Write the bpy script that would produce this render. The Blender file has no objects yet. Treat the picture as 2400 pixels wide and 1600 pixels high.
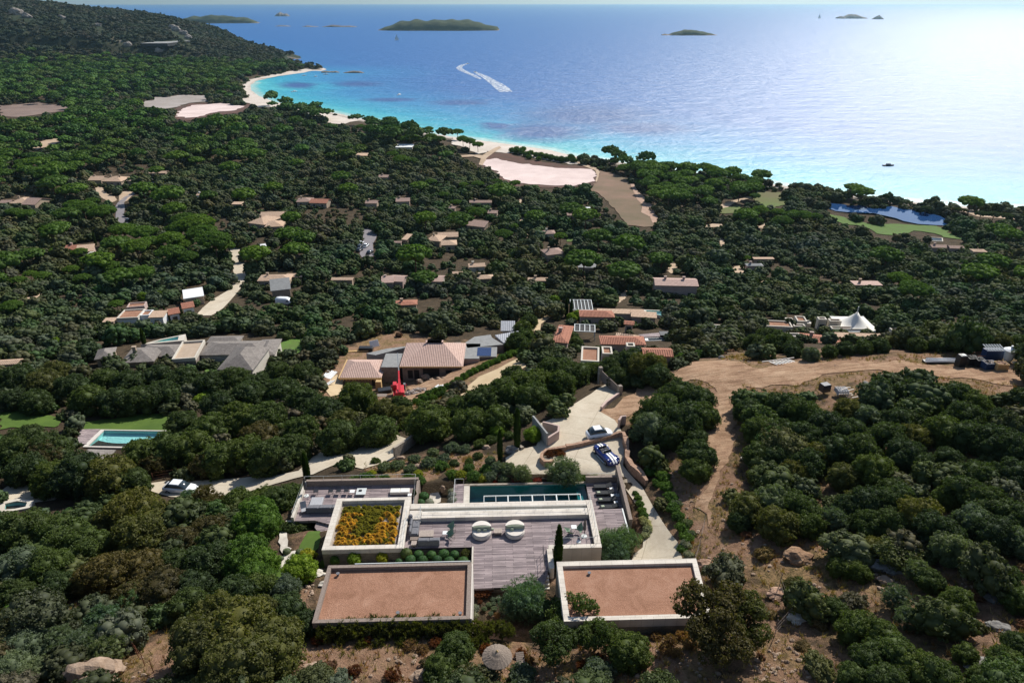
import bpy, math, random
import numpy as np
from mathutils import Vector, Matrix, noise as mnoise
from mathutils.geometry import delaunay_2d_cdt
R = math.radians
rng = np.random.default_rng(7)
rnd = random.Random(11)
SC = bpy.context.scene
COL = SC.collection
# ------------------------------------------------------------------ camera, world, sun
PITCH = math.atan(796 / 1600)
CP, SP = math.cos(PITCH), math.sin(PITCH)
CAMZ = 100.0
cam = bpy.data.cameras.new('camera'); camo = bpy.data.objects.new('camera', cam); COL.objects.link(camo)
cam.lens = 24; cam.sensor_width = 36; cam.clip_start = 0.5; cam.clip_end = 90000
camo.location = (0, 0, CAMZ); camo.rotation_euler = (math.pi / 2 - PITCH, 0, 0)
SC.camera = camo
SUN_AZ, SUN_EL = 34, 42
w = bpy.data.worlds.new('World'); SC.world = w; w.use_nodes = True
wn = w.node_tree; bg = wn.nodes['Background']; bg.inputs[1].default_value = 0.085
sky = wn.nodes.new('ShaderNodeTexSky'); sky.sky_type = 'NISHITA'; sky.sun_disc = False
sky.sun_elevation = R(SUN_EL); sky.sun_rotation = R(SUN_AZ); sky.altitude = 100; sky.dust_density = 0.6; sky.air_density = 1.0; sky.ozone_density = 1.2
wn.links.new(sky.outputs[0], bg.inputs[0])
sl = bpy.data.lights.new('sun', 'SUN'); sl.energy = 4.4; sl.angle = R(0.53); sl.color = (1, .955, .88)
so = bpy.data.objects.new('sun', sl); COL.objects.link(so)
SD = Vector((math.sin(R(SUN_AZ)) * math.cos(R(SUN_EL)), math.cos(R(SUN_AZ)) * math.cos(R(SUN_EL)), math.sin(R(SUN_EL))))
so.rotation_euler = SD.to_track_quat('Z', 'Y').to_euler(); so.location = (0, 0, 300)
SC.view_settings.view_transform = 'Standard'; SC.view_settings.look = 'None'
SC.view_settings.exposure = 0.4; SC.view_settings.gamma = 1
SC.render.engine = 'CYCLES'
SC.cycles.max_bounces = 5; SC.cycles.diffuse_bounces = 2; SC.cycles.glossy_bounces = 2
SC.cycles.transparent_max_bounces = 6; SC.cycles.transmission_bounces = 3; SC.cycles.volume_bounces = 0
SC.cycles.sample_clamp_indirect = 4; SC.cycles.caustics_reflective = False; SC.cycles.caustics_refractive = False

# ------------------------------------------------------------------ pixel <-> world (photo pixels 2400 x 1600)
def ray(px, py):
    dx = (px - 1200) / 1600; dy = -(py - 800) / 1600
    return dx, CP + dy * SP, -SP + dy * CP
def atz(px, py, z):
    d = ray(px, py); t = (z - CAMZ) / d[2]
    return d[0] * t, d[1] * t, z
def prj(x, y, z):
    z = z - CAMZ; yc = y * CP - z * SP; v = y * SP + z * CP
    return 1200 + 1600 * x / yc, 800 - 1600 * v / yc
def zc(x, y, z): return y * CP - (z - CAMZ) * SP
# ------------------------------------------------------------------ terrain function
CTRL = [  # photo pixel -> ground height
 (1140,1580,57.2),(1140,1500,56.8),(900,1500,56.8),(780,1500,56.6),(1000,1560,57.2),(500,1590,58),(200,1590,57),(0,1590,56),(2000,1590,60),(2400,1590,62),(1600,1580,58),(1650,1460,56.5),(2000,1450,58.5),
 (2390,1400,61),(2300,1250,60.5),(2000,1300,58),(1750,1320,56.5),(1650,1250,54.8),(1850,1180,56),(2200,1100,59),(2400,1100,60),
 (700,1440,55),(660,1390,54.6),(720,1370,54.4),(740,1240,51.8),(690,1290,52),(650,1240,51.4),(560,1500,56),(560,1300,50.5),(600,1400,53),
 (300,1400,52.5),(100,1300,48),(300,1250,47),(0,1450,52.5),(50,1180,42.5),(300,1110,41.5),(430,1150,42),(560,1130,42.5),(650,1110,43.5),(640,1180,48),
 (730,1090,45.5),(880,1060,46),(950,1030,46.3),(1050,985,46),(1150,960,47),(820,1100,48.5),(1000,1100,50.3),(1130,1080,51.2),(1050,1050,49),(1180,1020,50),
 (1400,1060,52),(1250,1080,52),(1500,1100,52),(1530,1300,52.2),(1300,980,51.5),(1420,920,50.5),(1480,900,49.8),(1400,1000,51.8),
 (1620,1100,54),(1560,980,53),(1690,1000,54),(1640,870,52.5),(1700,920,53.5),(1500,930,51),(1600,860,51.5),(1760,850,53),
 (1900,880,55),(2200,850,56),(2390,860,57.5),(2390,820,57),(2100,830,55.5),(1900,845,54),(2000,960,57),(2300,980,58.5),(1720,838,50),
 (1300,880,43),(1100,905,38.5),(1230,842,37),(1000,960,42),(950,905,31.5),(860,930,33),(770,880,31),(1150,830,32),(760,950,38),(600,1000,39.5),
 (700,900,34),(500,930,36.5),(300,1010,38.5),(60,960,40),(430,970,38),(150,1070,40.5),(500,860,31),(320,860,31),(460,850,29.5),(640,800,27.5),(130,835,30),(30,850,31),
 (690,810,27.5),(1330,830,33),(1450,800,31),(1550,800,32),(1750,800,31),(1500,850,43),(1380,860,40),(1950,790,28),(2200,790,29),(2390,780,30),
 (1200,720,22.5),(600,720,18.5),(330,735,19),(100,740,19.5),(900,730,21),(1450,740,24),(1560,735,23.5),(1900,745,25),(2300,740,26),
 (1600,680,17),(900,650,13),(1250,650,13),(500,660,13.5),(100,640,12),(2000,660,15.5),(2350,660,16),(1750,630,11),
 (300,570,8.5),(620,520,6),(850,560,8),(1150,550,7),(1450,540,6),(1800,550,5),(2050,570,5.5),(2300,590,7),(0,520,7),
 (100,460,5),(500,440,4.5),(900,440,4),(1200,450,3.5),(1500,450,2.5),(1700,480,2.4),(1900,470,1.6),(2000,490,.9),(2200,515,.9),(2000,530,2.2),(2380,530,3),(2200,545,2.4),
 (100,370,4),(500,350,4),(800,350,3.5),(1000,380,3),(1250,405,1.1),(1150,385,1.1),(1370,400,1.1),(1250,372,2),(1050,340,3),(0,290,4),(300,290,3.5),(700,290,3),
 (400,240,1.4),(480,258,1.3),(100,240,2.5),(300,200,4),(600,170,3),(0,200,6),(500,180,4),(700,155,4),(100,170,9),
]
CW = [(0,34.8,56.3),(6,35,56.9),(12,35.4,57.2),(-1500,2300,20),(-900,2300,10),(-600,2000,8),(-1400,1950,60),(-2300,1700,120),(-2200,1100,30),(-1500,700,10),(-900,400,8),(-500,200,16),(-250,110,42),(-130,60,50),(-60,10,58),(0,0,60),(60,10,63),(130,50,62),(200,90,60),(320,200,36),(500,330,8),(0,-60,75),(200,-60,85),(-200,-60,70),(-2600,400,20),(300,140,45)]
HILL = [(0,150,1170),(0,110,1215),(0,60,1320),(0,-2,1620),(90,9,1610),(138,15,1600),(190,27,1560),(240,33,1560),(293,30,1600),(345,37,1600),(293,80,1330),(293,130,1225),(396,48,1590),(396,100,1300),(448,69,1570),(499,90,1540),(450,125,1260),(585,111,1480),(585,140,1280),(640,125,1460),(685,134,1430),(150,100,1230),(150,60,1350),(150,150,1170),(400,152,1170),(-200,-14,1620),(-200,60,1300),(-200,150,1150)]
def _uv(x, y):
    x = np.asarray(x, float); y = np.asarray(y, float)
    ww = np.maximum(y + 45, 4) 
    return 1.15 * np.arctan2(x, ww), np.log(np.hypot(x, ww))
def aty(px, py, Y):
    d = ray(px, py); return d[0] * Y / d[1], Y, CAMZ + d[2] * Y / d[1]
_pts = [atz(a, b, c) for a, b, c in CTRL] + [aty(*h) for h in HILL] + CW
_cx = np.array([p[0] for p in _pts]); _cy = np.array([p[1] for p in _pts]); _cz = np.array([p[2] for p in _pts], float)
_cu, _cv = _uv(_cx, _cy)
_phi = lambda d2: np.sqrt(d2 + 0.0012)
_A = _phi((_cu[:, None] - _cu) ** 2 + (_cv[:, None] - _cv) ** 2)
_n = len(_cu); _M = np.zeros((_n + 3, _n + 3)); _M[:_n, :_n] = _A - np.eye(_n) * 0.004
_M[:_n, _n] = 1; _M[:_n, _n + 1] = _cu; _M[:_n, _n + 2] = _cv; _M[_n:, :_n] = _M[:_n, _n:].T
_W = np.linalg.solve(_M, np.concatenate([_cz, [0, 0, 0]]))
# coast line
SHORE = [(2700,520),(2400,492),(2254,484),(2116,472),(1996,458),(1900,444),(1813,432),(1645,410),(1530,391),(1413,375),(1351,367),(1282,351),(1196,339),(1130,330),(1060,321),(993,310),(940,298),(886,286),(840,277),(800,268),(750,260),(700,250),(640,238),(605,225),(588,212),(586,200),(600,190),(640,181),(680,174),(716,168),(735,166),(752,167),(765,163),(750,157),(725,156),(705,152),(690,146),(680,140),(690,137),(706,136),(700,132),(680,131)]
_sh = [atz(a, b, 0)[:2] for a, b in SHORE]
_sh = [(900, 330), (600, 345)] + _sh + [(-560, 1640), (-640, 1850), (-900, 2200), (-1400, 2500), (-2600, 2600), (-3200, 1200), (-3200, -400), (1200, -400)]
_sp = []
for i in range(len(_sh)):
    a = np.array(_sh[i]); b = np.array(_sh[(i + 1) % len(_sh)]); _sp.append((a, b))
def in_poly(x, y, poly):
    x = np.asarray(x, float); y = np.asarray(y, float); c = np.zeros(x.shape, bool); n = len(poly)
    for i in range(n):
        x0, y0 = poly[i]; x1, y1 = poly[(i + 1) % n]
        if y0 == y1: continue
        m = ((y0 > y) != (y1 > y)); c ^= m & (x < (x1 - x0) * (y - y0) / (y1 - y0) + x0)
    return c
def coast(x, y):
    x = np.asarray(x, float); y = np.asarray(y, float); d = np.full(x.shape, 1e9)
    for a, b in _sp:
        e = b - a; L = e @ e
        t = np.clip(((x - a[0]) * e[0] + (y - a[1]) * e[1]) / L, 0, 1)
        d = np.minimum(d, (x - a[0] - t * e[0]) ** 2 + (y - a[1] - t * e[1]) ** 2)
    d = np.sqrt(d); return np.where(in_poly(x, y, _sh), d, -d)
TH = R(1.9); HC, HS = math.cos(TH), math.sin(TH)
def Hw(x, y): return x * HC - y * HS, 50 + x * HS + y * HC
def Hl(x, y): y = y - 50; return x * HC + y * HS, -x * HS + y * HC
PADS = [(-17.6, 8.2, -2.3, 5.0, 50.2), (-22.6, -9.9, 4.8, 11.9, 50.4), (-10, 12.4, 4.8, 11.6, 50.2), (7.5, 12.4, 1.5, 11.6, 50.4), (-15.2, -3.8, -12.0, -7.2, 54.2), (3.8, 15.0, -13.0, -7.4, 54.2), (-10.2, 8.2, -6.8, -1.5, 54.3), (-3.6, 3.4, -12.9, -6.8, 54.2)]
def ter(x, y):
    x = np.atleast_1d(np.asarray(x, float)); y = np.atleast_1d(np.asarray(y, float))
    u, v = _uv(x, y); z = np.full(x.shape, _W[_n]) + _W[_n + 1] * u + _W[_n + 2] * v
    for i in range(_n): z += _W[i] * _phi((u - _cu[i]) ** 2 + (v - _cv[i]) ** 2)
    far = (y > 280) | (np.abs(x) > 240)
    if far.any():
        d = coast(x[far], y[far])
        zz = np.maximum(z[far], 0.9)
        zz = np.where(d > 0, np.minimum(zz, 0.05 + d * np.where(y[far] > 1250, .5, 0.075)), np.maximum(d * 0.05, -8)); z[far] = zz
    near = (y < 75) & (y > 30) & (np.abs(x) < 30)
    if near.any():
        lx, ly = Hl(x[near], y[near]); zz = z[near]
        for x0, x1, y0, y1, pz in PADS:
            dd = np.maximum(np.maximum(x0 - lx, lx - x1), np.maximum(y0 - ly, ly - y1))
            k = np.clip(1 - np.maximum(dd, 0) / 0.35, 0, 1); zz = np.where(zz > pz, zz + (pz - zz) * k, zz)
        z[near] = zz
    return z
# fast look-up on the same polar grid the ground mesh uses
A0, A1, NA, NR, R0, R1 = math.radians(-56), math.radians(56), 430, 900, 14.0, 3300.0
_aa = np.linspace(A0, A1, NA); _rr = np.geomspace(R0, R1, NR); _AA, _RR = np.meshgrid(_aa, _rr); TX = _RR * np.sin(_AA); TY = _RR * np.cos(_AA) - 45
TZ = ter(TX.ravel(), TY.ravel()).reshape(TX.shape)
def TER(x, y):
    x = np.atleast_1d(np.asarray(x, float)); y = np.atleast_1d(np.asarray(y, float)) + 45
    fa = np.clip((np.arctan2(x, y) - A0) / (A1 - A0) * (NA - 1), 0, NA - 1.001); fr = np.clip(np.log(np.hypot(x, y) / R0) / math.log(R1 / R0) * (NR - 1), 0, NR - 1.001)
    i = fa.astype(int); j = fr.astype(int); a = fa - i; b = fr - j
    return (TZ[j, i] * (1 - a) + TZ[j, i + 1] * a) * (1 - b) + (TZ[j + 1, i] * (1 - a) + TZ[j + 1, i + 1] * a) * b
TSG = np.geomspace(25, 2600, 300)
def tz(x, y): return float(TER(x, y)[0])
def at(px, py, lift=0.0):
    """world point standing on the ground whose point `lift` above it is seen at photo pixel px,py"""
    d = ray(px, py)
    if d[2] > -0.004: d = (d[0], d[1], -0.004)
    ts = TSG; f = CAMZ + d[2] * ts - lift - TER(d[0] * ts, d[1] * ts)
    k = np.argmax(f < 0) if (f < 0).any() else len(ts) - 1
    a, b = ts[max(k - 1, 0)], ts[k]
    ts = np.linspace(a, b, 40); f = CAMZ + d[2] * ts - lift - TER(d[0] * ts, d[1] * ts); k = np.argmax(f < 0) if (f < 0).any() else 39
    a, b = ts[max(k - 1, 0)], ts[k]; fa = f[max(k - 1, 0)]; b = a + (b - a) * min(1, max(0, fa / max(fa - f[k], 1e-9)))
    return d[0] * b, d[1] * b, tz(d[0] * b, d[1] * b)
# ------------------------------------------------------------------ materials
def hexf(c): return (c[0], c[1], c[2], 1)
class NT:
    def __init__(s, name, rough=.8, spec=.3):
        s.m = bpy.data.materials.new(name); s.m.use_nodes = True; s.t = s.m.node_tree; s.n = s.t.nodes
        s.b = s.n['Principled BSDF']; s.b.inputs['Roughness'].default_value = rough; s.b.inputs['Specular IOR Level'].default_value = spec
        s.out = s.n['Material Output']
    def new(s, t, **k):
        n = s.n.new(t)
        for a, v in k.items(): setattr(n, a, v)
        return n
    def l(s, a, b): s.t.links.new(a, b)
    def noise(s, scale, detail=4, rough=.6, vec=None, dist=0):
        n = s.new('ShaderNodeTexNoise'); n.inputs['Scale'].default_value = scale; n.inputs['Detail'].default_value = detail; n.inputs['Roughness'].default_value = rough; n.inputs['Distortion'].default_value = dist
        if vec: s.l(vec, n.inputs['Vector'])
        return n.outputs['Fac']
    def pos(s): return s.new('ShaderNodeNewGeometry').outputs['Position']
    def obj(s): return s.new('ShaderNodeTexCoord').outputs['Object']
    def mapping(s, vec, scale=(1, 1, 1), rot=(0, 0, 0)):
        m = s.new('ShaderNodeMapping'); m.inputs['Scale'].default_value = scale; m.inputs['Rotation'].default_value = rot; s.l(vec, m.inputs[0]); return m.outputs[0]
    def ramp(s, fac, stops, interp='LINEAR'):
        r = s.new('ShaderNodeValToRGB'); r.color_ramp.interpolation = interp; e = r.color_ramp.elements
        while len(e) < len(stops): e.new(0.5)
        for i, (p, c) in enumerate(stops): e[i].position = p; e[i].color = hexf(c)
        s.l(fac, r.inputs[0]); return r.outputs[0]
    def mix(s, fac, a, b, mode='MIX'):
        m = s.new('ShaderNodeMix', data_type='RGBA', blend_type=mode)
        for sock, v in ((m.inputs[0], fac), (m.inputs[6], a), (m.inputs[7], b)):
            if hasattr(v, 'default_value'): s.l(v, sock)
            elif isinstance(v, tuple): sock.default_value = hexf(v)
            else: sock.default_value = v
        return m.outputs[2]
    def math(s, op, a, b=0.0):
        m = s.new('ShaderNodeMath', operation=op)
        for i, v in ((0, a), (1, b)):
            if hasattr(v, 'default_value'): s.l(v, m.inputs[i])
            else: m.inputs[i].default_value = v
        return m.outputs[0]
    def bump(s, h, strength=.5, dist=.05):
        b = s.new('ShaderNodeBump'); b.inputs['Strength'].default_value = strength; b.inputs['Distance'].default_value = dist
        s.l(h, b.inputs['Height']); s.l(b.outputs[0], s.b.inputs['Normal']); return b
    def col(s, c):
        if hasattr(c, 'default_value'): s.l(c, s.b.inputs['Base Color'])
        else: s.b.inputs['Base Color'].default_value = hexf(c)
def lin(r, g, b): return tuple(((v / 255) / 12.92 if v / 255 <= .04045 else ((v / 255 + .055) / 1.055) ** 2.4) for v in (r, g, b))
def mat(name, c1, c2=None, scale=2.0, rough=.85, bump=0.0, bscale=None, spec=.25, detail=5, metal=0, world=False):
    n = NT(name, rough, spec); n.b.inputs['Metallic'].default_value = metal
    vec = n.pos() if world else n.obj()
    if c2 is None: c2 = tuple(v * .8 for v in c1)
    f = n.noise(scale, detail, .65, vec)
    n.col(n.ramp(f, [(.32, c2), (.68, c1)]))
    if bump: n.bump(n.noise(bscale or scale * 4, 4, .7, vec), .8, bump)
    return n.m
def leafmat(name, base, var=.35, attr=False, trans=.32, hue=0):
    """foliage: colour differs from clump to clump, light comes partly through the leaves"""
    n = NT(name); n.n.remove(n.b)
    oi = n.new('ShaderNodeObjectInfo').outputs['Random']; pos = n.pos()
    dark = tuple(v * (1 - var) for v in base); light = (base[0] * (1 + var * 1.35), base[1] * (1 + var), base[2] * (1 + var * .5))
    f = n.noise(1.7, 3, .7, pos); c = n.ramp(f, [(.3, dark), (.72, light)])
    if attr:
        a = n.new('ShaderNodeAttribute', attribute_name='tint').outputs['Color']; c = n.mix(1.0, c, a, 'MULTIPLY')
    else:
        br = n.ramp(oi, [(0, (.8, .8, .92)), (.5, (1, 1, .95)), (1, (1.22, 1.12, .85))]); c = n.mix(1.0, c, br, 'MULTIPLY')
    d = n.new('ShaderNodeBsdfDiffuse'); t = n.new('ShaderNodeBsdfTranslucent'); g = n.new('ShaderNodeBsdfGlossy'); g.inputs['Roughness'].default_value = .6; g.inputs['Color'].default_value = (.8, .85, .9, 1)
    n.l(c, d.inputs[0]); tc = n.mix(1.0, c, (1.35, 1.6, .55), 'MULTIPLY'); n.l(tc, t.inputs[0])
    m = n.new('ShaderNodeMixShader'); m.inputs[0].default_value = trans; n.l(d.outputs[0], m.inputs[1]); n.l(t.outputs[0], m.inputs[2])
    m2 = n.new('ShaderNodeMixShader'); m2.inputs[0].default_value = .012; n.l(m.outputs[0], m2.inputs[1]); n.l(g.outputs[0], m2.inputs[2])
    n.l(m2.outputs[0], n.out.inputs[0]); return n.m
M = {}
M['leaf_far'] = leafmat('woodland_leaves', (1, 1, 1), .3, True, .22)
M['oak'] = leafmat('oak_leaves', (0.0624, 0.0936, 0.0240)); M['oak_dark'] = leafmat('dark_oak_leaves', (0.0456, 0.0720, 0.0240), .35)
M['oak_olive'] = leafmat('olive_green_leaves', (0.0900, 0.0984, 0.0264)); M['oak_brown'] = leafmat('bronze_leaves', (.074, .066, .024), .4)
M['pine'] = leafmat('pine_needles', (.086, .160, .024), .3); M['bright'] = leafmat('bright_green_leaves', (.13, .21, .022), .3)
M['grey'] = leafmat('grey_green_leaves', (0.1020, 0.1380, 0.0816), .3); M['silver'] = leafmat('silver_leaves', (.19, .21, .17), .3)
M['olive'] = leafmat('olive_tree_leaves', (0.0900, 0.1500, 0.0840), .3); M['cypress'] = leafmat('cypress_leaves', (.03, .06, .012), .3)
M['yellow'] = leafmat('yellow_green_leaves', (.22, .24, .02), .3); M['rust'] = leafmat('rust_leaves', (.15, .055, .025), .4)
M['dry'] = leafmat('dry_scrub', (.23, .14, .07), .4); M['hedge'] = leafmat('hedge_leaves', (0.0720, 0.1380, 0.0240), .3); M['topiary'] = leafmat('clipped_leaves', (.04, .10, .03), .3)
M['straw'] = leafmat('straw_grass', (.50, .34, .14), .45, False, .3); M['meadow'] = leafmat('roof_grass', (.27, .24, .08), .4)
M['redleaf'] = leafmat('red_leaves', (.20, .035, .02), .3); M['purple'] = leafmat('purple_flowers', (.25, .02, .16), .3); M['white_flower'] = leafmat('pale_flower_leaves', (.30, .33, .22), .5)
M['bark'] = mat('bark', (.11, .08, .06), (.05, .035, .025), 6, .95, .05)
M['bark_red'] = mat('pine_bark', (.17, .09, .06), (.08, .05, .035), 4, .95, .08)
M['stone'] = mat('pale_limestone', (.62, .57, .49), (.46, .41, .34), 1.6, .8, .01, 12)
M['stonew'] = mat('dry_stone_wall', (.38, .33, .27), (.22, .18, .14), 3.0, .95, .04, 8)
M['wallred'] = mat('red_granite_wall', (.46, .31, .22), (.25, .14, .09), 3.2, .95, .08, 5)
M['rock'] = mat('granite', (.42, .31, .23), (.22, .15, .10), 1.3, .95, .1, 5); M['rockgrey'] = mat('lichen_granite', (.27, .26, .24), (.13, .12, .11), 1.5, .95, .1, 5)
M['concrete'] = mat('pale_concrete', (.52, .45, .35), (.44, .375, .28), .35, .9, .004, 20, world=True)
def concmat():
    n = NT('pale_concrete', .9, .15); P = n.pos(); c = n.ramp(n.noise(.25, 7, .7, P, .4), [(.3, (.44, .37, .28)), (.55, (.53, .46, .36)), (.75, (.58, .52, .42))]); b = n.new('ShaderNodeTexBrick'); b.offset = 0; n.l(n.mapping(P, (1, 1, 1), (0, 0, .35)), b.inputs['Vector'])
    for i, q in (('Color1', (1, 1, 1)), ('Color2', (.95, .95, .94)), ('Mortar', (.62, .6, .57))): b.inputs[i].default_value = hexf(q)
    b.inputs['Scale'].default_value = 1; b.inputs['Brick Width'].default_value = 5.2; b.inputs['Row Height'].default_value = 4.6; b.inputs['Mortar Size'].default_value = .03; c = n.mix(1.0, c, b.outputs[0], 'MULTIPLY')
    n.col(n.mix(1.0, c, n.ramp(n.noise(3, 5, .75, P), [(.3, (.88, .87, .85)), (.65, (1.05, 1.05, 1.04))]), 'MULTIPLY')); return n.m
M['concrete'] = concmat()
M['greyconc'] = mat('grey_concrete', (.30, .30, .29), (.22, .22, .215), 1.2, .9)
M['asphalt'] = mat('asphalt', (.23, .21, .22), (.18, .165, .17), .6, .9, .005, 30, world=True)
def dirtmat():
    n = NT('dirt_road', .98, .1); P = n.pos(); a = n.ramp(n.noise(.35, 8, .7, P, .6), [(.3, (.22, .13, .085)), (.5, (.35, .23, .15)), (.72, (.45, .32, .22))]); rut = n.noise(.9, 5, .75, n.mapping(P, (.25, 1.6, 1), (0, 0, .15))); c = n.mix(1.0, a, n.ramp(rut, [(.38, (.68, .64, .6)), (.55, (1.06, 1.04, 1.02))]), 'MULTIPLY')
    n.col(n.mix(1.0, c, n.ramp(n.noise(5, 4, .8, P), [(.3, (.75, .74, .72)), (.7, (1.15, 1.14, 1.12))]), 'MULTIPLY')); n.bump(n.math('ADD', rut, n.noise(3, 5, .7, P)), .9, .14); return n.m
M['dirt'] = dirtmat()
M['dirtpink'] = mat('pale_dirt', (.46, .32, .24), (.33, .21, .15), .5, .98, .05, 2, world=True)
M['sandpath'] = mat('sand_track', (.50, .38, .27), (.38, .27, .18), .2, .95, world=True)
M['drive'] = mat('ochre_concrete_drive', (.52, .40, .25), (.43, .32, .19), .3, .92, world=True)
M['sand'] = mat('white_beach_sand', (.62, .55, .48), (.52, .44, .37), .08, .95, world=True)
M['salt'] = mat('salt_crust', (.74, .60, .55), (.58, .45, .41), .05, .95, world=True)
M['saltgrey'] = mat('dry_lagoon_mud', (.40, .35, .32), (.27, .23, .20), .03, .95, world=True)
M['redmarsh'] = mat('red_samphire', (.13, .06, .045), (.07, .045, .03), .1, .95, world=True)
M['brownfield'] = mat('brown_pine_clearing', (.25, .18, .145), (.17, .12, .10), .04, .98, world=True)
M['field'] = mat('ploughed_field', (.25, .155, .11), (.13, .105, .06), .03, .98, world=True)
M['lawn'] = mat('lawn_grass', (.085, .14, .022), (.055, .10, .016), .35, .95, .03, 12, world=True)
M['lawnbr'] = mat('bright_lawn_grass', (.085, .165, .025), (.085, .12, .03), .35, .95, .03, 12, world=True)
M['pasture'] = mat('pasture', (.10, .15, .03), (.13, .11, .05), .03, .95, world=True)
M['white'] = mat('white_paint', (.80, .80, .78), (.74, .74, .72), 3, .5, spec=.4)
M['offwhite'] = mat('cream_fabric', (.66, .60, .54), (.58, .53, .47), 4, .9)
M['canvas'] = mat('white_canvas', (.80, .77, .70), (.72, .69, .62), .5, .85)
M['steel'] = mat('painted_pale_steel', (.60, .62, .60), (.52, .54, .52), 6, .45, spec=.5)
M['black'] = mat('black_metal', (.018, .018, .02), (.01, .01, .012), 5, .45, spec=.5)
M['dfabric'] = mat('charcoal_fabric', (.05, .052, .055), (.03, .031, .033), 8, .9)
M['gfabric'] = mat('grey_fabric', (.20, .20, .215), (.13, .13, .14), 8, .9)
M['greenf'] = mat('sage_canvas', (.22, .31, .22), (.15, .22, .15), 6, .85); M['pillow'] = mat('pale_green_fabric', (.40, .44, .33), (.34, .38, .28), 6, .9)
M['render'] = mat('ochre_render', (.46, .36, .27), (.38, .29, .21), .8, .95, .01, 12)
M['renderpink'] = mat('pink_render', (.50, .38, .33), (.42, .31, .27), .8, .95); M['renderpale'] = mat('pale_render', (.60, .55, .47), (.52, .47, .39), .8, .9)
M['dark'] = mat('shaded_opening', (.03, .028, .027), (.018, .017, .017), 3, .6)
M['blocks'] = mat('raw_block_wall', (.30, .25, .21), (.19, .15, .125), 1.8, .95, .02, 6)
M['timber'] = mat('fresh_timber', (.62, .42, .20), (.48, .31, .14), 5, .8); M['rusty'] = mat('rusty_iron', (.20, .08, .04), (.10, .04, .025), 5, .8)
M['thatch'] = mat('grey_thatch', (.30, .24, .19), (.14, .11, .09), 14, .98, .05, 25); M['oldwood'] = mat('weathered_wood', (.30, .24, .20), (.18, .14, .115), 7, .85)
M['red'] = mat('red_machine_paint', (.62, .035, .045), (.50, .03, .035), 3, .35, spec=.5); M['blue'] = mat('blue_plastic', (.02, .045, .12), (.015, .035, .09), 4, .5)
M['tyre'] = mat('tyre_rubber', (.025, .025, .025), (.018, .018, .018), 8, .85); M['glass'] = mat('window_glass', (.03, .045, .055), (.02, .03, .04), 2, .08, spec=.8)
M['carblue'] = mat('blue_car_paint', (.008, .022, .16), (.007, .02, .14), 2, .15, spec=.8); M['carwhite'] = mat('white_car_paint', (.78, .79, .80), (.74, .75, .76), 2, .25, spec=.6)
M['cardark'] = mat('dark_car_paint', (.03, .032, .04), (.025, .027, .033), 2, .25, spec=.6); M['leather'] = mat('dark_leather', (.03, .03, .045), (.02, .02, .03), 6, .6); M['chrome'] = mat('chrome', (.7, .7, .7), (.6, .6, .6), 3, .15, metal=1)
M['foam'] = mat('foam', (.8, .84, .86), (.7, .76, .8), .2, .9, world=True); M['solar'] = mat('solar_glass', (.02, .04, .12), (.015, .03, .09), 3, .15, spec=.7)
M['wetwall'] = mat('pool_mosaic', (.13, .42, .38), (.10, .34, .31), 3, .4); M['poolblue'] = mat('turquoise_pool_liner', (.55, .95, .90), (.50, .90, .86), 2, .5)
M['tarp'] = mat('silver_sheet', (.46, .47, .50), (.38, .39, .42), 3, .5); M['rubble'] = mat('rubble', (.42, .36, .31), (.20, .16, .14), 2.5, .95)
M['hillrock'] = mat('pale_hill_rock', (.36, .31, .27), (.2, .18, .16), .1, .95, world=True)
def brickmat(name, c1, c2, mortar, bw, bh, scale=1.0, off=.5, rough=.8, rotx=0, bumpd=.01):
    n = NT(name, rough, .2); b = n.new('ShaderNodeTexBrick'); b.offset = off
    v = n.mapping(n.obj(), (1, 1, 1), (rotx, 0, 0)); n.l(v, b.inputs['Vector'])
    for i, c in (('Color1', c1), ('Color2', c2), ('Mortar', mortar)): b.inputs[i].default_value = hexf(c)
    b.inputs['Scale'].default_value = scale; b.inputs['Brick Width'].default_value = bw; b.inputs['Row Height'].default_value = bh; b.inputs['Mortar Size'].default_value = .012; b.inputs['Bias'].default_value = 0
    c = n.mix(.35, b.outputs[0], n.ramp(n.noise(.8, 5, .6, n.obj()), [(.3, tuple(x * .6 for x in c1)), (.7, tuple(min(1, x * 1.25) for x in c1))])); n.col(c)
    n.bump(n.math('SUBTRACT', 1, b.outputs['Fac']), .6, bumpd); return n.m
def deckmat():
    n = NT('weathered_decking', .8, .2); b = n.new('ShaderNodeTexBrick'); b.offset = .37; b.offset_frequency = 3; n.l(n.obj(), b.inputs['Vector'])
    for i, c in (('Color1', (.36, .30, .295)), ('Color2', (.165, .135, .14)), ('Mortar', (.05, .042, .042))): b.inputs[i].default_value = hexf(c)
    b.inputs['Scale'].default_value = 1; b.inputs['Brick Width'].default_value = 1.9; b.inputs['Row Height'].default_value = .15; b.inputs['Mortar Size'].default_value = .012; b.inputs['Bias'].default_value = -.1
    st = n.noise(1.0, 4, .6, n.mapping(n.obj(), (.7, 9, 1))); c = n.mix(1.0, b.outputs[0], n.ramp(st, [(.3, (.7, .68, .7)), (.7, (1.3, 1.28, 1.26))]), 'MULTIPLY'); n.col(n.mix(1.0, c, n.ramp(n.noise(.5, 4, .6, n.obj()), [(.3, (.82, .82, .82)), (.7, (1.12, 1.1, 1.1))]), 'MULTIPLY')); n.bump(n.math('SUBTRACT', 1, b.outputs['Fac']), .5, .01); return n.m
M['deck'] = deckmat()
M['coping'] = brickmat('sawn_stone_coping', (.66, .60, .52), (.54, .48, .40), (.30, .26, .22), .9, .45)
M['drystone'] = brickmat('coursed_stone', (.34, .29, .22), (.20, .17, .125), (.06, .05, .04), .35, .14, rotx=R(90), bumpd=.03)
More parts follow.
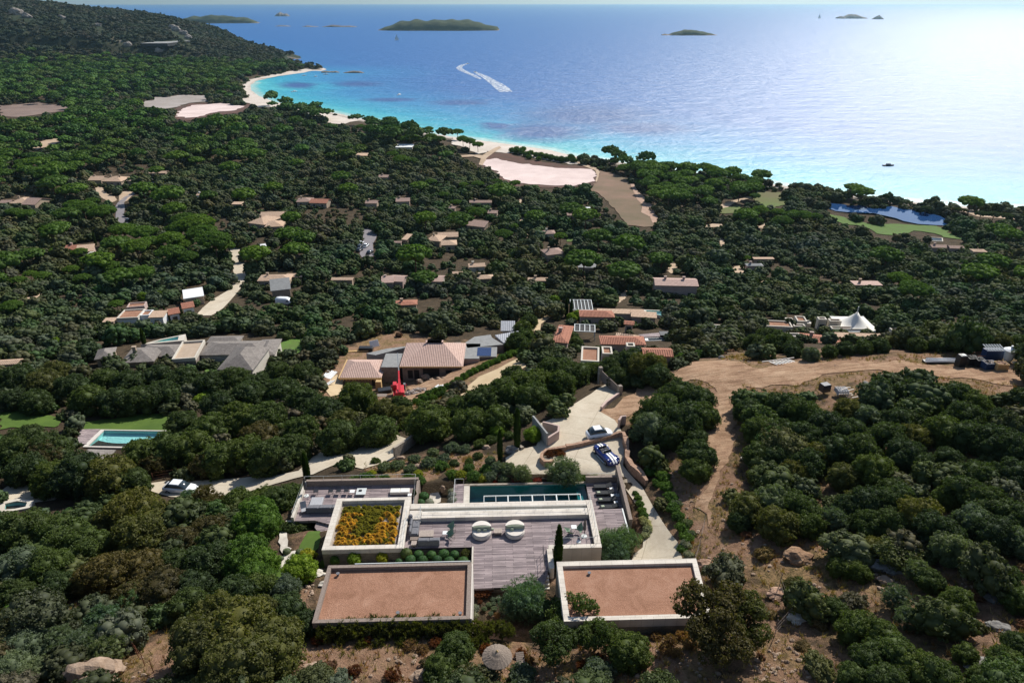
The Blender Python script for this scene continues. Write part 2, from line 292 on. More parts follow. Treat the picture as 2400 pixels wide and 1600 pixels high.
M['shingle'] = brickmat('grey_wood_shingles', (.26, .23, .205), (.16, .14, .125), (.05, .045, .045), .35, .30)
def tilemat(name, c1, c2, axis=0, period=.34):
    n = NT(name, .85, .2); s = n.new('ShaderNodeSeparateXYZ'); n.l(n.obj(), s.inputs[0])
    f = n.math('SINE', n.math('MULTIPLY', s.outputs[axis], 2 * math.pi / period))
    f01 = n.math('MULTIPLY_ADD', f, .5) ; f01.node.inputs[2].default_value = .5
    base = n.ramp(n.noise(2.2, 6, .75, n.obj()), [(.28, c2), (.5, c1), (.74, tuple(min(1, v * 1.3) for v in c1))])
    n.col(n.mix(n.math('MULTIPLY', n.math('SUBTRACT', 1, f01), .45), base, tuple(v * .45 for v in c2))); n.bump(f01, .9, .07); return n.m
M['tileA'] = tilemat('tan_roof_tiles', (.62, .44, .31), (.42, .27, .18)); M['tileAy'] = M['tileA']
M['tileR'] = tilemat('red_roof_tiles', (.45, .20, .13), (.27, .10, .065)); M['tileN'] = tilemat('new_pink_roof_tiles', (.60, .42, .35), (.46, .30, .24), 0, .36)
M['tileB'] = tilemat('brown_roof_tiles', (.42, .29, .235), (.26, .17, .14)); M['sheet'] = tilemat('corrugated_sheet', (.42, .43, .46), (.30, .31, .33), 0, .45)
def gravelmat():
    n = NT('red_roof_gravel', .95, .1); v = n.new('ShaderNodeTexVoronoi'); v.inputs['Scale'].default_value = 20; n.l(n.obj(), v.inputs['Vector'])
    a = n.ramp(n.noise(.55, 7, .72, n.obj(), .8), [(.3, (.27, .145, .09)), (.5, (.36, .20, .13)), (.72, (.44, .265, .18))])
    b = n.ramp(n.noise(14, 3, .8, n.obj()), [(.3, (.62, .6, .6)), (.7, (1.25, 1.2, 1.2))])
    n.col(n.mix(1.0, a, b, 'MULTIPLY')); n.bump(n.math('ADD', v.outputs[0], n.noise(7, 5, .7, n.obj())), .8, .035); return n.m
M['gravel'] = gravelmat()
def watermat(name, tint, bumps=.02, sc=3, fr=1.33):
    n = NT(name); n.n.remove(n.b); tr = n.new('ShaderNodeBsdfTransparent'); tr.inputs[0].default_value = hexf(tint); g = n.new('ShaderNodeBsdfGlossy'); g.inputs['Roughness'].default_value = .06
    f = n.new('ShaderNodeFresnel'); f.inputs[0].default_value = fr; m = n.new('ShaderNodeMixShader'); bp = n.new('ShaderNodeBump'); bp.inputs['Strength'].default_value = .35; bp.inputs['Distance'].default_value = bumps
    n.l(n.noise(sc, 3, .5, n.pos()), bp.inputs['Height']); n.l(bp.outputs[0], g.inputs['Normal']); n.l(bp.outputs[0], f.inputs['Normal'])
    n.l(f.outputs[0], m.inputs[0]); n.l(tr.outputs[0], m.inputs[1]); n.l(g.outputs[0], m.inputs[2]); n.l(m.outputs[0], n.out.inputs[0]); return n.m
M['poolw'] = watermat('dark_pool_water', (.45, .78, .85)); M['poolt'] = watermat('clear_pool_water', (.86, 1.0, 1.0))
# ------------------------------------------------------------------ mesh builder and scene helpers
class MB:
    def __init__(s): s.v = []; s.f = []; s.sm = False
    def add(s, vs, fs):
        o = len(s.v); s.v += [tuple(v) for v in vs]; s.f += [tuple(i + o for i in f) for f in fs]; return s
    def box(s, x0, x1, y0, y1, z0, z1):
        return s.add([(x0, y0, z0), (x1, y0, z0), (x1, y1, z0), (x0, y1, z0), (x0, y0, z1), (x1, y0, z1), (x1, y1, z1), (x0, y1, z1)],
                     [(0, 3, 2, 1), (4, 5, 6, 7), (0, 1, 5, 4), (1, 2, 6, 5), (2, 3, 7, 6), (3, 0, 4, 7)])
    def rbox(s, cx, cy, lx, ly, z0, z1, a=0, ch=0.0):
        """box turned by a about its centre, top edges chamfered by ch"""
        c, n = math.cos(a), math.sin(a); P = []
        for k, zz in ((0, z0), (0, z1 - ch), (ch, z1)):
            for sx, sy in ((-1, -1), (1, -1), (1, 1), (-1, 1)):
                x = sx * (lx / 2 - k); y = sy * (ly / 2 - k); P.append((cx + x * c - y * n, cy + x * n + y * c, zz))
        F = [(0, 3, 2, 1), (8, 9, 10, 11)]
        for b in (0, 4):
            for i in range(4): j = (i + 1) % 4; F.append((b + i, b + j, b + 4 + j, b + 4 + i))
        return s.add(P, F)
    def prism(s, poly, z0, z1):
        n = len(poly); a = sum(poly[i][0] * poly[(i + 1) % n][1] - poly[(i + 1) % n][0] * poly[i][1] for i in range(n))
        if a < 0: poly = poly[::-1]
        vs = [(x, y, z0) for x, y in poly] + [(x, y, z1) for x, y in poly]
        return s.add(vs, [tuple(range(n))[::-1], tuple(range(n, 2 * n))] + [(i, (i + 1) % n, n + (i + 1) % n, n + i) for i in range(n)])
    def tube(s, pts, r, k=6, r2=None):
        pts = [Vector(p) for p in pts]; n = len(pts); rings = []
        for i, p in enumerate(pts):
            d = (pts[min(i + 1, n - 1)] - pts[max(i - 1, 0)]).normalized(); u = d.orthogonal().normalized(); w_ = d.cross(u)
            rr = r + ((r2 if r2 is not None else r) - r) * i / max(n - 1, 1)
            rings.append([p + (u * math.cos(2 * math.pi * j / k) + w_ * math.sin(2 * math.pi * j / k)) * rr for j in range(k)])
        vs = [v for q in rings for v in q]; fs = []
        for i in range(n - 1):
            for j in range(k): fs.append((i * k + j, i * k + (j + 1) % k, (i + 1) * k + (j + 1) % k, (i + 1) * k + j))
        fs += [tuple(range(k))[::-1], tuple(range((n - 1) * k, n * k))]
        return s.add(vs, fs)
    def lathe(s, prof, cx=0, cy=0, k=24, sx=1, sy=1):
        vs = []; fs = []; n = len(prof)
        for r_, z in prof:
            for j in range(k): a = 2 * math.pi * j / k; vs.append((cx + r_ * sx * math.cos(a), cy + r_ * sy * math.sin(a), z))
        for i in range(n - 1):
            for j in range(k): fs.append((i * k + j, i * k + (j + 1) % k, (i + 1) * k + (j + 1) % k, (i + 1) * k + j))
        fs += [tuple(range(k))[::-1], tuple(range((n - 1) * k, n * k))]
        return s.add(vs, fs)
    def blob(s, c, r, seed=0, rough=.25, sub=2, flat=1):
        V, F = ICO[sub]; o = Vector((seed * 3.1, seed * 1.7, 0)); vs = []
        for v in V:
            q = Vector(v); d = 1 + rough * (mnoise.noise(q * 1.3 + o) * 1.6 + mnoise.noise(q * 3 + o) * .6)
            vs.append((c[0] + q.x * r[0] * d, c[1] + q.y * r[1] * d, c[2] + q.z * r[2] * d))
        return s.add(vs, F)
    def loft(s, secs):
        """closed cross-sections with equal vertex counts joined end to end"""
        k = len(secs[0]); vs = [v for q in secs for v in q]; fs = []
        for i in range(len(secs) - 1):
            for j in range(k): fs.append((i * k + j, i * k + (j + 1) % k, (i + 1) * k + (j + 1) % k, (i + 1) * k + j))
        fs += [tuple(range(k))[::-1], tuple(range((len(secs) - 1) * k, len(secs) * k))]
        return s.add(vs, fs)
    def obj(s, name, m, parent=None, loc=None, dz=0, smooth=False):
        me = bpy.data.meshes.new(name); vs = s.v if not dz else [(x, y, z - dz) for x, y, z in s.v]
        me.from_pydata(vs, [], s.f); me.materials.append(M[m] if isinstance(m, str) else m)
        if smooth: me.shade_smooth()
        o = bpy.data.objects.new(name, me); COL.objects.link(o)
        if parent: o.parent = parent
        if loc: o.location = loc
        return o
def _ico():
    import bmesh
    out = {}
    for sub in (1, 2, 3):
        b = bmesh.new(); bmesh.ops.create_icosphere(b, subdivisions=sub, radius=1); b.verts.ensure_lookup_table()
        out[sub] = ([tuple(v.co) for v in b.verts], [tuple(v.index for v in f.verts) for f in b.faces]); b.free()
    return out
ICO = _ico()
def tag(o, label=None, cat=None, group=None, kind=None):
    if label: o['label'] = label
    if cat: o['category'] = cat
    if group: o['group'] = group
    if kind: o['kind'] = kind
    return o
def thing(name, label, cat, loc=(0, 0, 0), rz=0, group=None):
    o = bpy.data.objects.new(name, None); COL.objects.link(o); o.location = loc; o.rotation_euler = (0, 0, rz); o.empty_display_size = .3
    return tag(o, label, cat, group)
def copy_tree(o, parent=None):
    c = o.copy(); COL.objects.link(c); c.parent = parent
    for ch in KIDS.get(o.name, []): copy_tree(ch, c)
    return c
KIDS = {}
def reg(root):
    KIDS[root.name] = [o for o in root.children]
    for o in root.children: reg(o)
    return root
def fastmesh(name, V, Q=None, T=None, m=None, tint=None):
    me = bpy.data.meshes.new(name); nq = 0 if Q is None else len(Q); nt = 0 if T is None else len(T)
    me.vertices.add(len(V)); me.vertices.foreach_set('co', np.ascontiguousarray(V, dtype=np.float32).ravel())
    loops = np.concatenate([a.ravel() for a in ([Q] if nq else []) + ([T] if nt else [])]).astype(np.int32)
    me.loops.add(len(loops)); me.loops.foreach_set('vertex_index', loops)
    tot = np.concatenate([np.full(nq, 4), np.full(nt, 3)]).astype(np.int32); st = np.concatenate([[0], np.cumsum(tot)[:-1]]).astype(np.int32)
    me.polygons.add(nq + nt); me.polygons.foreach_set('loop_start', st); me.polygons.foreach_set('loop_total', tot)
    me.update(calc_edges=True)
    if tint is not None:
        a = me.attributes.new('tint', 'FLOAT_COLOR', 'POINT'); c = np.ones((len(V), 4), np.float32); c[:, :3] = tint; a.data.foreach_set('color', c.ravel())
    if m: me.materials.append(M[m] if isinstance(m, str) else m)
    return me
# ------------------------------------------------------------------ zones drawn on the photo, laid on the ground
def S(s, ox=0, oy=0, k=1.0):
    v = [float(a) for a in s.replace(',', ' ').split()]
    return [(ox + v[i] / k, oy + v[i + 1] / k) for i in range(0, len(v), 2)]
MW, MH = 600, 400
MASK = np.zeros((MH, MW), bool); BARE = np.zeros((MH, MW), bool)
_gx, _gy = np.meshgrid((np.arange(MW) + .5) * 4, (np.arange(MH) + .5) * 4)
def keep(poly, m=MASK): m |= in_poly(_gx, _gy, poly)
def keepbox(x0, y0, x1, y1, m=MASK): m[max(int(y0 // 4), 0):int(y1 // 4) + 1, max(int(x0 // 4), 0):int(x1 // 4) + 1] = True
BAREP = [S('1560 1070 1700 1040 1740 1120 1700 1200 1720 1330 1640 1330 1600 1200'), S('1700 850 2400 820 2400 950 2200 915 1920 905 1760 925 1700 1040 1600 1000 1630 870'),
 S('1810 1190 1900 1180 2000 1290 1930 1390 1760 1370 1720 1300'), S('2040 1330 2130 1380 2160 1460 2060 1430'), S('670 1500 1240 1480 1360 1600 560 1600'), S('1330 1465 1650 1465 1700 1600 1350 1600'),
 S('1750 1490 1900 1500 1920 1600 1760 1600'), S('250 1530 480 1450 540 1600 150 1600'), S('190 1400 290 1385 330 1460 240 1470'), S('760 870 830 800 900 775 1215 820 1215 845 1060 930 975 965 800 955 740 925'),
 S('690 1370 740 1370 725 1450 690 1440'), S('1600 900 1500 920 1430 970 1480 1000 1540 960'), S('2210 1190 2260 1190 2300 1400 2250 1400'), S('2150 1060 2200 1060 2210 1120 2160 1130'),
 S('850 1085 1180 1060 1180 1110 860 1120'), S('1410 830 1480 850 1450 870'), S('1700 825 1760 825 1770 850 1690 850')]
for p in BAREP: keep(p, BARE)
# terrain sheet
CD = coast(TX.ravel(), TY.ravel()).reshape(TX.shape)
idx = np.arange(NA * NR).reshape(NR, NA); q = np.stack([idx[:-1, :-1], idx[:-1, 1:], idx[1:, 1:], idx[1:, :-1]], -1)[:, :, ::-1].reshape(-1, 4)
okv = (CD > -30).ravel(); q = q[okv[q].all(1)]
used = np.unique(q); remap = np.full(NA * NR, -1); remap[used] = np.arange(len(used)); q = remap[q]
V = np.stack([TX.ravel(), TY.ravel(), TZ.ravel()], -1)[used]
ppx, ppy = prj(V[:, 0], V[:, 1], V[:, 2]); cdv = CD.ravel()[used]
soil = np.zeros(len(V)); vis = (ppx > -50) & (ppx < 2450) & (ppy > -50) & (ppy < 1700)
_jx = ppx + 22 * np.sin(V[:, 0] * .9 + 2 * np.sin(V[:, 1] * .7)) + 10 * np.sin(V[:, 1] * 2.3 + V[:, 0]); _jy = ppy + 14 * np.sin(V[:, 1] * 1.1 + 2 * np.sin(V[:, 0] * .8)) + 7 * np.sin(V[:, 0] * 2.9)
for p in BAREP: soil[in_poly(_jx, _jy, p) & vis & (V[:, 1] < 220)] = 1
_full = np.zeros(NA * NR); _full[used] = soil; _full = _full.reshape(NR, NA)
for _ in range(4): _full[1:-1, 1:-1] = (_full[1:-1, 1:-1] * 2 + _full[:-2, 1:-1] + _full[2:, 1:-1] + _full[1:-1, :-2] + _full[1:-1, 2:]) / 6
soil = _full.ravel()[used]; soil = np.maximum(soil, .52 * ((V[:, 1] < 100) & (ppx > 1560))); soil = np.maximum(soil, .42 * (V[:, 1] < 60))
soil[(V[:, 1] < 26)] = .8
sandv = np.clip(1 - (cdv - 5) / 10, 0, 1) * (V[:, 1] < 1230)
hillv = np.clip((V[:, 1] - 1150) / 120, 0, 1)
tint = np.stack([soil, sandv, hillv], -1)
def terrainmat():
    n = NT('maquis_ground', .97, .1); a = n.new('ShaderNodeAttribute', attribute_name='tint'); sp = n.new('ShaderNodeSeparateColor'); n.l(a.outputs['Color'], sp.inputs[0]); P = n.pos()
    litter = n.ramp(n.noise(.35, 6, .7, P), [(.3, (.045, .034, .022)), (.7, (.11, .08, .05))])
    so_ = n.ramp(n.noise(.9, 8, .75, P), [(.28, (.17, .095, .055)), (.5, (.30, .18, .115)), (.75, (.42, .28, .19))])
    dry = n.ramp(n.noise(1.9, 6, .8, P), [(.42, (.12, .09, .04)), (.6, (.34, .22, .11))]); so2 = n.mix(n.ramp(n.noise(.25, 5, .7, P), [(.45, (0, 0, 0)), (.6, (1, 1, 1))]), so_, dry)
    k = n.math('ADD', sp.outputs[0], n.math('MULTIPLY', n.math('SUBTRACT', n.noise(.6, 5, .7, P), .5), 1.1)); k = n.ramp(k, [(.35, (0, 0, 0)), (.6, (1, 1, 1))])
    c = n.mix(k, litter, so2)
    hr = n.ramp(n.noise(.02, 8, .72, P), [(.5, (.03, .042, .022)), (.6, (.06, .06, .035)), (.68, (.26, .22, .19))]); c = n.mix(sp.outputs[2], c, hr)
    sa = n.ramp(n.noise(.1, 5, .6, P), [(.3, (.48, .41, .35)), (.7, (.64, .57, .50))]); c = n.mix(sp.outputs[1], c, sa)
    n.col(c); n.bump(n.math('ADD', n.noise(1.2, 8, .75, P), n.noise(6, 5, .7, P)), .9, .35); return n.m
M['terrain'] = terrainmat()
me = fastmesh('ground', V, q, None, 'terrain', tint); me.shade_smooth(); o = bpy.data.objects.new('ground', me); COL.objects.link(o); tag(o, kind='structure')
# draped sheets
def drape(name, poly, m, off=.06, step=None, jit=0, parent=None, z=None, world=False):
    """polygon given in photo pixels (or metres when world) laid on the ground as a thin sheet"""
    W = poly if world else [at(a, b)[:2] for a, b in poly]
    xs = [p[0] for p in W]; ys = [p[1] for p in W]; size = max(max(xs) - min(xs), max(ys) - min(ys)); st = step or max(.7, size / 34)
    B = []
    for i in range(len(W)):
        a = Vector(W[i]); b = Vector(W[(i + 1) % len(W)]); n = max(1, int((b - a).length / (st * .8)))
        for k in range(n):
            p = a.lerp(b, k / n)
            if jit: p = p + Vector((mnoise.noise(Vector((p.x / (jit * 3), p.y / (jit * 3), 1))), mnoise.noise(Vector((p.x / (jit * 3), p.y / (jit * 3), 7))))) * jit * 1.6
            B.append(p)
    n = len(B); E = [(i, (i + 1) % n) for i in range(n)]
    gx = np.arange(min(xs), max(xs), st); gy = np.arange(min(ys), max(ys), st); G = np.stack(np.meshgrid(gx, gy), -1).reshape(-1, 2)
    G = G[in_poly(G[:, 0], G[:, 1], [tuple(p) for p in B])] if len(G) else G
    if z is None:
        pts = B + [Vector((float(a), float(b))) for a, b in G]
    else: pts = B
    r_ = delaunay_2d_cdt(pts, E, [], 1, 1e-4)
    vv = np.array([tuple(p) for p in r_[0]]); zz = TER(vv[:, 0], vv[:, 1])
    if z is None:
        dist = np.hypot(vv[:, 0], vv[:, 1]); zz = zz + off + dist * .0003
    else: zz = np.full(len(vv), z)
    me = bpy.data.meshes.new(name); me.from_pydata([(a, b, c) for (a, b), c in zip(vv, zz)], [], [tuple(f) for f in r_[2]]); me.materials.append(M[m]); me.shade_smooth()
    for f in me.polygons:
        if f.normal.z < 0: me.flip_normals(); break
    o = bpy.data.objects.new(name, me); COL.objects.link(o)
    if parent: o.parent = parent
    else: o['kind'] = 'structure'
    return o
# beach and lagoons
BEACHV = [S('735 167 700 173 655 179 610 186 590 195 580 207 592 220 630 236 700 254 760 266 800 275 790 279 700 259 622 241 582 224 568 202 588 190 640 179 690 169 725 163'), S('575 226 622 240 640 250 600 252 572 240'), S('780 270 830 277 886 288 860 296 800 290 770 282'),
 S('990 309 1060 321 1130 330 1196 340 1282 352 1351 368 1351 378 1290 372 1200 352 1160 352 1135 362 1110 360 1090 345 1060 335 1000 322'), S('1570 1060 1640 1110 1620 1140 1560 1100', 800, 0, 2.904)]
for p in BEACHV: keep(p)
drape('beach', S('735 167 700 173 655 179 610 186 590 195 580 207 592 220 630 236 700 254 760 266 800 275 840 283 800 292 775 290 740 276 700 264 640 252 600 252 566 236 558 205 576 190 640 175 690 166 725 161'), 'sand', .15, jit=3)
drape('beach', S('1060 322 1130 331 1196 340 1282 352 1351 368 1413 376 1400 383 1340 386 1270 374 1200 360 1150 356 1120 362 1095 352 1060 338'), 'sand', .15, jit=2)
for nm, pp, mm, j in [('dry_lagoon', S('940 720 1000 690 1090 660 1250 650 1400 650 1420 690 1300 700 1200 730 1100 745', 0, 0, 2.904), 'saltgrey', 5), ('marsh', S('1150 790 1180 745 1280 710 1500 695 1700 715 1750 740 1600 775 1450 790 1250 830 1170 830', 0, 0, 2.904), 'redmarsh', 4),
    ('bare_field', S('0 720 250 700 450 722 540 735 430 760 300 775 150 800 0 800', 0, 0, 2.904), 'saltgrey', 4), ('marsh', S('890 1190 960 1100 1010 1040 1080 1000 1150 1050 1300 1090 1500 1125 1600 1120 1700 1140 1755 1180 1745 1240 1700 1265 1600 1285 1300 1280 1160 1265 1080 1230', 800, 0, 2.904), 'redmarsh', 3)]:
    drape(nm, pp, 'brownfield' if nm == 'bare_field' else mm, .1, jit=j)
    if mm == 'saltgrey': keep(pp)
    elif j == 4: keep([(480 + (a - 480) * .9, 262 + (b_ - 262) * .8) for a, b_ in pp])
for nm, pp, j in [('salt_pan', S('1200 795 1230 755 1300 722 1500 705 1640 722 1660 735 1600 752 1450 770 1350 800 1280 805', 0, 0, 2.904), 3), ('salt_pan', S('970 1092 1060 1082 1150 1105 1250 1122 1480 1148 1700 1155 1738 1200 1720 1236 1600 1266 1450 1268 1300 1258 1180 1248 1090 1215 1060 1170 1000 1150 955 1125', 800, 0, 2.904), 1.5)]:
    drape(nm, pp, 'salt', .28, jit=j); keep(pp)
keep(S('820 1060 950 1060 1080 1000 1170 1040 1330 1090 1580 1120 1700 1140 1000 1100 960 1130 920 1100', 800, 0, 2.904))
def road(name, poly, m, off=.07, jit=.0, k=True, **kw):
    o = drape(name, poly, m, off, jit=jit, **kw)
    if k: keep(poly)
    return o
road('sandy_track', S('815 1062 900 1055 960 1062 1075 1000 1090 1010 990 1080 960 1130 935 1125 950 1085 900 1070 820 1075', 800, 0, 2.904), 'sandpath', .35)
road('sandy_track', S('1590 1075 1620 1085 1650 1120 1740 1150 1758 1175 1748 1215 1738 1245 1728 1240 1740 1200 1728 1165 1640 1132 1600 1110', 800, 0, 2.904), 'sandpath', .38)
road('field', S('1760 1165 1850 1185 1960 1225 1985 1270 2010 1330 2060 1370 2130 1450 2165 1540 2050 1548 1950 1535 1870 1440 1790 1350 1730 1310 1680 1300 1735 1240', 800, 0, 2.904), 'field', .2, 1.5)
road('dirt_track', S('1960 1245 1990 1255 2020 1310 2080 1360 2140 1440 2170 1545 2130 1550 2100 1480 2040 1450 2050 1400 2010 1360 1985 1300', 800, 0, 2.904), 'dirtpink', .3)
POND = S('945 1380 1020 1392 1100 1402 1130 1412 1200 1408 1300 1432 1420 1415 1480 1428 1620 1448 1750 1482 1832 1522 1790 1538 1700 1535 1600 1530 1500 1512 1450 1495 1300 1462 1130 1452 1040 1440 1000 1425', 1600, 0, 2.904); keep(POND)
_pw = [at(a, b)[:2] for a, b in POND]; _pz = float(ter([p[0] for p in _pw], [p[1] for p in _pw]).max()) + .25
pn = NT('pond_water', .04, .5); pn.col((.018, .060, .17)); pn.bump(pn.noise(2, 2, .5, pn.pos()), .12, .02); M['pond'] = pn.m
PONDO = drape('pond', POND, 'pond', z=max(_pz, 1.3))
road('pasture', S('130 195 300 235 450 278 560 300 720 295 850 300 1000 310 1150 318 1250 342 1270 380 1330 400 1480 455 1590 500 1560 520 1490 470 1400 462 1380 440 1230 420 1180 395 1050 370 1010 362 940 360 870 395 830 400 700 400 590 385 540 340 430 310 300 300 200 250', 1900, 450, 3.92), 'lawnbr', .18, 1)
road('pasture', S('1760 450 1830 452 1850 478 1800 490 1770 480'), 'pasture', .15, 1); road('pasture', S('1700 487 1735 483 1740 495 1700 502 1670 500'), 'pasture', .15, 1)
road('sandy_track', S('1650 528 1690 522 1702 515 1705 525 1690 532 1650 534'), 'sandpath'); road('sandy_track', S('1762 525 1802 523 1806 534 1780 538'), 'sandpath')
road('sandy_track', S('1690 480 1720 470 1760 460 1762 464 1720 477 1700 490 1672 510 1668 506 1682 492'), 'sandpath')
road('sandy_track', S('2285 500 2400 512 2400 518 2290 508 2262 498 2240 490 2250 486'), 'sandpath')
# roads
road('road', S('1270 190 1250 215 1175 250 1140 300 1150 340 1140 400 1190 450 1180 485 1075 490 1062 440 1065 380 1062 330 1080 300 1120 260 1180 225 1230 200', 0, 400, 3.92), 'asphalt', .08)
road('road', S('1370 75 1395 72 1440 120 1440 152 1400 155 1370 130', 0, 400, 3.92), 'asphalt', .08)
road('road', S('548 566 560 580 572 612 579 642 575 662 561 680 540 705 523 723 510 732 495 740 459 740 475 722 497 703 520 690 540 678 546 664 548 642 545 625 540 607 540 585 538 568'), 'concrete', .08)
road('road', S('844 534 862 534 878 537 885 548 880 562 874 572 876 598 866 613 855 613 843 596 846 580 852 566 850 552'), 'asphalt', .08)
road('road', S('344 1134 388 1128 485 1126 582 1119 656 1113 700 1104 740 1065 790 1045 850 1045 905 1033 930 1020 965 1034 925 1075 884 1090 850 1100 790 1088 735 1112 690 1122 640 1136 560 1158 470 1165 400 1165 350 1150'), 'concrete', .09, k=False)
keep(S('344 1134 388 1128 485 1126 656 1113 700 1104 769 1052 776 1087 735 1112 640 1136 540 1142 480 1150 440 1170 388 1165')); keep(S('863 1077 924 1030 963 1036 924 1072 884 1090 858 1098'))
road('road', S('5 1150 18 1140 60 1136 120 1148 140 1160 130 1172 70 1180 20 1175'), 'concrete', .09)
road('driveway', S('1385 924 1402 911 1431 896 1479 879 1486 890 1456 914 1451 924 1413 950 1405 965 1440 985 1453 1003 1461 1029 1463 1069 1460 1092 1505 1143 1527 1182 1558 1232 1588 1271 1600 1314 1480 1318 1485 1300 1506 1284 1511 1233 1498 1195 1473 1157 1457 1126 1380 1126 1300 1126 1226 1120 1186 1096 1185 1074 1219 1054 1257 1046 1262 1030 1250 1000 1293 983 1339 952'), 'concrete', .09, step=1.2)
road('dirt_road', S('1402 962 1440 948 1500 905 1560 868 1620 850 1700 843 1735 852 1790 862 1860 850 2000 845 2200 858 2420 852 2420 905 2200 880 2050 870 1930 880 1860 905 1790 912 1740 900 1725 930 1712 960 1722 1000 1725 1060 1690 1110 1672 1180 1650 1240 1640 1200 1640 1130 1652 1060 1660 1000 1680 940 1660 895 1610 892 1560 912 1500 965 1455 1002 1440 985'), 'dirt', .05, 1.0, step=1.2)
road('driveway', S('1223 838 1234 842 1232 860 1197 883 1159 909 1110 926 1083 930 1078 924 1098 904 1123 883 1167 865'), 'drive', .09)
road('driveway', S('1243 751 1284 738 1290 745 1268 760 1266 775 1243 778'), 'drive', .09); road('driveway', S('109 850 144 842 146 862 130 868 109 858'), 'sandpath', .09); road('driveway', S('147 892 160 886 182 886 165 898 150 902'), 'sandpath', .09)
for s in ('1233 450 1238 452 1226 470 1214 480 1210 476 1222 464', '1224 497 1231 500 1230 512 1227 527 1218 527 1220 512', '1231 546 1238 548 1236 562 1228 562', '1222 570 1226 574 1214 590 1210 607 1203 607 1206 590', '1709 640 1722 625 1745 622 1742 640 1730 648', '1549 626 1570 618 1592 620 1585 632 1575 642', '1688 548 1705 565 1690 578 1685 566',
          '222 435 240 440 250 455 270 462 275 470 262 476 240 466 226 450', '278 452 300 448 320 448 300 470 280 480', '1456 690 1474 670 1465 700 1450 712 1440 700', '1750 690 1775 688 1772 702 1750 702', '1780 665 1792 652 1795 658 1784 680', '1688 715 1700 705 1695 718', '180 730 250 715', ):
    if len(s.split()) > 5: road('sandy_track', S(s), 'sandpath', .08, .4)
road('sandy_track', S('75 345 100 330 150 322 152 330 110 345 85 352'), 'sandpath', .1, 1); road('sandy_track', S('58 700 105 680 108 688 62 712'), 'sandpath', .1); road('sandy_track', S('760 910 775 890 800 885 795 925 775 930'), 'drive', .1); road('sandy_track', S('0 590 10 592 12 620 0 628'), 'sandpath', .1)
road('lawn', S('0 805 200 830 300 835 420 860 480 880 460 930 330 945 200 950 0 965', 0, 720, 3.36), 'lawn', .1, .5); road('lawn', S('560 910 800 890 1000 870 1100 850 1200 835 1440 860 1440 920 1360 972 800 972 660 965 600 940', 0, 720, 3.36), 'lawn', .1, .5)
road('lawn', S('656 810 665 800 690 792 717 789 716 805 705 825 690 838 668 835 652 828'), 'lawnbr', .1, .4); road('lawn', S('482 862 517 860 510 892 502 885 480 872'), 'lawnbr', .1, .2); road('lawn', S('1329 560 1345 552 1352 558 1345 567 1328 567'), 'lawnbr', .1, .2)
road('lawn', S('1540 240 1700 230 1720 320 1620 350 1540 300', 620, 1100, 3.095), 'lawn', .1, .2, k=False); road('lawn', S('620 1330 680 1330 690 1360 640 1372'), 'lawn', .08, .2); road('lawn', S('715 1260 740 1235 757 1235 748 1285 735 1300 705 1305 700 1285'), 'lawn', .12, .2)
road('garden_path', S('672 1222 690 1222 676 1240 672 1270 680 1290 672 1300 662 1298 655 1270 658 1245'), 'stone', .12, .2); road('garden_path', S('665 1300 690 1292 700 1298 690 1312 675 1332 650 1335 660 1320'), 'stone', .12, .2); road('garden_path', S('1008 1158 1028 1158 1032 1178 1020 1182 1004 1180'), 'stone', .12, .2)
# sea
bb = np.concatenate([np.geomspace(300, 3600, 330), np.geomspace(3800, 30000, 26)]); ab = np.linspace(R(-58), R(58), 330)
AA, RR = np.meshgrid(ab, bb); WX = RR * np.sin(AA); WY = RR * np.cos(AA) - 45; WD = -coast(WX.ravel(), WY.ravel())
wx, wy = prj(WX.ravel(), WY.ravel(), np.zeros(WX.size))
sh = np.clip(1 - (WD - 4) / 240, 0, 1) ** 1.4
bay = np.exp(-((wx - 640) / 230) ** 2 - ((wy - 205) / 34) ** 2); sh = np.maximum(sh, bay * .9)
sh = sh * (1 - .9 * np.clip((WY.ravel() - 1000) / 300, 0, 1))
weed = np.zeros(len(wx))
for cx, cy, rx, ry in [(1082,241,70,7),(920,234,62,5),(1270,308,118,24),(1380,272,150,26),(1170,296,40,9),(1148,291,30,6),(1500,300,120,16),(700,200,45,8),(840,197,60,7)]:
    weed = np.maximum(weed, np.clip(1.45 - np.hypot((wx - cx) / rx, (wy - cy) / ry), 0, 1))
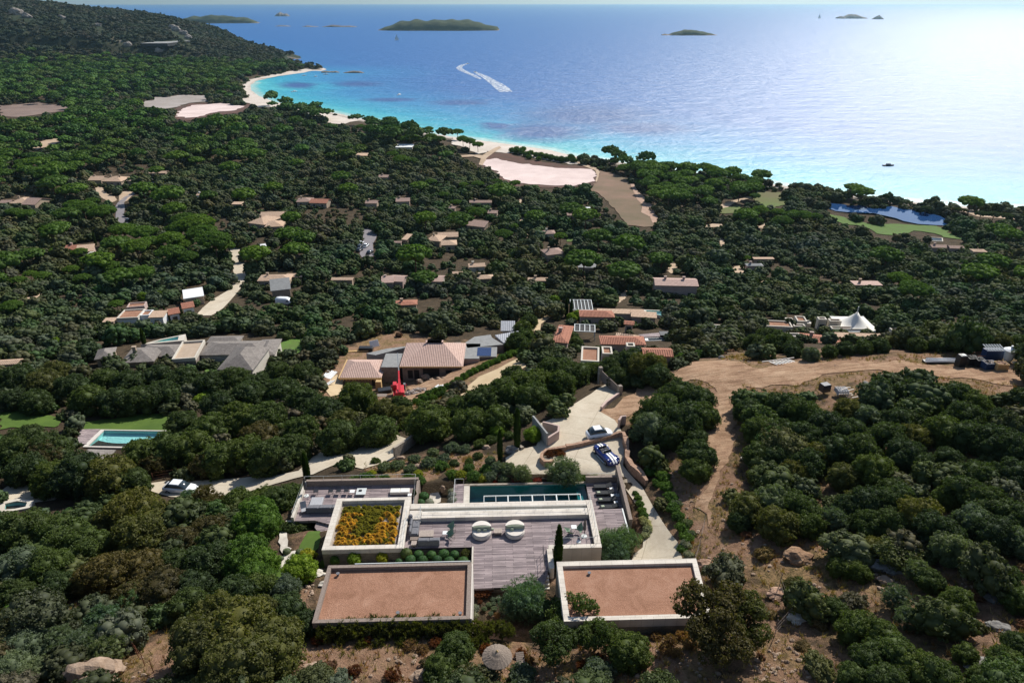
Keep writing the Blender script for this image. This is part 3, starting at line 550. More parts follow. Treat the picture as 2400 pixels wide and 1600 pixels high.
def seamat():
    n = NT('sea_water', .3, .5); n.n.remove(n.b)
    a = n.new('ShaderNodeAttribute', attribute_name='tint'); sp = n.new('ShaderNodeSeparateColor'); n.l(a.outputs['Color'], sp.inputs[0]); P = n.pos()
    k = n.math('ADD', sp.outputs[0], n.math('MULTIPLY', n.math('SUBTRACT', n.noise(.012, 5, .6, P), .5), .16))
    c = n.ramp(k, [(.02, (.004, .108, .33)), (.25, (.004, .15, .37)), (.5, (.006, .20, .41)), (.8, (.010, .31, .44)), (.96, (.06, .42, .46)), (1, (.34, .54, .50))])
    wd = n.math('MULTIPLY', sp.outputs[1], n.ramp(n.math('ADD', n.noise(.03, 6, .65, P), n.math('MULTIPLY', sp.outputs[1], .25)), [(.45, (0, 0, 0)), (.6, (1, 1, 1))])); c = n.mix(wd, c, (.010, .085, .26))
    m1 = n.mapping(P, (1, 1.8, 1), (0, 0, R(-20))); h = n.math('ADD', n.noise(.16, 6, .66, m1), n.math('MULTIPLY', n.noise(.03, 3, .5, m1), 2.0))
    bp = n.new('ShaderNodeBump'); bp.inputs['Strength'].default_value = 1; bp.inputs['Distance'].default_value = 1.5; n.l(h, bp.inputs['Height'])
    d = n.new('ShaderNodeBsdfDiffuse'); n.l(c, d.inputs[0]); g = n.new('ShaderNodeBsdfGlossy'); g.inputs['Roughness'].default_value = SEAR; n.l(bp.outputs[0], g.inputs['Normal']); n.l(bp.outputs[0], d.inputs['Normal'])
    fr = n.new('ShaderNodeFresnel'); fr.inputs[0].default_value = 1.33; n.l(bp.outputs[0], fr.inputs['Normal']); f = n.math('MINIMUM', n.math('MULTIPLY', fr.outputs[0], 1.0), SEAF)
    m = n.new('ShaderNodeMixShader'); n.l(f, m.inputs[0]); n.l(d.outputs[0], m.inputs[1]); n.l(g.outputs[0], m.inputs[2]); n.l(m.outputs[0], n.out.inputs[0]); return n.m
SEAR, SEAF = .40, .15
M['sea'] = seamat()
qi = np.arange(WX.size).reshape(WX.shape); sq = np.stack([qi[:-1, :-1], qi[:-1, 1:], qi[1:, 1:], qi[1:, :-1]], -1)[:, :, ::-1].reshape(-1, 4)
okv = WD > -25; sq = sq[okv[sq].any(1)]
me = fastmesh('sea', np.stack([WX.ravel(), WY.ravel(), np.zeros(WX.size)], -1), sq, None, 'sea', np.stack([sh, weed, np.zeros(len(sh))], -1)); o = bpy.data.objects.new('sea', me); COL.objects.link(o); tag(o, kind='structure')
# islands: heightfields with a rocky shore
def islmat(name, g1, g2, rock):
    n = NT(name, .95, .1); P = n.pos(); c = n.ramp(n.noise(.03, 8, .7, P), [(.35, g1), (.65, g2)]); s_ = n.new('ShaderNodeSeparateXYZ'); n.l(P, s_.inputs[0])
    k = n.math('ADD', n.math('MULTIPLY', s_.outputs[2], -.3), n.math('MULTIPLY', n.noise(.05, 5, .7, P), 2.6)); n.col(n.mix(n.ramp(k, [(.3, (0, 0, 0)), (.9, (1, 1, 1))]), c, rock)); n.bump(n.noise(.06, 7, .7, P), .8, 3); return n.m
M['isl'] = islmat('island_scrub', (.035, .05, .022), (.075, .085, .04), (.30, .22, .16)); M['islrock'] = islmat('island_rock', (.13, .11, .10), (.25, .21, .18), (.3, .25, .2))
def island(label, x0, x1, yb, yt, prof, m='isl', depth=.35, sd=1, cat='island', name='island'):
    a = atz(x0, yb, 0); b = atz(x1, yb, 0); L = b[0] - a[0]; H = (yb - yt) / 1600 * zc(a[0], a[1], 0) * 1.02; Dp = L * depth; n, k = 64, 22; Vs = []; cy = a[1] + Dp / 2
    for j in range(k + 1):
        for i in range(n + 1):
            u = i / n; v = j / k * 2 - 1; p = np.interp(u, [q_[0] for q_ in prof], [q_[1] for q_ in prof]); e = max(0, 1 - abs(v) ** 2.2)
            wv = mnoise.noise(Vector((u * 7 + sd, v * 1.5, sd))) * .18; yy = cy + v * Dp / 2 * (max(p, .04) ** .45) * (1 + wv)
            zz = H * p * e ** .6 * (1 + .18 * mnoise.noise(Vector((u * 14, v * 3, sd * 2)))) - .6 * (1 - e); Vs.append((a[0] + u * L, yy, zz))
    Fs = [(j * (n + 1) + i, j * (n + 1) + i + 1, (j + 1) * (n + 1) + i + 1, (j + 1) * (n + 1) + i) for j in range(k) for i in range(n)]
    c = (a[0] + L / 2, cy, 0); o = MB().add([(x - c[0], y - c[1], z) for x, y, z in Vs], Fs).obj(name, m, loc=c, smooth=True); tag(o, kind='structure'); return o
island('', 878, 1170, 73, 51, [(0, .02), (.06, .3), (.12, .55), (.2, .85), (.3, 1), (.38, .92), (.5, .93), (.62, 1), (.75, .95), (.85, .7), (.93, .45), (.985, .3), (1, .02)], sd=3)
island('', 400, 597, 55.5, 39, [(0, .1), (.08, .5), (.2, .9), (.3, .8), (.42, 1), (.6, .95), (.7, .75), (.85, .7), (.93, .35), (1, .02)], sd=5)
island('', 640, 675, 39, 30.5, [(0, .1), (.2, .7), (.4, 1), (.6, .6), (.8, .7), (1, .1)], 'islrock', .8, 8)
island('', 641, 680, 62.5, 60.5, [(0, .1), (.3, 1), (.7, .8), (1, .1)], 'islrock', .5, 9); island('', 706, 745, 63.5, 61, [(0, .1), (.3, 1), (.7, .5), (1, .1)], 'islrock', .5, 10); island('', 752, 835, 64, 59.5, [(0, .1), (.3, 1), (.6, .5), (.8, .6), (1, .1)], 'islrock', .3, 11)
island('', 1556, 1688, 84, 73, [(0, .1), (.06, .25), (.12, .1), (.2, .5), (.4, 1), (.6, .9), (.8, .55), (1, .02)], 'isl', .4, 12)
island('', 1973, 2040, 44.5, 35.5, [(0, .3), (.12, .6), (.2, .4), (.4, 1), (.6, .95), (.8, .5), (1, .2)], 'islrock', .7, 13); island('', 2049, 2076, 46, 38, [(0, .1), (.3, .7), (.55, 1), (.8, .5), (1, .1)], 'islrock', .8, 14)
island('', 803, 852, 172, 167.5, [(0, .1), (.2, .6), (.5, 1), (.8, .8), (1, .1)], 'islrock', .35, 15); island('', 752, 795, 171, 167, [(0, .6), (.2, .9), (.5, .6), (.8, .8), (1, .1)], 'islrock', .35, 16); island('', 660, 704, 139.5, 134, [(0, .9), (.3, .9), (.6, .5), (1, .1)], 'islrock', .4, 17)
# wakes and boats
def ribbon(name, pts, ws, m, z=.25, kind='structure'):
    W = [atz(a, b, 0) for a, b in pts]; vs = []
    for i, p in enumerate(W):
        a = Vector(W[max(i - 1, 0)][:2]); b = Vector(W[min(i + 1, len(W) - 1)][:2]); d = (b - a).normalized(); nn = Vector((-d.y, d.x)) * ws[i] / 2; vs += [(p[0] + nn.x, p[1] + nn.y, z), (p[0] - nn.x, p[1] - nn.y, z)]
    o = MB().add(vs, [(2 * i, 2 * i + 1, 2 * i + 3, 2 * i + 2) for i in range(len(W) - 1)]).obj(name, m); tag(o, kind=kind); return o
def wakemat():
    n = NT('boat_wake_foam', .8, .2); n.col((.82, .86, .88)); f = n.noise(.22, 5, .75, n.mapping(n.pos(), (1, 1, 1), (0, 0, .5))); n.l(n.ramp(f, [(.42, (.0, .0, .0)), (.6, (.9, .9, .9))]), n.b.inputs['Alpha']); return n.m
M['wake'] = wakemat()
ribbon('boat_wake', S('1097 150 1087 152 1079 156 1076 160 1082 165 1095 171 1112 178 1125 186'), [3, 7, 9, 10, 10, 9, 8, 5], 'wake'); ribbon('boat_wake', S('1115 170 1125 175 1138 181 1150 189 1163 197 1175 206 1186 216'), [5, 9, 11, 13, 16, 18, 16], 'wake')
def boat(name, label, px, py, L, hd, kind='motor', s=1.0):
    x, y, _ = atz(px, py, 0); t = thing(name, label, 'boat', (x, y, 0), hd); W = L * .3
    sec = []
    for f, b_, top in ((-.5, .75, .9), (-.2, 1, .85), (.15, .95, .9), (.38, .55, 1.05), (.5, .04, 1.2)):
        sec.append([(f * L, -W / 2 * b_, L * .1 * top), (f * L, -W / 2 * b_ * .7, -.1), (f * L, W / 2 * b_ * .7, -.1), (f * L, W / 2 * b_, L * .1 * top)])
    MB().loft(sec).obj('hull', 'white' if kind != 'dark' else 'cardark', t)
    MB().rbox(-.02 * L, 0, L * .34, W * .6, L * .09, L * .2, 0, .1).obj('cabin', 'white' if kind != 'dark' else 'gfabric', t)
    if kind == 'sail':
        MB().tube([(0.05 * L, 0, L * .1), (0.05 * L, 0, L * 1.35)], .1).obj('mast', 'steel', t); MB().add([(.03 * L, 0, L * .2), (-.45 * L, .05, L * .2), (.03 * L, .0, L * 1.3), (.03 * L, .12, L * .2), (-.45 * L, .17, L * .2), (.03 * L, .12, L * 1.3)], [(0, 1, 2), (5, 4, 3), (0, 3, 4, 1), (1, 4, 5, 2), (2, 5, 3, 0)]).obj('mainsail', 'canvas', t)
        MB().add([(.08 * L, 0, L * 1.1), (.08 * L, 0, L * .15), (.5 * L, 0, L * .14), (.08 * L, .1, L * 1.1), (.08 * L, .1, L * .15), (.5 * L, .1, L * .14)], [(0, 1, 2), (5, 4, 3), (0, 3, 4, 1), (1, 4, 5, 2), (2, 5, 3, 0)]).obj('jib', 'canvas', t)
    return t
boat('sailing_boat', 'white sailing boat under full sail below the long wooded island', 930, 95, 13, .3, 'sail'); boat('motor_boat', 'small white motor boat moored on the turquoise bay left of the speedboat wakes', 936, 223, 8, 1.2)
boat('speedboat', 'speedboat at the tip of the curled white wake', 1096, 150, 7, .2); boat('speedboat', 'speedboat at the head of the straight white wake', 1114, 170, 7, 2.6); boat('motor_boat', 'small dark motor boat alone on the glittering water at right', 2082, 389, 8, .1, 'dark')
boat('sailing_boat', 'tiny distant sailing boat left of the two far rocky islets', 1920, 43.5, 22, .3, 'sail'); boat('motor_boat', 'motor boat anchored off the beach headland, nearest to the pines', 713, 178, 7, .5); boat('motor_boat', 'motor boat anchored in the far corner of the bay beneath the headland rocks', 764, 175, 8, .2); boat('motor_boat', 'lone motor boat in the turquoise bay off the curved beach', 690, 215.5, 8, .9)
boat('motor_boat', 'middle one of the motor boats anchored by the headland', 740, 180, 6, .7)
# ------------------------------------------------------------------ plants
FRESH = MASK.copy()
def _norm(a): return a / np.maximum(np.linalg.norm(a, axis=-1, keepdims=True), 1e-9)
def lobes_of(kind, g):
    """lobe centres and radii of a crown of half-width 1 standing on z = 0"""
    L = []
    if kind == 'oak':
        n = 15
        for i in range(n):
            a = i * 2.4 + g.uniform(-.4, .4); e = math.asin(min(.97, (i + .5) / n)) ; r = g.uniform(.30, .46)
            rad = .66 * math.cos(e) * g.uniform(.85, 1.12); L.append((rad * math.cos(a), rad * math.sin(a), .62 + .62 * math.sin(e) * g.uniform(.85, 1.1), r))
        for i in range(7): a = i * .9 + g.uniform(-.3, .3); L.append((.62 * math.cos(a), .62 * math.sin(a), g.uniform(.34, .5), g.uniform(.28, .36)))
        L.append((0, 0, .8, .55))
    elif kind == 'open':
        for i in range(17):
            a = i * 2.4 + g.uniform(-.6, .6); rad = .8 * math.sqrt(g.uniform(.04, 1)); L.append((rad * math.cos(a), rad * math.sin(a), .95 + .75 * (1 - rad * rad) * g.uniform(.3, 1.2) - .2 * rad, g.uniform(.18, .31)))
    elif kind == 'pine':
        for i in range(24):
            a = i * 2.4; rad = .80 * math.sqrt((i + .5) / 24) * g.uniform(.93, 1.06); L.append((rad * math.cos(a), rad * math.sin(a), 1.12 + .46 * (1 - rad * rad), g.uniform(.22, .31)))
    elif kind == 'shrub':
        for i in range(9): a = i * 2.4; rad = .6 * math.sqrt((i + .3) / 9); L.append((rad * math.cos(a), rad * math.sin(a), .28 + .42 * (1 - rad) * g.uniform(.6, 1.1), g.uniform(.32, .46)))
    elif kind == 'olive':
        for i in range(14): a = i * 2.4; rad = .68 * math.sqrt((i + .3) / 14); L.append((rad * math.cos(a), rad * math.sin(a), .75 + .55 * (1 - rad) * g.uniform(.5, 1.15), g.uniform(.26, .40)))
        for i in range(6): a = i * 1.05; L.append((.55 * math.cos(a), .55 * math.sin(a), g.uniform(.4, .55), .3))
    elif kind == 'tall':
        for i in range(20): a = i * 2.4; t = i / 20; rad = .55 * math.sin(math.pi * (.15 + .8 * t)) ; L.append((rad * math.cos(a), rad * math.sin(a), .7 + 2.1 * t, g.uniform(.3, .45) * (1.1 - .5 * t)))
    elif kind == 'ball': L.append((0, 0, .95, 1.0))
    return np.array(L)
def foliage(kind, nleaf, leaf, seed, core=.80, tuft=0.0, sub=2, corejit=.3, clump=.13):
    g = random.Random(seed); r = np.random.default_rng(seed); L = lobes_of(kind, g); pk = L[:, 3] ** 2; pk /= pk.sum()
    sq = .8 if kind == 'pine' else .85
    li = r.choice(len(L), nleaf * 2, p=pk); d = _norm(r.normal(size=(nleaf * 2, 3)))
    if kind == 'pine': d[:, 2] = np.where(d[:, 2] < -.25, -d[:, 2], d[:, 2])
    nc = max(8, int(nleaf * 2 / 26)); cd = _norm(r.normal(size=(nc, 3))); cl = r.choice(len(L), nc, p=pk)
    if kind == 'pine': cd[:, 2] = np.abs(cd[:, 2]) * .8 + .1
    CC = L[cl, :3] + cd * L[cl, 3][:, None] * r.uniform(.72, 1.04, (nc, 1)) * np.array([1, 1, sq]); cr = clump * r.uniform(.6, 1.3, (nc, 1)); ci = r.integers(0, nc, nleaf * 2)
    d = _norm(d + cd[ci] * .5 + np.array([0, 0, .25])); P = CC[ci] + d * cr[ci] * np.array([1, 1, .8]) * (1 - .3 * r.random((len(d), 1)) ** 2)
    dd = (P[:, None, :] - L[None, :, :3]) / np.array([1, 1, sq]); inside = (np.linalg.norm(dd, axis=2) < L[None, :, 3] * .78).sum(1) > 0
    keep_ = np.where(~inside & (P[:, 2] > .03))[0][:nleaf]; P = P[keep_]; d = d[keep_]; m = len(P)
    nrm = _norm(d * np.array([1, 1, 1.2]) + r.normal(size=(m, 3)) * .55); t = _norm(np.cross(nrm, r.normal(size=(m, 3)))); b = np.cross(nrm, t)
    sz = leaf * r.uniform(.55, 1.35, (m, 1)); el = 1.25
    if tuft: t = _norm(d + r.normal(size=(m, 3)) * .35); b = _norm(np.cross(t, nrm)) * .45; el = tuft
    Q = np.stack([P - t * sz * el * .5, P + b * sz * .5 + t * sz * .05, P + t * sz * el * .5, P - b * sz * .5 + t * sz * .05], 1).reshape(-1, 3)
    QF = np.arange(m * 4).reshape(-1, 4); CV = []; CF = []; o = m * 4
    if core:
        IV = np.array(ICO[sub][0]); IF = np.array(ICO[sub][1])
        for l in L:
            jj = 1 + r.uniform(-corejit, corejit, (len(IV), 1)) * .45; CV.append(l[:3] + IV * jj * l[3] * core * np.array([1, 1, sq])); CF.append(IF + o); o += len(IV)
    V = np.concatenate([Q] + CV); T = np.concatenate(CF) if CF else None
    V[:, 2] = np.maximum(V[:, 2], .02); return V, QF, T
def limbs(kind, seed):
    g = random.Random(seed); b = MB(); L = lobes_of(kind, g); top = .95 if kind == 'pine' else .45
    if kind == 'open': top = .6
    lean = Vector((g.uniform(-.1, .1), g.uniform(-.1, .1), 0)); tr = .045 if kind == 'pine' else .075
    b.tube([(0, 0, -.25), tuple(lean * .3 + Vector((0, 0, top * .5))), tuple(lean + Vector((0, 0, top)))], tr, 7, tr * .7)
    for i, l in enumerate(L[:12]):
        m = Vector((l[0] * .5, l[1] * .5, top + (l[2] - top) * .45)) + lean * .5; b.tube([tuple(lean + Vector((0, 0, top * .93))), tuple(m), (l[0] * .95, l[1] * .95, l[2])], tr * .5, 5, tr * .16)
    return b
VAR = {}
def variants(key, kind, n, nleaf, leaf, **kw):
    VAR[key] = []
    for i in range(n):
        V_, Q_, T_ = foliage(kind, nleaf, leaf, 100 + i * 7 + len(VAR) * 31, **kw); me = fastmesh('crown', V_, Q_, T_, 'oak')
        tm = bpy.data.meshes.new('trunk'); lb = limbs(kind, 100 + i * 7) if kind not in ('ball', 'shrub') else None
        if lb: tm.from_pydata(lb.v, [], lb.f); tm.materials.append(M['bark_red' if kind == 'pine' else 'bark'])
        VAR[key].append((me, tm if lb else None))
variants('oak', 'oak', 7, 13000, .052, clump=.12); variants('open', 'open', 3, 9000, .055, core=.35, clump=.13); variants('pine', 'pine', 4, 8000, .05, core=.86, clump=.1); variants('shrub', 'shrub', 4, 3400, .085, clump=.16)
variants('olive', 'olive', 3, 5200, .06, tuft=2.6, core=.6, clump=.2); variants('tall', 'tall', 2, 4200, .09); variants('ball', 'ball', 2, 1500, .10, core=.95, sub=3, corejit=.04, clump=.08); variants('tuft', 'shrub', 3, 1400, .12, core=.35, tuft=3.2)
variants('brush', 'olive', 2, 3600, .07, tuft=3.0, core=.5); variants('oakmid', 'oak', 4, 2200, .12, sub=1); variants('pinemid', 'pine', 4, 2000, .095, sub=2, core=.93, clump=.09, corejit=.1); variants('shrubmid', 'shrub', 3, 500, .2, sub=1)
TREES = []     # hand placed and sampled individuals: dicts, labelled at the end
_mc = {}
def plant(name, key, m, x, y, z, s, cat, desc=None, group=None, sz=1.0, auto=None, trunk=True, rz=None, v=None):
    vs = VAR[key]; me, tm = vs[rnd.randrange(len(vs)) if v is None else v % len(vs)]
    root = thing(name, None, cat, (x, y, z - .05), rnd.uniform(0, 6.28) if rz is None else rz, group)
    c = bpy.data.objects.new('crown' if trunk else 'foliage', me); COL.objects.link(c); c.parent = root; c.scale = (s, s, s * sz); c.material_slots[0].link = 'OBJECT'; c.material_slots[0].material = M[m]
    if tm and trunk: t = bpy.data.objects.new('trunk', tm); COL.objects.link(t); t.parent = root; t.scale = (s, s, s * sz)
    if desc: root['label'] = desc
    TREES.append(dict(o=root, x=x, y=y, z=z, s=s, auto=auto, name=name)); return root
CROWNC = dict(oak=.85, open=1.2, pine=1.4, shrub=.45, olive=.85, tall=1.8, ball=.95, tuft=.45, brush=.8, oakmid=.85, pinemid=1.4, shrubmid=.45)
HAND = np.zeros((MH, MW), bool)
def hand(px, py, rpx, key='oak', m='oak', name='oak_tree', cat='tree', desc=None, sz=1.0, auto=None, group=None, z=None, v=None, trunk=True):
    """a plant whose crown is seen centred on px,py with half width rpx photo pixels"""
    s = 2.5
    for _ in range(4):
        x, y, zz = at(px, py, CROWNC[key] * s * sz)
        if z is not None:
            dz_ = z + CROWNC[key] * s * sz; x, y, _z = atz(px, py, dz_); zz = z
        s = rpx * zc(x, y, zz + s) / 1600
    HAND[:] |= ((_gx - px) / (rpx * .78)) ** 2 + ((_gy - py) / (rpx * .62 * sz)) ** 2 < 1
    return plant(name, key, m, x, y, zz, s, cat, desc, group, sz, auto, trunk, None, v)
K_ = 1.0204
AD = {'oak': 'dark green', 'oak_dark': 'very dark green', 'oak_olive': 'olive green', 'oak_brown': 'bronze brown', 'grey': 'grey green', 'silver': 'silvery', 'pine': 'bright green', 'bright': 'light green', 'olive': 'grey green', 'rust': 'rust brown', 'dry': 'dry tan', 'hedge': 'mid green', 'yellow': 'yellow green', 'white_flower': 'white flowering', 'topiary': 'clipped green', 'purple': 'purple', 'redleaf': 'red'}
NAMES = {'oak': ('oak_tree', 'tree', 'oak'), 'open': ('open_oak_tree', 'tree', 'open-crowned oak'), 'pine': ('umbrella_pine', 'tree', 'umbrella pine'), 'shrub': ('shrub', 'shrub', 'shrub'), 'olive': ('olive_tree', 'tree', 'olive tree'), 'tuft': ('spiky_shrub', 'shrub', 'spiky shrub'), 'brush': ('feathery_bush', 'shrub', 'feathery bush'), 'tall': ('tall_tree', 'tree', 'tall tree'), 'ball': ('clipped_shrub', 'shrub', 'ball shrub'),
         'oakmid': ('oak_tree', 'tree', 'oak'), 'pinemid': ('umbrella_pine', 'tree', 'umbrella pine'), 'shrubmid': ('shrub', 'shrub', 'shrub')}
GR = {'oak_tree': 'holm oaks of the maquis', 'umbrella_pine': 'umbrella pines', 'shrub': 'low shrubs of the maquis', 'spiky_shrub': 'spiky shrubs', 'feathery_bush': 'feathery bushes', 'olive_tree': 'olive trees', 'open_oak_tree': 'open-crowned oaks', 'tall_tree': 'tall trees', 'clipped_shrub': 'clipped ball shrubs'}
def H(s, key='oak', m='oak', k=K_, sz=1.0):
    v = s.split(); nm, cat, word = NAMES[key]
    for i in range(0, len(v), 3):
        m0 = m if m != 'oak_dark' or rnd.random() < .62 else rnd.choice(['oak', 'oak_olive', 'grey', 'oak'])
        hand(float(v[i]) * k, float(v[i + 1]) * k, float(v[i + 2]) * k * (.84 if key == 'oak' and k > 1 and float(v[i]) > 1650 else 1), key, m0, nm, cat, None, sz, (AD[m0], word), GR[nm])
# near trees read off the photo (overview pixels: x y halfwidth)
H('545 1455 95 460 1480 80 620 1480 78 540 1530 85 500 1410 62 600 1410 55', m='oak_olive'); H('300 1170 62 360 1195 55 320 1225 62 255 1195 45', m='oak_olive')
H('180 1085 62 250 1090 60 300 1105 42 120 1095 48 60 1075 45', m='oak_dark'); H('60 1225 70 140 1230 62 200 1250 52 40 1300 58 110 1300 55 130 1345 45 30 1360 40 0 1250 50 480 1290 62 440 1345 48 540 1370 58 430 1390 50 600 1350 45 650 1400 50 700 1430 38', m='oak_dark')
H('240 1315 62 320 1300 55 370 1350 60 300 1370 48 420 1240 45 480 1215 45 200 1330 45', m='oak_brown', sz=.9); H('300 1370 40 400 1290 42', m='oak')
H('60 1010 48 110 1030 50 30 1035 45 330 1040 50 385 1030 50 440 1025 50 505 1050 50 560 1035 48 620 1045 52 670 1030 45 480 985 48 545 960 50 610 955 48 420 975 42 690 985 40', m='oak'); H('100 1045 45 590 1000 45 350 1060 35 480 1060 40', m='oak_brown')
H('700 920 42 650 900 45 745 940 45 570 905 45 500 930 42 640 855 35 700 860 38 200 915 42 260 920 42 320 915 42 370 905 42 160 890 40 100 880 45 40 870 45 240 870 35 300 875 38 360 865 38 420 870 38 130 850 30 480 880 38 540 870 38 590 880 34 80 920 36 30 915 32', m='oak_dark')
H('820 915 48 870 985 45 775 1000 48 985 965 55 1060 940 42 1110 920 52 1160 905 50 1210 885 48 1235 878 42 1278 850 44 1318 858 38 1222 908 42 1292 878 36 1180 860 30 1360 850 28 920 930 28 1080 970 45 1140 960 38', m='oak'); H('930 955 30 880 940 32 790 965 36', m='oak_olive')
H('1490 838 45 1450 830 38 1405 845 32 1420 865 30 1510 860 34', m='oak_dark'); H('1560 905 48 1600 915 45 1520 940 48 1570 960 50 1500 975 45 1615 950 38 1540 990 42 1480 960 30 1605 1040 42 1600 1005 28 1600 1075 34', m='oak_dark')
H('1780 1150 58 1840 1165 58 1720 1165 52 1790 1200 58 1860 1200 45 1700 1195 35', m='oak_dark'); H('1720 940 42 1745 985 45 1800 930 48 1850 945 50 1790 990 50 1850 1000 50 1900 975 52 1950 990 50 1920 1030 52 1980 1030 55 2040 1000 52 2080 1040 52 1860 1060 50 2010 1075 55 2100 1000 45 2060 960 42 1740 1040 42 1790 1050 45 1950 940 40 1990 950 38 2120 1060 38 2050 1120 40', m='oak_dark')
H('1890 1040 45 1830 1080 42 1940 1090 45 1740 1090 30', m='oak_olive'); H('2200 905 50 2240 925 45 2215 955 52 2170 985 55 2230 1000 55 2290 1010 58 2340 1030 60 2330 1090 58 2250 1090 55 2180 1050 40 2300 965 42 2140 940 30', m='oak_dark')
H('2000 1150 58 2060 1150 58 2110 1180 62 2160 1215 62 2190 1255 55 2060 1200 52 2000 1200 48 1950 1165 45 2220 1130 58 2280 1155 60 2330 1185 58 2290 1220 60 2240 1190 52 2340 1240 50 2180 1140 40', m='oak_dark'); H('1960 1155 40 2010 1255 38', m='oak_olive')
H('1930 1300 34 1975 1310 32 1920 1400 42 2200 1380 48 2140 1330 38 2310 1330 52 2340 1370 45', m='oak'); H('1975 1440 58 2030 1460 55 2060 1500 62 2110 1530 60 2000 1510 55 2160 1550 60 2040 1560 58 2310 1520 52 2340 1480 42 1960 1550 45 2220 1500 35 2260 1560 45', m='oak'); H('2060 1370 36 2110 1310 32 1920 1190 36 2090 1420 34', 'brush', 'grey')
hand(1672, 1425, 92, 'open', 'oak_brown', 'open_oak_tree', 'tree', 'large bronze-leaved oak over the right end of the stone-edged gravel roof', 1.0); hand(1745, 1440, 70, 'open', 'oak_olive', 'open_oak_tree', 'tree', 'oak joined to the right flank of the bronze-leaved oak'); hand(1690, 1490, 75, 'open', 'oak_brown', 'open_oak_tree', 'tree', 'shaded lower oak under the bronze-leaved oak')
hand(1345, 1440, 72, 'open', 'oak', 'open_oak_tree', 'tree', 'airy oak over the front left corner of the stone-edged gravel roof'); hand(1290, 1500, 62, 'open', 'oak', 'open_oak_tree', 'tree', 'airy dark oak in front of the big olive bush, left of the corner oak'); hand(1400, 1480, 48, 'open', 'oak', 'open_oak_tree', 'tree', 'small airy oak leaning right below the front edge of the stone-edged roof')
hand(1475, 1520, 52, 'oak', 'oak', 'oak_tree', 'tree', 'small compact oak standing free on the dry slope below the stone-edged roof', .95); hand(1065, 1520, 46, 'oak', 'oak', 'oak_tree', 'tree', 'compact oak left of the thatched parasol'); hand(1030, 1565, 40, 'oak', 'oak', 'oak_tree', 'tree', 'bushy oak at the lower edge left of the thatched parasol'); hand(1220, 1585, 40, 'shrub', 'grey', 'shrub', 'shrub', 'grey green bush in front of the wooden sun lounger')
hand(1400, 1575, 45, 'shrub', 'grey', 'shrub', 'shrub', 'grey green bush at the lower edge under the airy oak')
H('592 1180 48 570 1205 40 610 1200 35', 'oak', 'pine', sz=1.15); H('565 1270 55 600 1290 42 540 1300 42 585 1320 40', 'oak', 'pine', sz=1.1)
hand(703, 1330, 40, 'oak', 'bright', 'lemon_tree', 'tree', 'bright yellow green citrus tree beside the garden lawn left of the wooden-edged roof'); hand(722, 1300, 22, 'shrub', 'yellow', 'shrub', 'shrub', 'yellow green shrub just behind the citrus tree'); hand(755, 1325, 16, 'shrub', 'bright', 'shrub', 'shrub', 'small yellow shrub at the corner of the planted building')
hand(668, 1375, 36, 'oak', 'grey', 'strawberry_tree', 'tree', 'grey green tree in front of the citrus tree'); hand(703, 1236, 34, 'shrub', 'oak', 'shrub', 'shrub', 'rounded dark bush below the left terrace corner'); hand(672, 1234, 20, 'shrub', 'oak', 'shrub', 'shrub', 'dark bush left end below the left terrace corner')
H('190 1480 50 130 1470 42 250 1490 45', 'brush', 'grey'); H('55 1480 62 20 1530 50 80 1540 42', 'oak', 'grey', sz=.8); H('235 1420 40 300 1380 38 350 1350 34', 'brush', 'olive'); H('60 1405 42 110 1400 28 30 1395 25', 'shrub', 'hedge'); H('130 1300 30', 'brush', 'grey')
hand(132, 1500, 24, 'shrub', 'silver', 'shrub', 'shrub', 'silver leaved cushion shrub beside a boulder at lower left'); hand(95, 1535, 18, 'shrub', 'silver', 'shrub', 'shrub', 'smaller silver shrub below the silver cushion shrub at lower left')
H('470 1140 34 495 1158 32', 'brush', 'oak_brown'); H('545 1148 36 600 1145 38 640 1142 38 672 1130 28 580 1165 35', m='oak'); hand(443, 1165, 24, 'brush', 'olive', 'feathery_bush', 'shrub', 'grey green bush half hiding the white estate car')
hand(1428, 1268, 40, 'olive', 'olive', 'olive_tree', 'tree', 'broad grey green olive against the stone corner by the driveway'); hand(1465, 1262, 36, 'olive', 'olive', 'olive_tree', 'tree', 'right half of the broad olive at the driveway edge'); hand(1440, 1290, 38, 'olive', 'olive', 'olive_tree', 'tree', 'front part of the broad olive by the driveway', .8)
hand(1232, 1400, 54, 'olive', 'olive', 'olive_tree', 'tree', 'big olive bush between the two gravel roofs', z=54.4); hand(1205, 1415, 38, 'olive', 'olive', 'olive_tree', 'tree', 'left flank of the olive bush between the gravel roofs', z=54.3); hand(1270, 1425, 36, 'olive', 'olive', 'olive_tree', 'tree', 'right flank of the olive bush between the gravel roofs', z=54.3)
hand(1322, 1102, 44, 'olive', 'grey', 'olive_tree', 'tree', 'spreading olive tree between the pool and the parking court'); hand(1222, 1106, 24, 'olive', 'grey', 'olive_tree', 'tree', 'smaller olive tree left of the spreading one behind the pool'); hand(1190, 1098, 22, 'shrub', 'grey', 'shrub', 'shrub', 'grey shrub beside the smaller olive behind the pool')
H('1225 770 24 1230 790 26 1210 800 26 1235 815 20', 'oak', 'oak', k=1, sz=1.2)
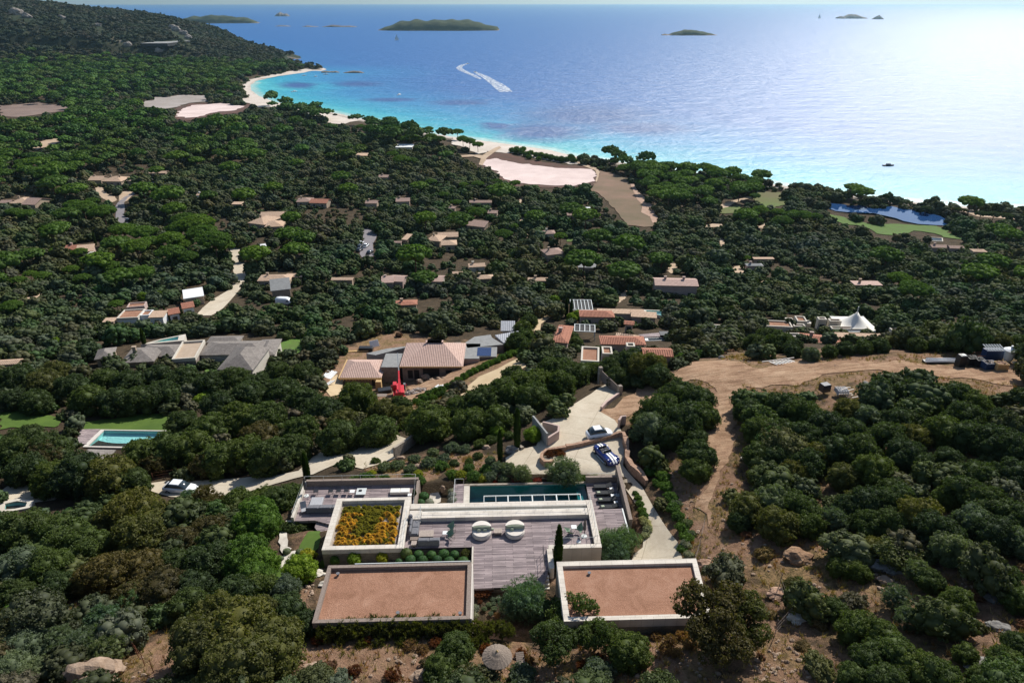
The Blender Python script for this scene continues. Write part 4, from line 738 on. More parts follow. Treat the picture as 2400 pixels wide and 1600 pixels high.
# lighter garden planting behind the villa and along the driveway
for s, m in (('860 1120 22 900 1125 20 830 1128 20 980 1125 20 1110 1115 20 1140 1100 18 1100 1095 16 1060 1110 18 1035 1092 20 955 1118 14', 'hedge'), ('870 1110 14 1080 1112 16 850 1132 14 980 1108 14 940 1128 13 1130 1120 16', 'yellow'), ('900 1095 20 930 1090 20 960 1098 18 1005 1085 22 1040 1075 20 1060 1050 22 1090 1052 18 1015 1060 16 970 1075 18 1150 1080 16 1165 1095 20 1150 1115 18 1180 1122 16', 'grey'), ('880 1080 14 1120 1068 14 1100 1080 12 1065 1085 14', 'oak'), ('1210 1122 12 1260 1124 12 1120 1122 10 1348 1122 9 1162 1128 9', 'redleaf'), ('1240 1128 12 1290 1128 12 1330 1128 12 1370 1120 14 1355 1115 10 1395 1118 12', 'hedge'), ('1145 1126 10 900 1130 8 1100 1128 9', 'white_flower')): H(s, 'shrub', m, 1)
H('1165 1010 18 1250 1015 22', 'oak', 'bright', 1); H('1195 1020 16 1180 1005 16 1150 1030 18 1125 1040 18', 'shrub', 'oak', 1)
H('1500 1180 12 1505 1195 13 1496 1166 11 1510 1208 13 1490 1155 9', 'shrub', 'hedge', 1); H('1515 1225 14 1518 1240 14 1508 1215 12 1512 1252 13 1500 1265 10', 'shrub', 'white_flower', 1)
H('1540 1090 22 1525 1105 18 1555 1115 20 1560 1140 20 1572 1165 20 1578 1190 20 1590 1210 18 1600 1235 20 1610 1260 20 1540 1130 14 1600 1285 15', 'shrub', 'hedge', 1); H('1585 1180 16 1612 1225 16 1620 1250 14', 'shrub', 'grey', 1); H('1608 1275 16 1615 1300 15 1625 1320 12', 'shrub', 'silver', 1)
H('1290 1062 15 1305 1056 14 1315 1064 12', 'tuft', 'rust', 1)
# dry slope and foreground scrub
for q_ in np.array([float(v) for v in '760 1484 28 785 1478 30 815 1476 31 845 1474 32 875 1471 32 905 1470 32 935 1470 32 965 1470 32 995 1470 31 1025 1470 31 1055 1472 30 1085 1474 30 1115 1474 24 1145 1474 24 1175 1472 22 890 1505 20 940 1505 18 1090 1498 20 1130 1500 20 850 1510 18 1110 1510 20 1190 1478 18 800 1500 18 970 1500 18'.split()]).reshape(-1, 3): hand(q_[0], q_[1], q_[2], 'tuft', 'oak_olive', 'spiky_shrub', 'shrub', None, 1.5, ('olive green', 'spiky shrub'), 'spiky shrubs', z=56.5)
if 1: pass; H('745 1500 18 860 1500 16 1020 1505 16 1140 1520 18 1220 1530 18 830 1570 20 920 1580 22 760 1580 18', 'tuft', 'rust', 1)
H('1465 1455 22 1510 1450 24 1535 1460 20 1560 1455 20 1590 1460 18 1370 1560 22 1400 1545 20', 'tuft', 'rust', 1); H('1570 1500 20 1600 1490 20 1620 1510 22 1560 1520 18 1585 1530 18 1540 1490 16 960 1510 18 990 1520 16 1240 1545 16', 'tuft', 'dry', 1)
# mid green hedge beside the ochre drive, poplar like and light green trees
H('975 940 12 990 930 12 1005 922 12 1020 916 12 1035 912 12 1050 905 12 1062 898 12 1075 890 12 1088 882 12 1100 875 12 1112 868 12 1125 862 12 1138 856 12 1150 850 12 1163 845 12 1176 838 12 1190 833 12 1203 828 12 1215 824 11 985 945 11 1000 935 12 1040 922 12 1015 932 12 1030 925 11', 'shrub', 'hedge', 1, 1.3)
H('400 935 20 385 940 16 470 935 18 480 925 16', 'oak', 'bright', 1); H('1355 735 14 1340 742 13 1368 742 12 1300 700 12', 'oak', 'bright', 1); H('1350 606 13 1360 610 11', 'oak', 'bright', 1); H('335 694 14 372 690 12 350 700 12', 'oak', 'bright', 1); H('230 785 12 130 800 14 290 775 12 305 782 12', 'oak', 'bright', 1)
H('1240 750 22 1800 790 32 1830 800 34 1770 800 26 1860 810 24 1400 830 28 1440 845 20', 'oak', 'oak_dark', 1); H('1340 790 20 1350 800 18', 'oak', 'oak', 1)
H('1690 820 12 1760 812 16 1600 840 20 1640 830 20 1570 845 20', 'shrub', 'hedge', 1)
H('1860 822 20 1900 828 22 1945 822 20 1985 815 22 2025 812 22 2065 808 22 2105 800 22 2150 806 22 2200 806 22 2250 806 24 2300 802 24 2350 800 24 2395 800 24', 'oak', 'oak_dark', 1)
# clipped balls
for (x, y, r_, m) in [(1002,1315,9,'topiary'),(1026,1311,13,'topiary'),(1051,1311,12,'topiary'),(1077,1311,12,'topiary'),(1104,1314,12,'topiary'),(1138,1314,13,'topiary'),(1041-62,1301,14,'topiary'),(1041-20,1299,0,''),]:
    pass
n_ = 0
for zx, zy, zr in ((275,1135,75), (485,1095,105), (710,1095,95), (980,1090,92), (1200,1120,100), (1455,1125,105), (635,1000,100), (870,1005,95), (1100,990,105), (1295,1000,90)):
    px, py, rp = 900 + zx / 7.84, 1170 + zy / 7.84, zr / 7.84; n_ += 1
    hand(px, py, rp, 'ball', 'topiary', 'clipped_shrub', 'shrub', None, .85, ('clipped green', 'ball shrub'), 'clipped balls at the deck edge', z=54.45, trunk=False)
hand(952, 1296, 15, 'ball', 'oak', 'shrub', 'shrub', 'loose dark bush at the left end of the clipped balls', z=54.4, trunk=False); hand(1091, 1296, 13, 'shrub', 'oak_olive', 'shrub', 'shrub', 'loose olive green bush at the right end of the clipped balls', 1.2, z=54.4)
hand(785, 1312, 13, 'shrub', 'hedge', 'shrub', 'shrub', 'leftmost shrub against the front wall of the planted building', 1.2, z=54.2); hand(831, 1309, 20, 'shrub', 'bright', 'shrub', 'shrub', 'middle broad light shrub against the front wall of the planted building', 1.2, z=54.2); hand(896, 1307, 17, 'shrub', 'yellow', 'shrub', 'shrub', 'yellow green shrub against the front wall of the planted building', 1.3, z=54.2)
for px, py, rp, d in ((703,1293,11,'grey clipped ball on the garden path, the largest there'), (672,1291,10,'dark clipped ball at the top of the garden path'), (658,1308,8,'small grey ball left of the garden path'), (651,1318,9,'small grey ball nearest the lemon lawn path')): hand(px, py, rp, 'ball', 'grey', 'clipped_shrub', 'shrub', d, .9, trunk=False)
for px, py, rp, m, d in ((1060,1152,11,'silver','upper of three silver balls left of the pool boardwalk'), (1061,1162,13,'silver','middle of three silver balls left of the pool boardwalk'), (1061,1174,14,'silver','lowest of three silver balls left of the pool boardwalk'), (993,1162,13,'topiary','tall green ball right of the left terrace'), (986,1177,11,'topiary','low green dome right of the left terrace'), (1006,1176,11,'silver','silver dome beside the low green one')): hand(px, py, rp, 'ball', m, 'clipped_shrub', 'shrub', d, .95, trunk=False, z=51.2)
for i, (px, py, rp, m) in enumerate(((1120,1390,16,'rust'), (1140,1385,16,'rust'), (1112,1425,14,'silver'), (1110,1440,13,'silver'), (1155,1403,8,'grey'), (1145,1415,8,'grey'), (1157,1413,7,'grey'), (1135,1425,8,'grey'), (1158,1425,9,'grey'), (1150,1437,8,'grey'), (1165,1440,9,'dry'), (1168,1400,7,'silver'), (1125,1408,8,'rust'))):
    hand(px, py, rp, 'tuft' if m == 'rust' else 'shrub', m, 'garden_shrub', 'shrub', None, .8, (AD[m], 'cushion shrub'), 'cushion shrubs between the gravel roofs', z=54.35)
# cypresses
def cypress(px, yb, yt, desc, z=None, wr=.09):
    x, y, zz = at(px, yb) if z is None else atz(px, yb, z); h = (yb - yt) / 1600 * zc(x, y, zz + 3) / math.cos(math.atan2(CAMZ - zz, y)) * 1.03
    g = np.random.default_rng(int(px)); n = 3600; t = g.random(n) ** .9; r_ = (np.sin(np.pi * np.clip(.12 + .88 * t, 0, 1)) ** .7) * wr * h; a = g.random(n) * 2 * np.pi; P = np.stack([r_ * np.cos(a), r_ * np.sin(a), t * h], 1) + g.normal(size=(n, 3)) * .04
    tt = _norm(np.stack([np.cos(a) * .35, np.sin(a) * .35, np.ones(n)], 1) + g.normal(size=(n, 3)) * .2); b = _norm(np.cross(tt, np.stack([np.cos(a), np.sin(a), np.zeros(n)], 1))); s = g.uniform(.12, .3, (n, 1)) * max(.5, h / 7)
    Q = np.stack([P - tt * s, P + b * s * .4, P + tt * s, P - b * s * .4], 1).reshape(-1, 3); core = MB().lathe([(.02, .1)] + [((math.sin(math.pi * (.12 + .88 * k / 10)) ** .7) * wr * h * .88, max(.12, k / 10 * h)) for k in range(11)], k=10)
    V_ = np.concatenate([Q, np.array(core.v)]); me = fastmesh('crown', V_, np.arange(4 * n).reshape(-1, 4), None, 'cypress')
    root = thing('cypress_tree', desc, 'tree', (x, y, zz - .1), 0, 'cypress trees'); c = bpy.data.objects.new('crown', me); COL.objects.link(c); c.parent = root
    MB().tube([(0, 0, -.3), (0, 0, h * .5)], .09).obj('trunk', 'bark', root)
    k = MB(); k.v = core.v; k.f = core.f; k.obj('inner_foliage', 'cypress', root)
    HAND[:] |= (abs(_gx - px) < 10) & (_gy < yb) & (_gy > yt)
cypress(1307, 1335, 1240, 'dark cypress rising from behind the stone-edged gravel roof', 54, .06); cypress(722, 1128, 1064, 'slim cypress at the far left corner of the left terrace'); cypress(1212, 1053, 962, 'tallest cypress left of the entrance walls', None, .06); cypress(1172, 1080, 1010, 'thin cypress next left of the tallest one', None, .06)
cypress(973, 1178, 1148, 'narrow cypress against the right wall of the left terrace', 51.4, .1); cypress(341, 815, 770, 'cypress left of the grey shingled villa by its turquoise pool'); cypress(400, 838, 818, 'short cypress against the grey shingled villa tower'); cypress(388, 740, 719, 'small cypress by the end wall of the flat tan villa'); cypress(1327, 742, 700, 'left cypress of the pair by the dark pergola'); cypress(1338, 742, 702, 'right cypress of the pair by the dark pergola'); cypress(225, 575, 545, 'small cypress beyond the red-brown villa'); cypress(190, 640, 612, 'cypress among shrubs below the red-brown villa'); cypress(245, 415, 402, 'tiny cypress between the two gabled houses far left')
cypress(99, 470, 445, 'cypress beside the brown tiled villa at far left')
# ------------------------------------------------------------------ houses of the hillside
def roofmesh(kind, w, d, h, over=.35, pitch=.33, axis='x'):
    """returns (roof builder, wall builder top polygon heights) for a w x d block with eaves at h"""
    b = MB(); W, D = w / 2 + over, d / 2 + over
    if axis == 'y' and kind in ('gable', 'hip'): W, D = D, W
    if kind == 'hip':
        r_ = max(W - D, 0) if W > D else 0; hh = min(W, D) * pitch; e = .14
        if W >= D: top = [(-r_, 0, h + hh + e), (r_, 0, h + hh + e)]
        else: top = [(0, -(D - W), h + hh + e), (0, D - W, h + hh + e)]
        base = [(-W, -D, h), (W, -D, h), (W, D, h), (-W, D, h)]; up = [(x, y, z + e) for x, y, z in base]
        if W >= D: b.add(base + up + top, [(0, 3, 2, 1), (0, 1, 5, 4), (1, 2, 6, 5), (2, 3, 7, 6), (3, 0, 4, 7), (4, 5, 9, 8), (5, 6, 9), (6, 7, 8, 9), (7, 4, 8)])
        else: b.add(base + up + top, [(0, 3, 2, 1), (0, 1, 5, 4), (1, 2, 6, 5), (2, 3, 7, 6), (3, 0, 4, 7), (4, 5, 8), (5, 6, 9, 8), (6, 7, 9), (7, 4, 8, 9)])
    elif kind == 'gable':
        hh = D * pitch; e = .16
        pr = [(-D, h - .02), (0, h + hh - .02), (D, h - .02), (D, h + e), (0, h + hh + e), (-D, h + e)]
        b.add([(-W, y, z) for y, z in pr] + [(W, y, z) for y, z in pr], [(5, 4, 3, 2, 1, 0), (6, 7, 8, 9, 10, 11), (0, 1, 7, 6), (1, 2, 8, 7), (2, 3, 9, 8), (3, 4, 10, 9), (4, 5, 11, 10), (5, 0, 6, 11)])
    elif kind == 'mono':
        hh = d * pitch; b.add([(-W, -D, h), (W, -D, h), (W, D, h + hh), (-W, D, h + hh), (-W, -D, h + .18), (W, -D, h + .18), (W, D, h + hh + .18), (-W, D, h + hh + .18)], [(0, 3, 2, 1), (4, 5, 6, 7), (0, 1, 5, 4), (1, 2, 6, 5), (2, 3, 7, 6), (3, 0, 4, 7)])
    if axis == 'y' and kind in ('gable', 'hip'): b.v = [(-y, x, z) for x, y, z in b.v]
    return b
def parapet(w, d, h, t=.3, ph=.4):
    W, D = w / 2, d / 2; b = MB(); b.box(-W, W, -D, -D + t, h - .3, h + ph); b.box(-W, W, D - t, D, h - .3, h + ph); b.box(-W, -W + t, -D + t, D - t, h - .3, h + ph); b.box(W - t, W, -D + t, D - t, h - .3, h + ph); return b
def frame_obj(root, name, x, y, z, w, h, axis=0, pane='glass', fr='white'):
    f = MB(); t = .09
    def bx(a0, a1, z0, z1, o0, o1):
        if axis == 0: f.box(x + a0, x + a1, y - o1, y - o0, z + z0, z + z1)
        else: f.box(x + o0, x + o1, y + a0, y + a1, z + z0, z + z1)
    bx(-w / 2, -w / 2 + t, 0, h, 0, .07); bx(w / 2 - t, w / 2, 0, h, 0, .07); bx(-w / 2 + t, w / 2 - t, 0, t, 0, .07); bx(-w / 2 + t, w / 2 - t, h - t, h, 0, .07)
    o = f.obj(name, fr, root); p = MB()
    if axis == 0: p.box(x - w / 2 + t, x + w / 2 - t, y - .03, y, z + t, z + h - t)
    else: p.box(x, x + .03, y - w / 2 + t, y + w / 2 - t, z + t, z + h - t)
    p.obj('pane', pane, o); return o
FRONTS = []
def villa(name, label, wings, cat='house', group='houses among the trees', rz=None, keepy=2, hand_keep=True):
    root = None
    for wi, wg in enumerate(wings):
        x0, y0, x1, y1, kind, tile, wall, h, rot = wg[:9]; opt = wg[9] if len(wg) > 9 else {}
        cx, cy = (x0 + x1) / 2, (y0 + y1) / 2; gx, gy, gz = at(cx, cy, h + .5)
        if 'z' in opt: gz = opt['z']; gx, gy, _ = atz(cx, cy, gz + h + .5)
        Z = zc(gx, gy, gz + h); s = 1600 / Z; dep = math.atan2(CAMZ - gz - h, gy)
        w_ = (x1 - x0) / s; rr_ = opt.get('pitch', .33); d_ = (y1 - y0) / s / math.sin(dep)
        if kind in ('gable', 'hip'): d_ = (y1 - y0) / s / (math.sin(dep) + .5 * rr_ * math.cos(dep) * (1 if opt.get('axis', 'x') == 'x' else .2))
        if kind == 'mono': d_ = (y1 - y0) / s / (math.sin(dep) + rr_ * math.cos(dep))
        w_ = max(w_ - .7 - d_ * abs(math.sin(rot)) * .6, 1.5); d_ = max(d_ * opt.get('dk', 1) - .5, 1.5)
        if root is None: root = thing(name, label, cat, (gx, gy, gz), 0, group); ox, oy, oz = gx, gy, gz
        L = (gx - ox, gy - oy, gz - oz); hw = h
        def put(b, nm, mt, par=root):
            c, n = math.cos(rot), math.sin(rot); b.v = [(x * c - y * n + L[0], x * n + y * c + L[1], z + L[2]) for x, y, z in b.v]; return b.obj(nm, mt, par)
        wb = MB(); wb.box(-w_ / 2, w_ / 2, -d_ / 2, d_ / 2, -2.5, h - .03)
        ax = opt.get('axis', 'x')
        if kind == 'gable':
            e = (d_ if ax == 'x' else w_) / 2; hh = (e + .35) * rr_
            if ax == 'x': wb.add([(sx * (w_ / 2 - .01), sy, z) for sx in (-1, 1) for sy, z in ((-e, h - .03), (e, h - .03), (0, h - .05 + e * rr_))], [(0, 2, 1), (3, 4, 5), (0, 3, 5, 2), (1, 2, 5, 4)])
            else: wb.add([(sx, sy * (d_ / 2 - .01), z) for sy in (-1, 1) for sx, z in ((-e, h - .03), (e, h - .03), (0, h - .05 + e * rr_))], [(0, 1, 2), (3, 5, 4), (0, 2, 5, 3), (1, 4, 5, 2)])
        if kind == 'mono': wb.add([(-w_ / 2 + .02, -d_ / 2 + .02, h - .05), (w_ / 2 - .02, -d_ / 2 + .02, h - .05), (w_ / 2 - .02, d_ / 2 - .02, h - .05), (-w_ / 2 + .02, d_ / 2 - .02, h - .05), (w_ / 2 - .02, d_ / 2 - .02, h + d_ * rr_ - .05), (-w_ / 2 + .02, d_ / 2 - .02, h + d_ * rr_ - .05)], [(0, 1, 4, 5), (1, 2, 4), (2, 3, 5, 4), (3, 0, 5)])
        put(wb, 'wall', wall)
        for q_ in range(int(w_ / 1.3)):
            fx = -w_ / 2 + (q_ + rnd.random()) * 1.3; fy = -d_ / 2 - rnd.uniform(1.3, 2.6); cr_, sr_ = math.cos(rot), math.sin(rot)
            if rnd.random() < .72: FRONTS.append((gx + fx * cr_ - fy * sr_, gy + fx * sr_ + fy * cr_, rnd.uniform(.9, 1.9)))
        for q_ in range(int(d_ / 1.6)):
            for sd_ in (-1, 1):
                fx = sd_ * (w_ / 2 + rnd.uniform(1.2, 2.4)); fy = -d_ / 2 + q_ * 1.6; cr_, sr_ = math.cos(rot), math.sin(rot)
                if rnd.random() < .45: FRONTS.append((gx + fx * cr_ - fy * sr_, gy + fx * sr_ + fy * cr_, rnd.uniform(1.0, 2.2)))
        if kind == 'flat':
            rf = put(MB().box(-w_ / 2 + .28, w_ / 2 - .28, -d_ / 2 + .28, d_ / 2 - .28, h - .02, h + .06), 'roof', tile); put(parapet(w_ + .04, d_ + .04, h, .3, opt.get('ph', .35)), 'parapet', opt.get('rim', 'renderpale'))
        elif kind == 'slab': rf = put(MB().box(-w_ / 2 - .3, w_ / 2 + .3, -d_ / 2 - .3, d_ / 2 + .3, h, h + .22), 'roof', tile)
        else: rf = put(roofmesh(kind, w_, d_, h, .35, rr_, ax), 'roof', tile)
        if opt.get('chim', 1 if kind in ('gable', 'hip') and wi == 0 else 0):
            for q_ in range(opt.get('chim', 1)):
                cxx = w_ * (-.25 + .45 * q_); top = h + min(w_, d_) / 2 * rr_ + .9; c = MB().box(cxx - .35, cxx + .35, -.3 + .3, .45, h + .1, top); c.box(cxx - .45, cxx + .45, -.1, .55, top, top + .14); put(c, 'chimney', wall, rf)
        nwin = opt.get('win', max(1, int(w_ / 3.6))) if h > 2.2 else 0
        for q_ in range(min(nwin, 6)):
            xx = -w_ / 2 + w_ * (q_ + .5) / nwin; isd = q_ == nwin // 2 and wi == 0; ww = 1.1 if isd else 1.3; hh_ = 2.1 if isd else 1.15; f = MB(); t = .08; zb = .05 if isd else .95
            f.box(xx - ww / 2, xx - ww / 2 + t, -d_ / 2 - .07, -d_ / 2, zb, zb + hh_); f.box(xx + ww / 2 - t, xx + ww / 2, -d_ / 2 - .07, -d_ / 2, zb, zb + hh_); f.box(xx - ww / 2 + t, xx + ww / 2 - t, -d_ / 2 - .07, -d_ / 2, zb + hh_ - t, zb + hh_)
            fo = put(f, 'door' if isd else 'window', 'renderpale'); put(MB().box(xx - ww / 2 + t, xx + ww / 2 - t, -d_ / 2 - .03, -d_ / 2, zb, zb + hh_ - t), 'pane' if not isd else 'door_leaf', 'glass' if not isd else 'oldwood', fo)
        keepbox(x0 + 2, y0 + 1, x1 - 2, y1 + opt.get('keep', keepy))
    return root
A, Rr, Bn, Np = 'tileA', 'tileR', 'tileB', 'tileN'
def V1(label, x0, y0, x1, y1, kind='gable', tile=A, wall='render', h=2.8, rot=0, **o): return villa('house', label, [(x0, y0, x1, y1, kind, tile, wall, h, rot, o)], keepy=o.get('keep', 1))
villa('house', 'brown tiled villa with several hips at the far left edge', [(34, 458, 78, 478, 'hip', A, 'render', 2.8, .1), (64, 460, 103, 482, 'gable', Bn, 'render', 2.8, -.1), (4, 466, 30, 476, 'gable', Bn, 'render', 2.4, .05)])
villa('house', 'long low tan roofed villa with two gables above the winding road at left', [(214, 410, 246, 424, 'gable', A, 'render', 2.7, .05), (248, 410, 297, 427, 'hip', A, 'render', 2.8, -.05, {'chim': 2}), (300, 417, 311, 424, 'gable', A, 'render', 2.2, 0, {'chim': 0})])
villa('house', 'red-brown tiled villa with purple flowers and a white car at left', [(156, 569, 200, 586, 'gable', Rr, 'renderpink', 2.8, .1), (178, 574, 222, 592, 'mono', A, 'renderpink', 2.8, .35, {'pitch': .25}), (205, 588, 236, 596, 'slab', 'canvas', 'render', 2.3, .1, {'win': 0})])
V1('small tan shed roof between umbrella pines at left', 265, 556, 292, 570, 'mono', A, 'render', 2.3, .1, pitch=.2)
villa('house', 'villa with a big pale flat roof beside the curved white road', [(420, 670, 484, 698, 'slab', 'white', 'render', 3.0, .45, {'dk': .8, 'win': 0})]); villa('house', 'long flat tan villa with white corner walls below the pale flat roof', [(278, 722, 335, 744, 'flat', 'gravel', 'white', 3.0, .12, {'rim': 'renderpale', 'keep': 10}), (328, 724, 358, 738, 'flat', 'gravel', 'white', 3.0, .12, {'rim': 'white', 'keep': 10}), (352, 726, 388, 742, 'mono', A, 'white', 2.8, .1, {'pitch': .1, 'keep': 8}), (388, 716, 424, 736, 'gable', Rr, 'white', 2.8, .5, {'chim': 0}), (420, 702, 458, 722, 'gable', Rr, 'white', 2.8, .5, {'chim': 0}), (296, 706, 344, 718, 'flat', 'gravel', 'renderpink', 2.4, .25, {'rim': 'renderpink'}), (243, 742, 270, 752, 'mono', A, 'render', 2.2, .1, {'pitch': .1})])
villa('house', 'large tan villa of crossing hipped roofs in the middle left', [(590, 500, 650, 528, 'hip', A, 'render', 2.9, -.35), (612, 492, 668, 512, 'gable', A, 'render', 2.9, .1, {'chim': 0}), (622, 512, 668, 533, 'hip', A, 'render', 2.7, .15, {'chim': 0})])
villa('house', 'reddish roofed house with chimneys beyond the large crossing-hip villa', [(696, 460, 734, 474, 'hip', Bn, 'render', 2.7, .1), (728, 463, 773, 477, 'gable', Rr, 'render', 2.7, -.1)])
V1('small grey-brown roof left of the asphalt road end, far middle', 857, 467, 886, 477, 'gable', Bn); V1('small brown gabled roof right of the grey-brown one, far middle', 927, 461, 962, 473, 'gable', Bn, rot=.1)
villa('house', 'tan roofed house right behind the tilted grey slab roof', [(607, 638, 684, 658, 'hip', A, 'render', 2.8, .06, {'keep': 10}), (672, 637, 710, 648, 'gable', A, 'render', 2.8, 0, {'chim': 0})])
villa('house', 'wooden house under a steep tilted grey slab roof by the white van', [(630, 652, 684, 688, 'mono', 'greyconc', 'oldwood', 3.6, .32, {'pitch': .42, 'keep': 16, 'dk': .8})])
V1('long low flat pale roof buried in the scrub right of the slab roofed house', 777, 647, 828, 655, 'gable', A, h=2.4, chim=0); V1('low tan roof fragment between trees right of the slab roofed house', 712, 665, 745, 673, 'mono', A, h=2.2, pitch=.1)
villa('house', 'two-part pinkish gabled house, left one of the pair in the scrub', [(893, 641, 925, 663, 'gable', Np, 'renderpink', 3.0, .1, {'keep': 3}), (915, 640, 952, 660, 'gable', Np, 'renderpink', 3.0, -.12, {'keep': 10, 'chim': 0})])
V1('pinkish gabled house with a white end wall, right one of the pair', 992, 640, 1042, 660, 'gable', Np, 'renderpale', 3.0, -.05)
V1('low reddish roof sunk in bushes below the pinkish pair', 926, 699, 979, 713, 'hip', Rr, 'render', 2.4, .12, pitch=.22)
villa('house', 'polygonal tan villa bent around a court, centre', [(1003, 545, 1045, 566, 'hip', A, 'render', 2.9, -.3), (1025, 540, 1075, 556, 'gable', A, 'render', 2.9, .08, {'chim': 0}), (1032, 558, 1072, 575, 'hip', A, 'render', 2.8, .1, {'chim': 0, 'keep': 6})])
V1('small reddish roof between the bent tan villa and the asphalt road', 938, 517, 955, 525, 'gable', A); V1('tan sunlit roof left of the bent tan villa', 944, 548, 964, 562, 'mono', A, h=2.4, pitch=.15, rot=-.3); V1('low tan roof just below the sunlit one left of the bent villa', 920, 562, 942, 568, 'gable', Bn, h=2.3, chim=0)
V1('white wedge roof alone in the scrub right of the curved white road', 610, 571, 625, 581, 'mono', 'white', 'white', 2.4, .5, pitch=.3)
V1('brown monopitch house beside umbrella pines above the bent tan villa', 1092, 515, 1146, 535, 'mono', Bn, 'render', 2.8, -.35, pitch=.3, dk=.75)
villa('house', 'brown hipped house with a pale terrace and posts, centre right', [(1268, 577, 1324, 597, 'hip', 'tileB', 'render', 3.0, .35, {'keep': 8}), (1300, 596, 1330, 604, 'slab', 'white', 'renderpale', .4, .35, {'win': 0})])
V1('grey hipped roof behind the brown hipped house with the terrace', 1272, 536, 1302, 548, 'hip', Bn, 'renderpale', 2.8, .1)
V1('small pale tan roof left of the brown hipped house with the terrace', 1096, 613, 1138, 625, 'gable', A, 'renderpale', 2.6, .15)
V1('pair of low tan roofs, left piece, right of the pinkish pair', 1060, 633, 1084, 641, 'gable', A, h=2.4, chim=0); V1('low tan hipped roof, right piece, right of the pinkish pair', 1110, 640, 1158, 653, 'hip', A, h=2.6, rot=.15)
V1('long thin tan roof in the scrub, centre', 1237, 647, 1303, 657, 'gable', A, h=2.6); V1('grey rectangular roof right of the long thin tan roof', 1354, 614, 1398, 627, 'mono', 'greyconc', 'renderpink', 2.8, -.08, pitch=.2, keep=7)
villa('house', 'long pale house with tiled roof, two chimneys and blank front wall', [(1532, 646, 1634, 670, 'gable', Np, 'renderpink', 4.2, -.06, {'chim': 2, 'keep': 18, 'pitch': .28, 'win': 3})])
villa('house', 'long dark tiled house of joined roofs near the brown field', [(1328, 495, 1368, 505, 'gable', Bn, 'render', 2.7, 0), (1366, 497, 1408, 508, 'hip', Bn, 'render', 2.7, -.1, {'chim': 0})])
V1('brown roof behind umbrella pines above the monopitch house', 1143, 490, 1168, 500, 'gable', Bn, rot=-.1); V1('brown roof with sunlit eave, far centre', 1100, 467, 1153, 475, 'gable', Bn, h=2.5); V1('thin white flat roof left of the brown field', 1352, 484, 1384, 488, 'slab', 'white', 'renderpale', 2.5); V1('small roof left of umbrella pines, far centre', 1052, 481, 1070, 488, 'gable', Bn, rot=-.2)
V1('low brown roof in the scrub below the long dark tiled house', 1377, 537, 1420, 545, 'gable', Bn, h=2.3, chim=0); V1('white flat roofed beach building behind the shore pines', 929, 337, 969, 344, 'slab', 'white', 'renderpale', 3.2); V1('tan flat roofed building left of the white beach building', 835, 358, 879, 364, 'slab', A, 'render', 3)
V1('pale small roof in the pines near the white beach building', 888, 408, 920, 416, 'gable', Bn, h=2.6); V1('thin roof behind trees at the foot of the two gabled tan villa', 352, 399, 392, 406, 'gable', A, h=2.6, chim=0); V1('small orange roofed house left of the reddish roofed house', 463, 450, 478, 458, 'gable', A, 'white', 2.6, keep=4); V1('tiny pale roof between dark oaks at far left centre', 545, 472, 569, 478, 'mono', A, h=2.3, pitch=.1)
V1('grey V roof house behind oaks, right of the long pale house', 1748, 614, 1788, 622, 'hip', 'greyconc', 'renderpink', 2.8); V1('long low tan wall-like roof right of the grey V roof', 1765, 601, 1814, 605, 'slab', A, 'render', 2.2)
V1('pink flat roof with a chimney alone in the oaks at right', 1998, 656, 2064, 666, 'slab', Np, 'render', 2.8, -.03, chim=1); V1('pale roof fragment far right in the scrub', 2354, 614, 2377, 622, 'gable', A, h=2.5, chim=0)
villa('house', 'long tan house facing the pasture pool at far right', [(2180, 570, 2218, 580, 'gable', Bn, 'renderpink', 2.8, -.04, {'keep': 4}), (2222, 572, 2257, 582, 'gable', Bn, 'renderpink', 2.8, -.1, {'chim': 0, 'keep': 3}), (2278, 580, 2311, 590, 'hip', A, 'render', 2.7, -.1, {'chim': 0})])
# --- grey shingled villa with tower
villa('house', 'large grey shingled villa with a pale tower roof and solar panel at left', [(294, 804, 374, 850, 'hip', 'shingle', 'render', 2.0, .12, {'keep': 16}), (330, 799, 430, 836, 'hip', 'shingle', 'render', 2.3, .03, {'chim': 0, 'win': 0}), (478, 790, 628, 832, 'hip', 'shingle', 'renderpale', 3.2, .03, {'chim': 0, 'keep': 22, 'win': 4}), (530, 806, 614, 864, 'hip', 'shingle', 'renderpale', 3.0, -.02, {'chim': 0, 'pitch': .5, 'axis': 'y'}), (602, 785, 654, 834, 'hip', 'shingle', 'renderpale', 3.2, .1, {'chim': 0, 'win': 1}), (488, 782, 566, 800, 'hip', 'shingle', 'render', 3.0, .05, {'chim': 0, 'win': 0}), (408, 795, 476, 840, 'flat', 'render', 'blocks', 3.6, .16, {'rim': 'renderpale', 'ph': .45, 'keep': 14})], rz=0)
villa('house', 'small grey shingled hipped roof left of the large shingled villa', [(221, 806, 272, 842, 'hip', 'shingle', 'render', 2.6, .35, {'chim': 0, 'pitch': .5})]); villa('house', 'low tiled roof cut by the left edge', [(-20, 837, 45, 852, 'gable', A, 'render', 2.6, .15, {'chim': 0})])
x, y, z = at(445, 815, 3.9); t = thing('solar_panel', 'dark solar panel lying on the pale tower roof of the shingled villa', 'solar panel', (x, y, z + 3.72), .16); MB().box(-1.1, 1.1, -3.6, 3.6, .02, .12).obj('panel', 'solar', t); MB().box(-1.2, -1.1, -3.7, 3.7, 0, .15).box(1.1, 1.2, -3.7, 3.7, 0, .15).obj('frame', 'steel', t)
